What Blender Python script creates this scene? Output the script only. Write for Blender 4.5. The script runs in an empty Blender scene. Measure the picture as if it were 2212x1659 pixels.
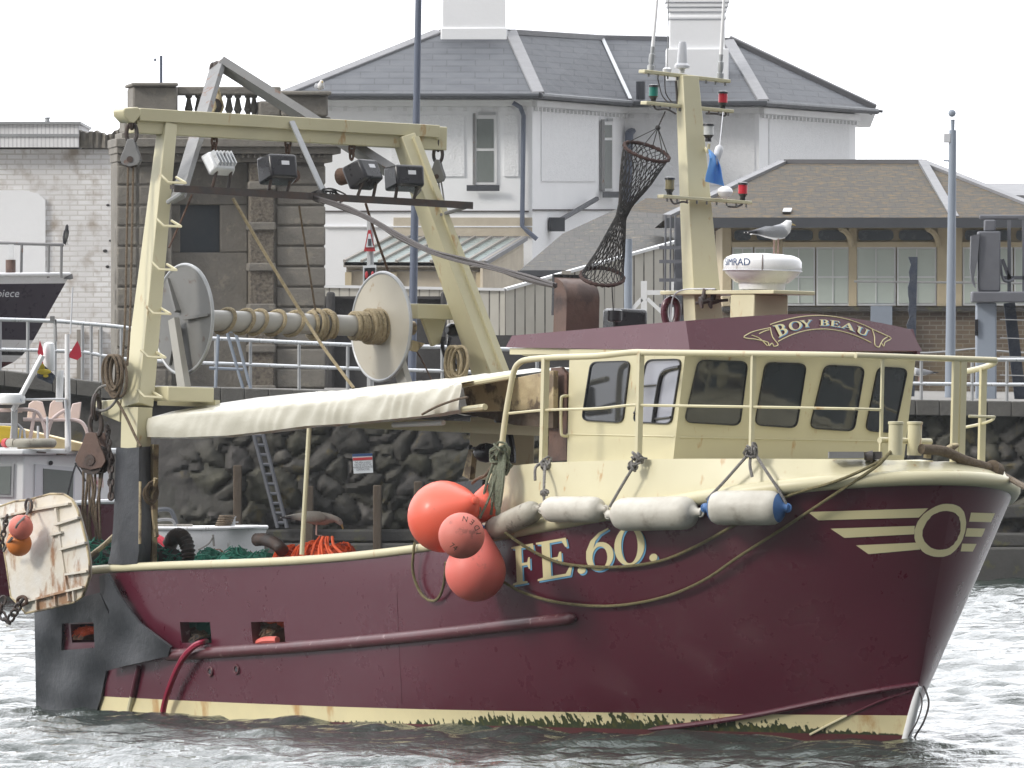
import bpy, bmesh, math, random
import numpy as np
from mathutils import Vector, Matrix
from mathutils.geometry import delaunay_2d_cdt
R = math.radians
rnd = random.Random(7)
sc = bpy.context.scene
C = sc.collection
# ------------------------------------------------------------------ camera, sky, sun, exposure
PXW, PXH, FPX, HOR, CAMZ = 2212.0, 1659.0, 24300.0, 760.0, 3.0
cd = bpy.data.cameras.new('camera'); cam = bpy.data.objects.new('camera', cd); C.objects.link(cam)
cd.sensor_width = 36; cd.lens = 36 * FPX / PXW; cd.clip_start = 1; cd.clip_end = 12000
cam.location = (0, 0, CAMZ); cam.rotation_euler = (R(90) - math.atan((PXH / 2 - HOR) / FPX), 0, 0)
sc.camera = cam
SUN_EL, SUN_AZ = 31.0, -117.0          # azimuth measured from the view direction, negative = left
w = bpy.data.worlds.new("World"); sc.world = w; w.use_nodes = True
nt = w.node_tree; bgn = nt.nodes['Background']
sky = nt.nodes.new('ShaderNodeTexSky'); sky.sky_type = 'NISHITA'; sky.sun_disc = False
sky.sun_elevation = R(SUN_EL); sky.sun_rotation = R(SUN_AZ); sky.dust_density = 4.0; sky.air_density = 1.0
hs = nt.nodes.new('ShaderNodeHueSaturation'); hs.inputs['Saturation'].default_value = 0.35
nt.links.new(sky.outputs[0], hs.inputs['Color'])
# thin overcast over the clear sky: brightened high behind the boat, away from the sun lamp, mottled by cloud
tcw = nt.nodes.new('ShaderNodeTexCoord'); dp = nt.nodes.new('ShaderNodeVectorMath'); dp.operation = 'DOT_PRODUCT'
dp.inputs[1].default_value = Vector((-.20, .68, .68)).normalized(); nt.links.new(tcw.outputs['Generated'], dp.inputs[0])
mr = nt.nodes.new('ShaderNodeMapRange'); mr.interpolation_type = 'SMOOTHSTEP'
for i_, x_ in ((1, -.75), (2, .75), (3, 1.2), (4, 13.0)): mr.inputs[i_].default_value = x_
nt.links.new(dp.outputs['Value'], mr.inputs[0])
cn_ = nt.nodes.new('ShaderNodeTexNoise'); cn_.inputs['Scale'].default_value = 3.5; cn_.inputs['Detail'].default_value = 5; nt.links.new(tcw.outputs['Generated'], cn_.inputs['Vector'])
cm_ = nt.nodes.new('ShaderNodeMapRange')
for i_, x_ in ((1, .3), (2, .7), (3, .85), (4, 1.15)): cm_.inputs[i_].default_value = x_
nt.links.new(cn_.outputs[0], cm_.inputs[0])
ml = nt.nodes.new('ShaderNodeMath'); ml.operation = 'MULTIPLY'; nt.links.new(mr.outputs[0], ml.inputs[0]); nt.links.new(cm_.outputs[0], ml.inputs[1])
lb_ = nt.nodes.new('ShaderNodeMapRange'); lb_.interpolation_type = 'SMOOTHSTEP'      # extra out-of-view lobe added to brighten water and upward faces
for i_, x_ in ((1, .62), (2, 1.0), (3, 0.0), (4, 11.0)): lb_.inputs[i_].default_value = x_
nt.links.new(dp.outputs['Value'], lb_.inputs[0]); ad_ = nt.nodes.new('ShaderNodeMath'); ad_.operation = 'ADD'; nt.links.new(ml.outputs[0], ad_.inputs[0]); nt.links.new(lb_.outputs[0], ad_.inputs[1])
vm = nt.nodes.new('ShaderNodeVectorMath'); vm.operation = 'SCALE'; vm.inputs[0].default_value = (.97, .985, 1.02); nt.links.new(ad_.outputs[0], vm.inputs['Scale'])
mxw = nt.nodes.new('ShaderNodeMix'); mxw.data_type = 'RGBA'; mxw.inputs[0].default_value = .92
nt.links.new(hs.outputs[0], mxw.inputs[6]); nt.links.new(vm.outputs[0], mxw.inputs[7]); nt.links.new(mxw.outputs[2], bgn.inputs['Color'])
bgn.inputs['Strength'].default_value = 0.12
sl = bpy.data.lights.new('sun', 'SUN'); sun = bpy.data.objects.new('sun', sl); C.objects.link(sun)
sl.energy = 1.75; sl.angle = R(12); sl.color = (1.0, 0.95, 0.87)
_a, _e = R(SUN_AZ), R(SUN_EL)
sdir = Vector((math.sin(_a) * math.cos(_e), math.cos(_a) * math.cos(_e), math.sin(_e)))
sun.rotation_euler = sdir.to_track_quat('Z', 'Y').to_euler(); sun.location = (-60, 60, 80)
vs = sc.view_settings; vs.view_transform = 'Standard'; vs.look = 'None'; vs.exposure = 0.30; vs.gamma = 1
sc.display_settings.display_device = 'sRGB'
# ------------------------------------------------------------------ frames
I4 = Matrix.Identity(4)
PSI, ROLL = R(-56.5), R(1.6)
Fv = Vector((math.cos(PSI), math.sin(PSI), 0)); Pf = Vector((-Fv.y, Fv.x, 0)); Zf = Vector((0, 0, 1))
Pv = Pf * math.cos(ROLL) - Zf * math.sin(ROLL); Zv = Zf * math.cos(ROLL) + Pf * math.sin(ROLL)
SO = Vector(((1955 - PXW / 2) / FPX * 86.8, 86.8, 0)) - Fv * 10.1
SHIP = Matrix(((Fv.x, Pv.x, Zv.x, SO.x), (Fv.y, Pv.y, Zv.y, SO.y), (Fv.z, Pv.z, Zv.z, SO.z), (0, 0, 0, 1)))
SINV = SHIP.inverted(); SI3 = SINV.to_3x3()
def wp(px, py, Y):                    # a point of the land at distance Y
    return Vector(((px - PXW / 2) / FPX * Y, Y, CAMZ - (py - HOR) / FPX * Y))
def S(px, py, u=None, v=None, z=None):  # a point of the ship on one of its planes
    d = SI3 @ Vector(((px - PXW / 2) / FPX, 1, -(py - HOR) / FPX)); o = SINV @ Vector((0, 0, CAMZ))
    i, val = (0, u) if u is not None else (1, v) if v is not None else (2, z)
    return o + d * ((val - o[i]) / d[i])
def Ssurf(px, py, fn, ax, g=0.0):
    for _ in range(40):
        p = S(px, py, **{ax: g})
        g = 0.5 * g + 0.5 * (fn(p.y, p.z) if ax == 'u' else fn(p.x, p.z))
    return S(px, py, **{ax: g})
# ------------------------------------------------------------------ mesh helper
def spl(pts, n=8, closed=False):
    P = [Vector(p) for p in pts]; m = len(P); out = []
    if m < 3 and not closed: return P
    for i in range(m if closed else m - 1):
        a, b, c, d = ((P[(i + k) % m] if closed else P[min(max(i + k, 0), m - 1)]) for k in (-1, 0, 1, 2))
        for j in range(n):
            t = j / n
            out.append(0.5 * ((2 * b) + (c - a) * t + (2 * a - 5 * b + 4 * c - d) * t * t + (3 * b - a - 3 * c + d) * t ** 3))
    if not closed: out.append(P[-1])
    return out
class G:
    def __init__(s): s.v = []; s.f = []; s.m = []; s.c = []; s.mi = 0; s.col = None
    def _add(s, vs_, fs):
        b = len(s.v); s.v += [Vector(p) for p in vs_]
        for f in fs: s.f.append(tuple(b + i for i in f)); s.m.append(s.mi)
        s.c += [s.col or (1, 1, 1)] * len(vs_)
        return s
    def poly(s, *pts): return s._add(pts, [tuple(range(len(pts)))])
    def hexa(s, p):    # 8 corners: bottom 4 (ccw), top 4
        return s._add(p, [(3, 2, 1, 0), (4, 5, 6, 7), (0, 1, 5, 4), (1, 2, 6, 5), (2, 3, 7, 6), (3, 0, 4, 7)])
    def box(s, x0, x1, y0, y1, z0, z1):
        return s.hexa([(x0, y0, z0), (x1, y0, z0), (x1, y1, z0), (x0, y1, z0), (x0, y0, z1), (x1, y0, z1), (x1, y1, z1), (x0, y1, z1)])
    def beam(s, a, b, wa, da, wb=None, db=None, side=None):   # box beam, w along side, d across
        a, b = Vector(a), Vector(b); t = (b - a).normalized()
        if side is None: side = Vector((0, 0, 1)) if abs(t.z) < 0.9 else Vector((1, 0, 0))
        e1 = (Vector(side) - t * t.dot(Vector(side))).normalized(); e2 = t.cross(e1)
        wb = wa if wb is None else wb; db = da if db is None else db
        q = []
        for c, w_, d_ in ((a, wa, da), (b, wb, db)):
            for i, j in ((-1, -1), (1, -1), (1, 1), (-1, 1)): q.append(c + e1 * (i * w_ / 2) + e2 * (j * d_ / 2))
        return s.hexa(q)
    def tube(s, pts, r, n=8, closed=False):
        P = [Vector(p) for p in pts]; m = len(P)
        rr = r if hasattr(r, '__len__') else [r] * m
        T = []
        for i in range(m):
            a = P[(i - 1) % m] if (closed or i > 0) else P[i]; b = P[(i + 1) % m] if (closed or i < m - 1) else P[i]
            d = b - a; T.append(d.normalized() if d.length > 1e-9 else Vector((0, 0, 1)))
        e = T[0].orthogonal().normalized(); V = []
        for i in range(m):
            e = e - T[i] * e.dot(T[i]); e = e.normalized() if e.length > 1e-6 else T[i].orthogonal().normalized()
            f = T[i].cross(e)
            for k in range(n):
                a = 2 * math.pi * k / n; V.append(P[i] + (e * math.cos(a) + f * math.sin(a)) * rr[i])
        F = []
        for i in range(m if closed else m - 1):
            for k in range(n):
                F.append((i * n + k, i * n + (k + 1) % n, ((i + 1) % m) * n + (k + 1) % n, ((i + 1) % m) * n + k))
        if not closed: F += [tuple(range(n - 1, -1, -1)), tuple((m - 1) * n + k for k in range(n))]
        return s._add(V, F)
    def lathe(s, prof, o, d, n=20, e=None):     # prof: (t along d, radius)
        o, d = Vector(o), Vector(d).normalized(); e = d.orthogonal().normalized() if e is None else Vector(e).normalized(); f = d.cross(e)
        V = [o + d * t + (e * math.cos(2 * math.pi * k / n) + f * math.sin(2 * math.pi * k / n)) * r for t, r in prof for k in range(n)]
        m = len(prof)
        F = [(i * n + k, i * n + (k + 1) % n, (i + 1) * n + (k + 1) % n, (i + 1) * n + k) for i in range(m - 1) for k in range(n)]
        F += [tuple(range(n - 1, -1, -1)), tuple((m - 1) * n + k for k in range(n))]
        return s._add(V, F)
    def ball(s, c, r, n=16, sc_=(1, 1, 1)):
        m = n // 2 + 1; c = Vector(c); V = []; F = []
        for i in range(m):
            a = math.pi * i / (m - 1)
            for k in range(n):
                b = 2 * math.pi * k / n
                V.append(c + Vector((math.sin(a) * math.cos(b) * sc_[0], math.sin(a) * math.sin(b) * sc_[1], math.cos(a) * sc_[2])) * r)
        for i in range(m - 1):
            for k in range(n): F.append((i * n + k, (i + 1) * n + k, (i + 1) * n + (k + 1) % n, i * n + (k + 1) % n))
        return s._add(V, F)
    def grid(s, rows, flip=False, closed=False):
        n = len(rows[0]); V = [p for r in rows for p in r]; F = []
        for i in range(len(rows) - 1):
            for k in range(n if closed else n - 1):
                q = (i * n + k, i * n + (k + 1) % n, (i + 1) * n + (k + 1) % n, (i + 1) * n + k)
                F.append(q[::-1] if flip else q)
        return s._add(V, F)
    def slab(s, pts, vec):
        P = [Vector(p) for p in pts]; n = len(P); vec = Vector(vec)
        F = [tuple(range(n)), tuple(n + i for i in range(n - 1, -1, -1))] + [(i, n + i, n + (i + 1) % n, (i + 1) % n) for i in range(n)]
        return s._add(P + [p + vec for p in P], F)
    def prism(s, plan, z0, z1):
        n = len(plan); V = [(p[0], p[1], z0) for p in plan] + [(p[0], p[1], z1) for p in plan]
        F = [tuple(range(n - 1, -1, -1)), tuple(n + i for i in range(n))] + [(i, (i + 1) % n, n + (i + 1) % n, n + i) for i in range(n)]
        return s._add(V, F)
    def patch(s, outs, fn, step=8.0):     # 2-D outlines (even-odd) filled and mapped by fn
        V = []; E = []; segs = []
        for o in outs:
            q = []
            for i in range(len(o)):
                a, b = Vector(o[i]), Vector(o[(i + 1) % len(o)]); k = max(1, int((b - a).length / step))
                q += [a.lerp(b, j / k) for j in range(k)]
            st = len(V); V += q; E += [(st + i, st + (i + 1) % len(q)) for i in range(len(q))]
            segs += [(q[i], q[(i + 1) % len(q)]) for i in range(len(q))]
        def inside(x, y):
            c = False
            for a, b in segs:
                if (a.y > y) != (b.y > y) and x < (b.x - a.x) * (y - a.y) / (b.y - a.y) + a.x: c = not c
            return c
        x0, x1 = min(p.x for p in V), max(p.x for p in V); y0, y1 = min(p.y for p in V), max(p.y for p in V)
        y = y0 + step * .53
        while y < y1:
            x = x0 + step * .51
            while x < x1:
                if inside(x, y) and min((Vector((x, y)) - p).length for p in V) > step * .45: V.append(Vector((x, y)))
                x += step
            y += step
        r = delaunay_2d_cdt([Vector((p.x, p.y)) for p in V], E, [], 0, 1e-5)
        vv = r[0]; F = []
        for f in r[2]:
            cx = sum(vv[i].x for i in f) / len(f); cy = sum(vv[i].y for i in f) / len(f)
            if inside(cx, cy): F.append(tuple(f)[::-1])
        return s._add([fn(p.x, p.y) for p in vv], F)
WM = {}
def obj(name, g, mat, parent=None, frame=I4, smooth=True, bevel=0.0, solid=0.0, origin=None, angle=38):
    me = bpy.data.meshes.new(name)
    mw = WM[parent] if parent is not None else None
    P = np.array([tuple(p) for p in g.v], dtype=float).reshape(-1, 3)
    if parent is None:
        if origin is None:
            lo, hi = P.min(0), P.max(0); origin = Vector(((lo[0] + hi[0]) / 2, (lo[1] + hi[1]) / 2, lo[2]))
        mw = frame @ Matrix.Translation(origin)
    L = mw.inverted() @ frame; A = np.array(L)
    P = P @ A[:3, :3].T + A[:3, 3]
    me.from_pydata(P.tolist(), [], g.f)
    mats = mat if isinstance(mat, (list, tuple)) else [mat]
    for m in mats: me.materials.append(m)
    if len(mats) > 1: me.polygons.foreach_set('material_index', g.m)
    if any(c != (1, 1, 1) for c in g.c):
        at = me.color_attributes.new('Col', 'FLOAT_COLOR', 'POINT')
        at.data.foreach_set('color', [x for c in g.c for x in (c[0], c[1], c[2], 1.0)])
    bm = bmesh.new(); bm.from_mesh(me); bmesh.ops.recalc_face_normals(bm, faces=bm.faces); bm.to_mesh(me); bm.free()
    if smooth:
        me.polygons.foreach_set('use_smooth', [True] * len(me.polygons)); me.set_sharp_from_angle(angle=R(angle))
    me.update()
    o = bpy.data.objects.new(name, me); C.objects.link(o)
    if parent is not None: o.parent = parent; WM[o] = mw
    else: o.matrix_world = mw; WM[o] = mw
    if solid:
        md = o.modifiers.new('solid', 'SOLIDIFY'); md.thickness = solid; md.offset = -1
        if smooth: es = o.modifiers.new('edges', 'EDGE_SPLIT'); es.split_angle = R(42)
    if bevel: md = o.modifiers.new('bevel', 'BEVEL'); md.width = bevel; md.segments = 2; md.limit_method = 'ANGLE'; md.angle_limit = R(40)
    return o
def tag(o, label=None, cat=None, group=None, kind=None):
    for k, x in (('label', label), ('category', cat), ('group', group), ('kind', kind)):
        if x: o[k] = x
    return o
def thing(name, label, cat, pos, frame=I4, group=None):
    o = bpy.data.objects.new(name, None); C.objects.link(o); o.empty_display_size = .1
    o.matrix_world = frame @ Matrix.Translation(Vector(pos)); WM[o] = o.matrix_world.copy()
    return tag(o, label, cat, group)
def solo(name, g, mat, label, cat, frame=I4, group=None, **k):
    return tag(obj(name, g, mat, None, frame, **k), label, cat, group)
def dup(root, mat_world, label, group=None):
    def cp(o, par):
        c = o.copy(); C.objects.link(c)
        if par is not None: c.parent = par
        for ch in o.children: cp(ch, c)
        return c
    r = cp(root, None); r.matrix_world = mat_world; WM[r] = mat_world.copy(); r['label'] = label
    if group: r['group'] = group
    return r
# ------------------------------------------------------------------ materials
def pm(name, base, rough=.6, c2=None, amt=.5, scale=3.0, stretch=(1, 1, 1), bump=0.0, bscale=20.0, metal=0.0, coat=0.0, c3=None, amt3=.3, scale3=6.0, stretch3=(1, 1, 1), spec=.5, attr=False, rvar=.12, detail=6):
    m = bpy.data.materials.new(name); m.use_nodes = True; n = m.node_tree; N = n.nodes; L = n.links
    b = N['Principled BSDF']; tc = N.new('ShaderNodeTexCoord')
    def noise(sc_, st, det=detail):
        mp = N.new('ShaderNodeMapping'); mp.inputs['Scale'].default_value = st; L.new(tc.outputs['Object'], mp.inputs[0])
        t = N.new('ShaderNodeTexNoise'); t.inputs['Scale'].default_value = sc_; t.inputs['Detail'].default_value = det; t.inputs['Roughness'].default_value = .62
        L.new(mp.outputs[0], t.inputs['Vector']); return t
    def mix(a, c, fac):
        x = N.new('ShaderNodeMix'); x.data_type = 'RGBA'
        if isinstance(a, tuple): x.inputs[6].default_value = (*a, 1)
        else: L.new(a, x.inputs[6])
        x.inputs[7].default_value = (*c, 1); L.new(fac, x.inputs[0]); return x.outputs[2]
    def ramp(src, lo, hi, top=1.0):
        r = N.new('ShaderNodeMapRange'); r.inputs[1].default_value = lo; r.inputs[2].default_value = hi; r.inputs[4].default_value = top; L.new(src, r.inputs[0]); return r.outputs[0]
    col = base
    if attr:
        at = N.new('ShaderNodeAttribute'); at.attribute_name = 'Col'; col = at.outputs['Color']
    t1 = noise(scale, stretch)
    if c2 is None: c2 = tuple(x * .78 for x in base)
    col = mix(col, c2, ramp(t1.outputs[0], .5 - .12, .5 + .22, amt))
    if c3 is not None and amt3 > 0:
        t3 = noise(scale3, stretch3); col = mix(col, c3, ramp(t3.outputs[0], .67 - amt3 * .4, .75 - amt3 * .4, .85))
    L.new(col, b.inputs['Base Color'])
    L.new(ramp(noise(scale * 2.3, (1, 1, 1)).outputs[0], .3, .7, 1.0), (rr := N.new('ShaderNodeMapRange')).inputs[0])
    rr.inputs[3].default_value = max(.02, rough - rvar * .5); rr.inputs[4].default_value = min(1, rough + rvar * .5); L.new(rr.outputs[0], b.inputs['Roughness'])
    b.inputs['Metallic'].default_value = metal; b.inputs['Specular IOR Level'].default_value = spec
    if coat: b.inputs['Coat Weight'].default_value = coat; b.inputs['Coat Roughness'].default_value = .12
    if bump:
        bt = noise(bscale, (1, 1, 1), 4); bp = N.new('ShaderNodeBump'); bp.inputs['Strength'].default_value = bump; bp.inputs['Distance'].default_value = .02
        L.new(bt.outputs[0], bp.inputs['Height']); L.new(bp.outputs[0], b.inputs['Normal'])
    return m
def brickmat(name, c1, c2, mortar, sx, rowh, bw, var=None, vamt=.5, vscale=2.0, rough=.85, bump=.6, msize=.02, off=.5, rot=(0, 0, 0), lich=None, lamt=.3, axis='XZ'):
    m = bpy.data.materials.new(name); m.use_nodes = True; n = m.node_tree; N = n.nodes; L = n.links; b = N['Principled BSDF']
    tc = N.new('ShaderNodeTexCoord'); mp = N.new('ShaderNodeMapping'); mp.inputs['Rotation'].default_value = rot
    sp = N.new('ShaderNodeSeparateXYZ'); cb = N.new('ShaderNodeCombineXYZ'); L.new(tc.outputs['Object'], mp.inputs[0]); L.new(mp.outputs[0], sp.inputs[0])
    L.new(sp.outputs[0 if axis[0] == 'X' else 1], cb.inputs[0]); L.new(sp.outputs[2], cb.inputs[1])
    br = N.new('ShaderNodeTexBrick'); L.new(cb.outputs[0], br.inputs['Vector']); br.offset = off
    br.inputs['Color1'].default_value = (*c1, 1); br.inputs['Color2'].default_value = (*c2, 1); br.inputs['Mortar'].default_value = (*mortar, 1)
    br.inputs['Scale'].default_value = sx; br.inputs['Row Height'].default_value = rowh; br.inputs['Brick Width'].default_value = bw; br.inputs['Mortar Size'].default_value = msize
    t = N.new('ShaderNodeTexNoise'); t.inputs['Scale'].default_value = vscale; t.inputs['Detail'].default_value = 7; L.new(tc.outputs['Object'], t.inputs['Vector'])
    col = br.outputs[0]
    def mx(a, c, src, lo, hi, top):
        r = N.new('ShaderNodeMapRange'); r.inputs[1].default_value = lo; r.inputs[2].default_value = hi; r.inputs[4].default_value = top; L.new(src, r.inputs[0])
        x = N.new('ShaderNodeMix'); x.data_type = 'RGBA'; L.new(a, x.inputs[6]); x.inputs[7].default_value = (*c, 1); L.new(r.outputs[0], x.inputs[0]); return x.outputs[2]
    if var: col = mx(col, var, t.outputs[0], .42, .62, vamt)
    if lich:
        t2 = N.new('ShaderNodeTexNoise'); t2.inputs['Scale'].default_value = vscale * 3.1; t2.inputs['Detail'].default_value = 8; L.new(tc.outputs['Object'], t2.inputs['Vector'])
        col = mx(col, lich, t2.outputs[0], .68 - lamt * .4, .74, .8)
    L.new(col, b.inputs['Base Color']); b.inputs['Roughness'].default_value = rough
    bp = N.new('ShaderNodeBump'); bp.inputs['Strength'].default_value = bump; bp.inputs['Distance'].default_value = .03
    iv = N.new('ShaderNodeMath'); iv.operation = 'SUBTRACT'; iv.inputs[0].default_value = 1; L.new(br.outputs['Fac'], iv.inputs[1]); L.new(iv.outputs[0], bp.inputs['Height']); L.new(bp.outputs[0], b.inputs['Normal'])
    return m
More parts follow.
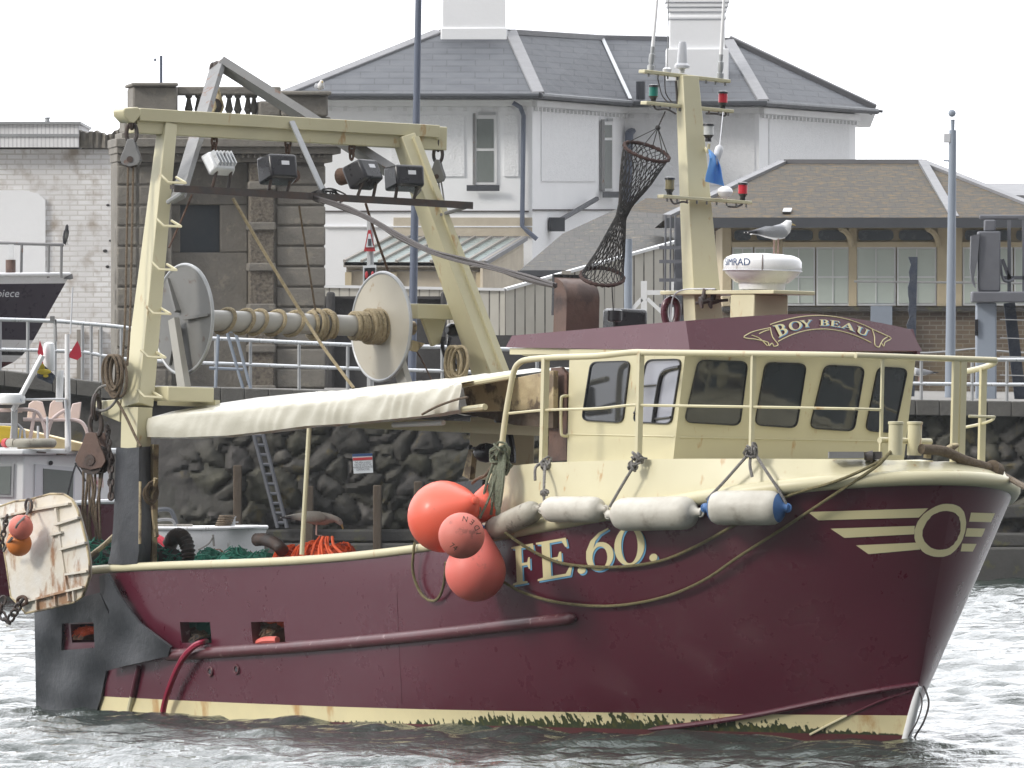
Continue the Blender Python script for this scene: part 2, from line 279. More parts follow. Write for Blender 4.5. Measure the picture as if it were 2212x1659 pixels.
M = dict(
 cream=pm('cream_paint', (.575, .535, .36), .42, (.51, .465, .305), .5, 2.5, c3=(.42, .25, .10), amt3=.12, scale3=9, stretch3=(1, 1, .35)),
 creamdirty=pm('dirty_cream', (.55, .46, .28), .6, (.20, .14, .08), .8, 2.2, bump=.3, c3=(.10, .07, .05), amt3=.4, scale3=5),
 creamflat=pm('cream_lettering', (.72, .65, .38), .45, (.62, .55, .33), .3, 6),
 maroon=pm('maroon_paint', (.082, .010, .023), .30, (.098, .016, .032), .55, 1.6, stretch=(.6, .6, 1.2), coat=.22, c3=(.12, .04, .055), amt3=-.2, scale3=20, stretch3=(1, 1, .10), spec=.6, bump=.05, bscale=5),
 maroondk=pm('maroon_worn', (.10, .022, .03), .38, (.06, .015, .018), .6, 5, c3=(.30, .2, .2), amt3=.16, scale3=14, coat=.2),
 antifoul=pm('antifouling', (.10, .018, .022), .6, (.05, .02, .02), .6, 4),
 black=pm('black_rubber', (.024, .027, .033), .5, (.050, .052, .058), .7, 2.5, bump=.5, bscale=6),
 blackpaint=pm('black_enamel', (.012, .012, .015), .3, (.03, .03, .035), .4, 6),
 glass=pm('dark_glass', (.020, .023, .028), .06, (.040, .045, .054), .6, 1.5, spec=.8, rvar=.02),
 dustyglass=pm('dusty_glass', (.045, .055, .065), .35, (.09, .095, .10), .6, 2.2),
 skyglass=pm('pale_glass', (.30, .31, .36), .12, (.24, .25, .3), .5, 2, spec=.6, rvar=.03),  # pale tint stands in for sky reflected in the pane
 steel=pm('galvanised_steel', (.40, .41, .42), .45, (.30, .31, .32), .6, 6, metal=.35),
 steelbright=pm('bright_tube', (.62, .64, .66), .3, (.5, .52, .55), .4, 6, metal=.5),
 steeldk=pm('weathered_grey_steel', (.22, .22, .22), .6, (.14, .14, .15), .6, 3, bump=.2, c3=(.18, .08, .04), amt3=.2, scale3=7),
 irondk=pm('dark_iron', (.05, .045, .045), .65, (.10, .05, .03), .6, 8, bump=.3),
 rust=pm('rusty_iron', (.10, .055, .035), .8, (.05, .03, .025), .7, 9, bump=.5, bscale=40),
 rustbrown=pm('rust_brown_plate', (.13, .075, .058), .55, (.075, .048, .036), .7, 3.5, bump=.2, c3=(.06, .035, .03), amt3=.35, scale3=4),
 doorwhite=pm('rusty_cream_door', (.62, .60, .56), .5, (.55, .43, .24), .55, 2.6, c3=(.27, .12, .04), amt3=.36, scale3=4.2, stretch3=(1, 1, .45), bump=.2),
 tarp=pm('cream_tarpaulin', (.52, .50, .42), .36, (.44, .42, .34), .5, 3, bump=.25, bscale=9),
 tarptop=pm('tarpaulin', (.66, .62, .50), .30, (.55, .5, .38), .4, 3, bump=.25, bscale=9),
 drum=pm('drum_beige', (.46, .43, .36), .5, (.39, .36, .29), .5, 3, c3=(.3, .2, .1), amt3=.08, scale3=8),
 flangegrey=pm('flange_grey', (.17, .17, .165), .5, (.12, .12, .12), .6, 2.5, c3=(.10, .06, .04), amt3=.15, scale3=6),
 drumgrey=pm('drum_grey', (.38, .37, .34), .45, (.30, .29, .27), .5, 4),
 white=pm('white_paint', (.74, .75, .76), .45, (.62, .63, .64), .4, 3),
 whitegel=pm('white_gelcoat', (.78, .78, .79), .3, (.66, .66, .68), .4, 4, c3=(.4, .36, .33), amt3=.1, scale3=8, stretch3=(1, 1, .3), coat=.2),
 render=pm('white_render', (.86, .87, .89), .8, (.79, .80, .82), .5, 1.2, bump=.2, bscale=14),
 rough=pm('roughcast', (.84, .85, .87), .9, (.74, .75, .77), .6, 9, bump=.9, bscale=24),
 fender=pm('fender_white', (.56, .54, .48), .5, (.36, .33, .28), .85, 3, stretch=(1, 1, 1), bump=.15, c3=(.27, .24, .20), amt3=.26, scale3=3.2),
 fendergrey=pm('fender_grey', (.38, .36, .30), .6, (.26, .23, .19), .8, 6, bump=.15, c3=(.14, .12, .10), amt3=.25, scale3=9),
 blue=pm('blue_plastic', (.05, .14, .34), .5, (.04, .10, .24), .5, 8),
 bluelight=pm('light_blue_edge', (.17, .42, .66), .45, (.14, .36, .58), .4, 8),
 buoyred=pm('orange_buoy', (.80, .115, .062), .45, (.72, .15, .09), .5, 3, c3=(.5, .12, .08), amt3=.12, scale3=7, coat=.1),
 buoypink=pm('faded_pink_buoy', (.62, .17, .13), .6, (.50, .15, .12), .6, 5, c3=(.30, .10, .08), amt3=.15, scale3=9),
 buoycoral=pm('coral_buoy', (.76, .155, .125), .5, (.66, .19, .15), .6, 2.5, c3=(.45, .12, .09), amt3=.18, scale3=5),
 orange=pm('orange_float', (.62, .19, .03), .5, (.5, .14, .03), .5, 5),
 netorange=pm('orange_twine', (.62, .085, .015), .75, (.40, .05, .015), .6, 12),
 netgreen=pm('green_twine', (.02, .17, .12), .75, (.015, .10, .075), .6, 12),
 netbrown=pm('brown_net', (.18, .09, .05), .85, (.09, .05, .03), .8, 14, bump=1, bscale=40),
 netdark=pm('black_twine', (.022, .022, .022), .8, (.05, .04, .035), .6, 10),
 ringdark=pm('bound_ring', (.06, .028, .022), .85, (.03, .022, .02), .7, 40, bump=1, bscale=50),
 ropebeige=pm('beige_rope', (.40, .33, .21), .85, (.22, .17, .10), .7, 30, bump=1, bscale=60),
 ropeolive=pm('olive_rope', (.20, .17, .08), .85, (.09, .08, .04), .7, 40, bump=1, bscale=60),
 ropegreen=pm('green_grey_rope', (.17, .19, .13), .85, (.09, .10, .07), .7, 30, bump=1, bscale=60),
 ropegrey=pm('grey_rope', (.24, .23, .22), .85, (.14, .13, .12), .7, 30, bump=1, bscale=60),
 ropebrown=pm('brown_rope', (.16, .12, .08), .9, (.07, .05, .035), .7, 25, bump=1, bscale=60),
 cable=pm('grey_cable', (.09, .08, .08), .7, (.05, .045, .045), .5, 20),
 hose=pm('crimson_hose', (.30, .012, .045), .4, (.24, .01, .035), .5, 5, coat=.2),
 wood=pm('wet_timber', (.10, .075, .055), .9, (.055, .045, .035), .7, 3, stretch=(6, 6, .6), bump=.6),
 wharf=pm('grey_timber', (.30, .28, .25), .85, (.20, .18, .16), .6, 3, stretch=(6, 6, .5), bump=.4),
 redglass=pm('red_lens', (.55, .01, .03), .2, (.45, .01, .02), .4, 8, spec=.7),
 greenglass=pm('green_lens', (.01, .17, .13), .2, (.01, .12, .09), .4, 8, spec=.7),
 amberglass=pm('smoky_lens', (.22, .19, .10), .2, (.15, .13, .08), .4, 8, spec=.7),
 clearglass=pm('clear_lens', (.55, .56, .55), .15, (.35, .36, .36), .6, 12, spec=.7),
 plastic=pm('grey_white_plastic', (.60, .61, .64), .4, (.52, .53, .56), .4, 5),
 alu=pm('aluminium_lamp', (.55, .56, .57), .4, (.40, .42, .44), .6, 8, metal=.3, c3=(.10, .08, .07), amt3=.25, scale3=9),
 lampglass=pm('lamp_glass', (.20, .20, .22), .15, (.14, .14, .15), .5, 6),
 redcloth=pm('red_cloth', (.42, .018, .04), .8, (.34, .015, .03), .5, 7),
 bluecloth=pm('blue_cloth', (.14, .36, .78), .7, (.10, .28, .66), .5, 6),
 navyhull=pm('navy_hull', (.022, .014, .032), .3, (.03, .02, .04), .4, 3, coat=.2),
 yellow=pm('yellow_cloth', (.55, .42, .03), .7, (.42, .32, .03), .5, 8),
 yellowpale=pm('pale_yellow_paint', (.72, .58, .32), .5, (.62, .5, .28), .5, 3),
 pink=pm('sunbleached_pink', (.64, .52, .50), .5, (.56, .44, .42), .5, 5),
 redpaint=pm('red_paint', (.48, .03, .04), .45, (.38, .03, .03), .5, 6),
 feather=pm('feathers', (1, 1, 1), .8, (.25, .25, .26), .12, 30, attr=True, bump=.3, bscale=60),
 slate=brickmat('roof_slate', (.070, .077, .090), (.058, .064, .076), (.034, .038, .045), 1.0, .13, .55, var=(.092, .098, .110), vamt=.55, vscale=2.2, msize=.010, bump=.5, rough=.75),
 tile=brickmat('mossy_tile', (.052, .043, .029), (.040, .034, .024), (.020, .017, .013), 1.0, .10, .15, var=(.040, .033, .024), vamt=.6, vscale=2.2, msize=.005, lich=(.16, .095, .02), lamt=.50, bump=.4),
 tilegrey=brickmat('grey_tile', (.072, .066, .058), (.058, .054, .05), (.04, .04, .035), 1.0, .12, .18, var=(.055, .055, .05), vamt=.7, vscale=2, msize=.007, lich=(.22, .17, .10), lamt=.25),
 leadhip=pm('hip_lead', (.185, .185, .195), .6, (.14, .14, .15), .5, 2),
 gutter=pm('dark_gutter', (.06, .065, .075), .5),
 whitebrick=brickmat('painted_brick', (.84, .84, .85), (.78, .77, .77), (.62, .60, .58), 1.0, .075, .23, var=(.66, .65, .65), vamt=.6, vscale=1.2, msize=.010, lich=(.30, .24, .18), lamt=.42, bump=.5),
 brownbrick=brickmat('brown_brick', (.15, .115, .085), (.10, .075, .06), (.20, .18, .15), 1.0, .075, .22, var=(.22, .17, .10), vamt=.5, vscale=1.1, msize=.010),
 stone=pm('grey_ashlar', (.22, .205, .18), .9, (.145, .135, .122), .8, 2.2, bump=.7, bscale=22, c3=(.26, .24, .2), amt3=.25, scale3=6),
 stonedk=pm('dark_stone', (.06, .058, .058), .9, (.035, .034, .036), .7, 3, bump=.6, bscale=18),
 vermic=pm('worm_carved_stone', (.20, .175, .14), .95, (.07, .06, .055), .9, 26, bump=1.0, bscale=26, detail=2),
 joint=pm('stone_joint', (.06, .056, .05), .95),
 quaywall=pm('quay_rubble_stone', (1, 1, 1), .85, (.050, .049, .046), .6, 1.9, bump=.9, bscale=9, attr=True, c3=(.12, .10, .05), amt3=.18, scale3=2.5),
 concrete=pm('weathered_concrete', (.25, .24, .22), .9, (.16, .155, .145), .7, 1.5, bump=.4),
 concretedk=pm('wet_concrete', (.075, .072, .068), .8, (.045, .045, .045), .7, 2, bump=.5, c3=(.10, .10, .05), amt3=.25, scale3=4),
 coping=pm('dull_coping_stone', (.13, .125, .115), .9, (.08, .078, .075), .8, 2.5, bump=.5),
 ground=pm('quay_paving', (.20, .19, .175), .95, (.14, .135, .125), .6, .8),
 creamwood=pm('cream_joinery', (.56, .48, .33), .7, (.44, .37, .25), .6, 3),
 blind=pm('pale_green_blind', (.50, .56, .51), .5, (.44, .50, .46), .4, 1.5, spec=.7),
 boards=brickmat('white_boards', (.56, .54, .48), (.50, .48, .43), (.12, .11, .10), 1.0, 30.0, .16, var=(.46, .44, .39), vamt=.6, vscale=2, msize=.012, off=0.0),
 ribbed=brickmat('ribbed_white_boards', (.80, .80, .81), (.76, .76, .77), (.60, .60, .62), 1.0, 30.0, .06, var=(.54, .54, .55), vamt=.5, vscale=2, msize=.010, off=0.0),
 paleblue=pm('pale_slate_glass', (.30, .36, .35), .3, (.22, .26, .25), .6, 2),
 creamrender=pm('stained_cream_render', (.56, .50, .40), .85, (.40, .35, .28), .6, 2.2, bump=.3),
 bluepole=pm('blue_grey_paint', (.10, .12, .17), .45, (.13, .15, .20), .6, 2, stretch=(3, 3, .3)),
 greypole=pm('pale_grey_paint', (.26, .30, .36), .5, (.22, .25, .31), .5, 2),
 greysteel=pm('grey_machine_paint', (.13, .135, .155), .6, (.09, .095, .11), .6, 3),
 bluetimber=pm('blue_black_timber', (.03, .04, .065), .7, (.10, .11, .12), .5, 7, bump=.8),
 signwhite=pm('sign_white', (.66, .69, .72), .4, (.6, .62, .66), .3, 3),
 signred=pm('sign_red', (.45, .04, .05), .45), signblue=pm('sign_blue', (.03, .07, .18), .45), text=pm('sign_ink', (.07, .08, .10), .5),
 wingreflect=pm('window_pane', (.16, .18, .17), .08, (.26, .28, .27), .6, .6, spec=.8, rvar=.02),
)
# ================================================================== SETTING
def watermat():
    m = bpy.data.materials.new('harbour_water'); m.use_nodes = True; n = m.node_tree; N = n.nodes; L = n.links; b = N['Principled BSDF']
    b.inputs['Base Color'].default_value = (.030, .042, .036, 1); b.inputs['Roughness'].default_value = .06; b.inputs['IOR'].default_value = 1.34
    tc = N.new('ShaderNodeTexCoord'); mp = N.new('ShaderNodeMapping'); mp.inputs['Scale'].default_value = (1, .55, 1); L.new(tc.outputs['Object'], mp.inputs[0])
    t = N.new('ShaderNodeTexNoise'); t.inputs['Scale'].default_value = 9; t.inputs['Detail'].default_value = 5; t.inputs['Roughness'].default_value = .6; L.new(mp.outputs[0], t.inputs['Vector'])
    bp = N.new('ShaderNodeBump'); bp.inputs['Strength'].default_value = .6; bp.inputs['Distance'].default_value = .05; L.new(t.outputs[0], bp.inputs['Height']); L.new(bp.outputs[0], b.inputs['Normal'])
    return m
def build_water():
    rs = np.random.RandomState(3)
    xs = np.arange(-13, 13.01, .046); ys = np.concatenate([np.arange(76, 98, .068), np.arange(98, 149.3, .14)])
    X, Y = np.meshgrid(xs, ys); Z = np.zeros_like(X)
    for k in range(64):
        lam = math.exp(rs.uniform(math.log(.20), math.log(1.7))); th = rs.normal(R(78), R(34)); kk = 2 * math.pi / lam
        a = .0065 * lam ** .74 * rs.uniform(.5, 1.3); ph = rs.uniform(0, 6.28)
        q = kk * (X * math.cos(th) + Y * math.sin(th)) + ph + .5 * np.sin(.7 * X * math.cos(th + 1.4) + .6 * Y * math.sin(th + 1.4) + ph)
        Z += a * (np.sin(q) + .35 * np.sin(2 * q + .6))
    Z *= .75 + .35 * np.sin(.9 * X + .35 * Y + 1) * np.sin(.23 * Y - .4 * X)
    ed = np.minimum.reduce([(X + 13) / 1.5, (13 - X) / 1.5, (Y - 76) / 3, np.ones_like(X)]); Z *= np.clip(ed, 0, 1)
    ny, nx = X.shape; V = np.stack([X, Y, Z], -1).reshape(-1, 3)
    idx = np.arange(ny * nx).reshape(ny, nx)
    F = np.stack([idx[:-1, :-1], idx[:-1, 1:], idx[1:, 1:], idx[1:, :-1]], -1).reshape(-1, 4)
    b = len(V); x0, x1, y0, y1 = -13., xs[-1], 76., ys[-1]
    V = np.concatenate([V, np.array([(-3000, -3000, 0), (3000, -3000, 0), (3000, y0, 0), (-3000, y0, 0), (x0, y0, 0), (x1, y0, 0), (x0, y1, 0), (x1, y1, 0), (-3000, y1, 0), (3000, y1, 0), (3000, 6000, 0), (-3000, 6000, 0)], float)])
    me = bpy.data.meshes.new('water')
    fl = [tuple(f) for f in F.tolist()] + [(b, b + 1, b + 2, b + 5, b + 4, b + 3), (b + 3, b + 4, b + 6, b + 8), (b + 5, b + 2, b + 9, b + 7), (b + 8, b + 6, b + 7, b + 9, b + 10, b + 11)]
    me.from_pydata(V.tolist(), [], fl); me.materials.append(watermat()); me.polygons.foreach_set('use_smooth', [True] * len(me.polygons)); me.update()
    o = bpy.data.objects.new('water', me); C.objects.link(o); tag(o, kind='structure', label='choppy grey green harbour water', cat='water')
build_water()
YQ = 149.0
def ztop(px): return CAMZ - (np.interp(px, [-400, 0, 260, 750, 1200, 2212, 2700], [792, 800, 832, 846, 852, 868, 872]) - HOR) / FPX * YQ
# quay wall of rounded rubble: cellular lumps, colour per stone
def build_quay():
    rs = np.random.RandomState(11)
    W0, W1 = -9.6, 9.6; nx, nz = 620, 90
    pts = np.stack([rs.uniform(W0 - .5, W1 + .5, 900), rs.uniform(-.7, 3.2, 900)], -1)
    size = rs.uniform(.7, 1.5, 900); tone = np.exp(rs.uniform(math.log(.045), math.log(.135), 900)); hue = rs.uniform(0, 1, 900); tl = rs.uniform(-1, 1, (900, 2))
    v = []; c = []
    for j in range(nz):
        for i in range(nx):
            x = W0 + (W1 - W0) * i / (nx - 1); px = x / YQ * FPX + PXW / 2; zt = ztop(px) - .16; z = -.6 + (zt + .6) * j / (nz - 1)
            xx = x + .05 * math.sin(7 * z + 3 * x); zz = z + .05 * math.sin(6 * x)
            d = np.hypot(pts[:, 0] - xx, (pts[:, 1] - zz) * 1.25) / size; k = np.argpartition(d, 2)[:2]
            a, b2 = (k[0], k[1]) if d[k[0]] < d[k[1]] else (k[1], k[0])
            e = min(1, (d[b2] - d[a]) / .16); sm = 1 - (1 - e) ** 2; fr = .35 * math.sin(17 * xx + 5 * zz + a) * math.sin(23 * zz - 4 * xx + a) + .25 * math.sin(41 * xx - 13 * zz) * math.sin(37 * zz + 9 * xx); rel = .5 * sm + .22 * sm * (tl[a, 0] * (xx - pts[a, 0]) + tl[a, 1] * (zz - pts[a, 1])) * 4 + .22 * fr
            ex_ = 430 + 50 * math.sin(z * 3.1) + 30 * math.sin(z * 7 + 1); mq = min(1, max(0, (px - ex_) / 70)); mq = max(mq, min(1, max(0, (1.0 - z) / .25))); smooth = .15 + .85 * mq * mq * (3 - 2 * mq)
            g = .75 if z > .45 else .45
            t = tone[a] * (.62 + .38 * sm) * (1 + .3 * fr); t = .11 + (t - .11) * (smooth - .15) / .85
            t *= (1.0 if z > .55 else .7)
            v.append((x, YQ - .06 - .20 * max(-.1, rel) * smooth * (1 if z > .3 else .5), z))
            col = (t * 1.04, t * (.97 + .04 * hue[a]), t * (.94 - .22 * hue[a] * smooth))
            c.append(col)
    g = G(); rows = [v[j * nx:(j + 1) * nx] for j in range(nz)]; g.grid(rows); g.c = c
    cope = G(); n = 60
    for i in range(n):
        p0, p1 = -400 + 3100 * i / n, -400 + 3100 * (i + 1) / n - .8
        x0, x1 = wp(p0, 0, YQ).x, wp(p1, 0, YQ).x; z0, z1 = ztop(p0), ztop(p1)
        cope.hexa([(x0, YQ - .30, z0 - .2), (x1, YQ - .30, z1 - .2), (x1, YQ + 1.2, z1 - .2), (x0, YQ + 1.2, z0 - .2), (x0, YQ - .30, z0 + .006), (x1, YQ - .30, z1 + .006), (x1, YQ + 1.2, z1 + .006), (x0, YQ + 1.2, z0 + .006)])
    led = G()
    for a, b_, y0, y1, dep in ((560, 1060, 1143, 1170, .35), (560, 1120, 1172, 1300, .5), (2085, 2700, 1090, 1120, .3), (2085, 2700, 1150, 1180, .6), (2085, 2700, 1180, 1300, .9), (-400, 560, 1190, 1300, .4), (1120, 2085, 1160, 1300, .5)):
        p = wp(a, y1, YQ); q = wp(b_, y0, YQ); led.box(p.x, q.x - .01, YQ - dep, YQ + .1, p.z, q.z)
    t = thing('quay_wall', 'dark rubble stone harbour wall with concrete ledges behind the trawler', 'harbour wall', (0, YQ, -.6))
    obj('wall_face', g, M['quaywall'], t); obj('coping', cope, M['coping'], t, bevel=.012); obj('ledge', led, M['concretedk'], t, bevel=.03)
    for x0, x1, zt_ in ((-60, -9.61, ztop(-450)), (9.61, 60, ztop(2700))):
        obj('plain_wall', G().box(x0, x1, YQ - .12, YQ + .3, -.6, zt_ - .2), M['concretedk'], t); obj('coping', G().box(x0 - .02, x1 + .02 if x1 < 0 else x1, YQ - .30, YQ + 1.2, zt_ - .199, zt_ + .006), M['coping'], t, bevel=.012)
    gr = G(); zz = [wp(0, 868, YQ).z - .02, wp(0, 800, YQ).z - .02]
    rows = []
    for px in np.linspace(-400, 2700, 32):
        x = wp(px, 0, YQ).x; z = ztop(px) - .004; rows.append([(x * 1.0, YQ + 1.15, z), (x * 1.5, YQ + 60, min(z, 2.45)), (x * 3, 340, 2.45)])
    rows[0] = [(-400, p[1], p[2]) for p in rows[0]]; rows[-1] = [(400, p[1], p[2]) for p in rows[-1]]
    gr.grid(rows); tag(obj('quay_ground', gr, M['ground'], origin=(0, YQ, 0)), kind='structure', label='paved quay behind the harbour wall', cat='ground')
build_quay()
# harbour railing along the quay: one thing with posts
def railing():
    t = thing('quay_railing', 'galvanised two bar safety railing along the quay edge', 'railing', wp(1100, 850, YQ + .3))
    Y = YQ + .3; top = G(); mid = G()
    T = [(-40, 689), (0, 690), (120, 694), (180, 699), (265, 707), (400, 727), (520, 734), (760, 745), (1000, 751), (1400, 765), (2000, 776), (2300, 777)]
    Bm = [(-40, 754), (0, 755), (120, 758), (180, 761), (265, 775), (400, 783), (520, 787), (760, 796), (1000, 803), (1400, 816), (2000, 829), (2300, 831)]
    top.tube(spl([wp(x, y, Y) for x, y in T], 6), .026, 8); mid.tube(spl([wp(x, y, Y) for x, y in Bm], 6), .024, 8)
    obj('top_rail', top, M['steelbright'], t); obj('middle_rail', mid, M['steelbright'], t)
    for px in (0, 60, 119, 178, 197, 218, 262, 398, 466, 541, 646, 751, 955, 1075, 1160, 1990, 2100, 2175):
        yt = np.interp(px, [a for a, b in T], [b for a, b in T]); p = wp(px, yt, Y); q = G().tube([(p.x, Y, ztop(px)), p], .022, 8); obj('post', q, M['steel'], t)
railing()
for px, y0, y1, lab in ((668, 1050, 1150, 'short timber fender post on the quay wall beside the ladder'), (815, 1048, 1145, 'short timber fender post below the harbour notice'), (513, 1005, 1135, 'tall timber fender post near the white dinghy'), (903, 1040, 1150, 'timber fender post behind the orange buoy')):
    p, q = wp(px - 9, y1, YQ - .42), wp(px + 9, y0, YQ - .42)
    solo('fender_timber', G().box(p.x, q.x, YQ - .52, YQ - .22, -.5, q.z), M['wood'], lab, 'fender post', bevel=.015, group='timber fender posts on the quay wall')
# ladders
def ladder(label, a, b, wpx, n, Y, mat, name='harbour_ladder', r=.02):
    t = thing(name, label, 'ladder', wp(*b, Y)); 
    for s in (-1, 1): obj('rail', G().tube([wp(a[0] + s * wpx / 2, a[1], Y), wp(b[0] + s * wpx / 2, b[1], Y)], r, 6), mat, t)
    for i in range(n):
        f = (i + .5) / n; x, y = a[0] + (b[0] - a[0]) * f, a[1] + (b[1] - a[1]) * f
        obj('rung', G().tube([wp(x - wpx / 2, y, Y), wp(x + wpx / 2, y, Y)], r * .8, 6), mat, t)
ladder('leaning grey ladder fixed down the dark quay wall', (556, 930), (610, 1140), 20, 10, YQ - .45, M['greysteel'], r=.028)
# folding step ladder frame on the quay
t = thing('step_frame', 'pale blue grey ladder frame leaning at the quay railing left of the drum', 'ladder', wp(500, 840, YQ + .1))
for a, b in (((472, 716), (465, 845)), ((490, 716), (528, 850)), ((455, 716), (520, 716)), ((452, 795), (525, 798)), ((508, 716), (542, 842))):
    obj('bar', G().tube([wp(*a, YQ + .1), wp(*b, YQ + .1)], .022, 6), M['greypole'], t)
# ------------------------------------------------------------------ stone tower
def tower():
    A = wp(250, 0, 158.0); ang = R(6); dx = Vector((math.cos(ang), math.sin(ang), 0)); dy = Vector((-dx.y, dx.x, 0))
    t = thing('stone_tower', 'weathered grey stone pavilion with a balustrade along its top', 'stone building', (A.x, 158, 2.4))
    Fm = Matrix(((dx.x, dy.x, 0, A.x), (dx.y, dy.y, 0, 158.0), (0, 0, 1, 0), (0, 0, 0, 1)))
    k = 158.0 / FPX / math.cos(ang)
    def T(px, py, d=0): return ((px - 250) * k, d, CAMZ - (py - HOR) / FPX * (158.0 + (px - 250) * k * math.sin(ang)))
    def bx(g, x0, x1, y0, y1, d0, d1):
        a, b = T(x0, y1), T(x1, y0); g.box(a[0], b[0], d0, d1, a[2], b[2])
    body = G(); bx(body, 252, 372, 350, 860, 0, 1.2); bx(body, 538, 700, 350, 860, 0, 1.2); bx(body, 372.2, 537.8, 350, 442, .25, 1.15); bx(body, 372.2, 537.8, 545, 860, .25, 1.15); bx(body, 372.2, 392, 442.2, 544.8, .25, 1.15); bx(body, 478, 537.8, 442.2, 544.8, .25, 1.15)
    obj('wall', body, M['stone'], t, Fm, bevel=.02)
    w_ = G(); bx(w_, 392.3, 477.7, 442.3, 544.7, .36, 1.0); obj('window', w_, M['dustyglass'], t, Fm)
    for i in range(11):
        y0 = 356 + i * 44
        for a_, b_, d_ in ((596, 702, -.035), (252, 296, -.03), (300, 360, -.02)): q = G(); bx(q, a_, b_, y0 + 1.6, y0 + 42.4, d_, .4); obj('quoin', q, M['stone'], t, Fm, bevel=.025)
    p = G(); bx(p, 537, 590, 352, 860, -.12, .2); obj('pilaster', p, M['vermic'], t, Fm, bevel=.02)
    for i in range(6):
        jn = G(); bx(jn, 534, 593, 452 + i * 88 - 60, 452 + i * 88 - 42, -.17, .25)
        obj('pilaster_band', jn, M['stone'], t, Fm, bevel=.02)
    c = G(); bx(c, 247, 745, 300, 318, -.36, 1.4); bx(c, 249, 732, 318.3, 332, -.28, 1.35); bx(c, 251, 716, 332.3, 350, -.12, 1.25); bx(c, 262, 712, 287, 299.7, -.10, 1.3)
    for i in range(26): bx(c, 380 + i * 12.6, 386 + i * 12.6, 332.3, 341, -.22, -.121)
    obj('cornice', c, M['stone'], t, Fm, bevel=.015)
    u = G(); bx(u, 270, 716, 252, 286.7, .1, 1.15); bx(u, 287, 384, 187, 251.7, .0, 1.15); bx(u, 608, 708, 206, 251.7, .0, 1.15); bx(u, 560, 607.7, 218, 251.7, .1, .8)
    obj('upper_wall', u, M['stone'], t, Fm, bevel=.03)
    h = G(); bx(h, 384.3, 607.7, 187, 204, .1, .8); bx(h, 283, 383.7, 179, 186.7, -.1, 1.25); bx(h, 604, 714, 197, 205.7, -.12, 1.25); obj('handrail', h, M['stone'], t, Fm, bevel=.02)
    for i, px in enumerate((412, 433, 453, 478, 499, 518, 540, 553)):
        a = T(px, 252); b = T(px, 204); hh = b[2] - a[2]
        obj('baluster', G().lathe([(0, .05), (.08 * hh, .05), (.15 * hh, .03), (.35 * hh, .062), (.55 * hh, .045), (.85 * hh, .028), (.9 * hh, .05), (hh, .05)], (a[0], .4, a[2]), (0, 0, 1), 10), M['stone'], t, Fm)
    s = G(); s.slab([T(252, 330), T(262, 300), T(283, 262), T(287, 330)], (0, 1.0, 0)); obj('console', s, M['stone'], t, Fm)
    rod = wp(348, 187, 160); solo('roof_rod', G().tube([rod, rod + Vector((0, 0, .44))], .022, 6).box(rod.x - .1, rod.x - .07, 159.98, 160.02, rod.z + .36, rod.z + .40), M['bluepole'], 'thin upright rod on top of the stone pavilion', 'pole')
tower()
# ------------------------------------------------------------------ white painted brick building (left)
def brick_building():
    Y = 165.0; t = thing('brick_building', 'old white painted brick building left of the stone pavilion', 'building', wp(100, 830, Y))
    a, b = wp(-420, 0, Y), wp(262, 0, Y); z = wp(0, 322, Y).z
    obj('wall', G().prism([(a.x, Y), (b.x, Y), (b.x, Y + 8), (a.x, Y + 8)], 2.3, z), M['whitebrick'], t)
    pn = [wp(-420, 640, Y - .05)] + [wp(-420, 430, Y - .05)] + [wp(x, y, Y - .05) for x, y in ((-60, 422), (0, 411), (50, 411), (82, 418), (98, 432), (98, 640))]
    obj('render_panel', G().slab(pn, (0, .08, 0)), M['render'], t)
    ph = [wp(x, y, Y - .07) for x, y in ((20, 435), (95, 436))]
    c = G(); p0, p1 = wp(-420, 318, Y - .25), wp(170, 268, Y - .25); c.box(p0.x, p1.x, Y - .25, Y + 4, p0.z, p1.z); obj('boarded_parapet', c, M['ribbed'], t)
    cap = G(); cap.box(p0.x - .02, p1.x + .03, Y - .3, Y + 4.05, p1.z, p1.z + .035); k0 = wp(0, 293, Y); cap.box(p0.x, p1.x + .01, Y - .27, Y - .251, k0.z - .02, k0.z + .02); obj('capping', cap, M['steel'], t)
    r = G(); x0 = wp(172, 0, Y).x; x1 = wp(268, 0, Y).x; nn = 24; rows = []
    for i in range(nn + 1):
        x = x0 + (x1 - x0) * i / nn; h = wp(0, 281 + 4 * math.sin(i * .5) + 2 * math.sin(i * 1.9) + 8 * math.sin(i / nn * 3.1) ** 2, Y).z
        rows.append([(x, Y - .12, wp(0, 320, Y).z), (x, Y - .16 + .05 * math.sin(i * 1.7), h), (x, Y + .8, h + .02), (x, Y + .8, wp(0, 320, Y).z)])
    r.grid(rows); obj('broken_wall_top', r, M['stone'], t)
    for px, py, q in ((227, 542, 4.5), (232, 576, 4), (233, 443, 3.5), (238, 520, 3)): obj('wall_hole', G().ball(wp(px, py, Y - .01), q / FPX * Y, 8, (1.1, .3, .8)), M['stonedk'], t)
    v = wp(96, 268, Y); obj('vent', G().lathe([(0, .04), (.08, .035), (.085, .055), (.10, .055)], v + Vector((0, 1, .02)), (0, 0, 1), 10), M['steel'], t)
    dr = G(); a = wp(165, 700, Y - .06); b = wp(212, 830, Y - .06)
    for px in (166, 212): p = wp(px, 840, Y - .05); q = wp(px + 8, 712, Y - .05); dr.box(p.x, q.x, Y - .08, Y, p.z, q.z)
    obj('dark_post', dr, M['wharf'], t)
brick_building()
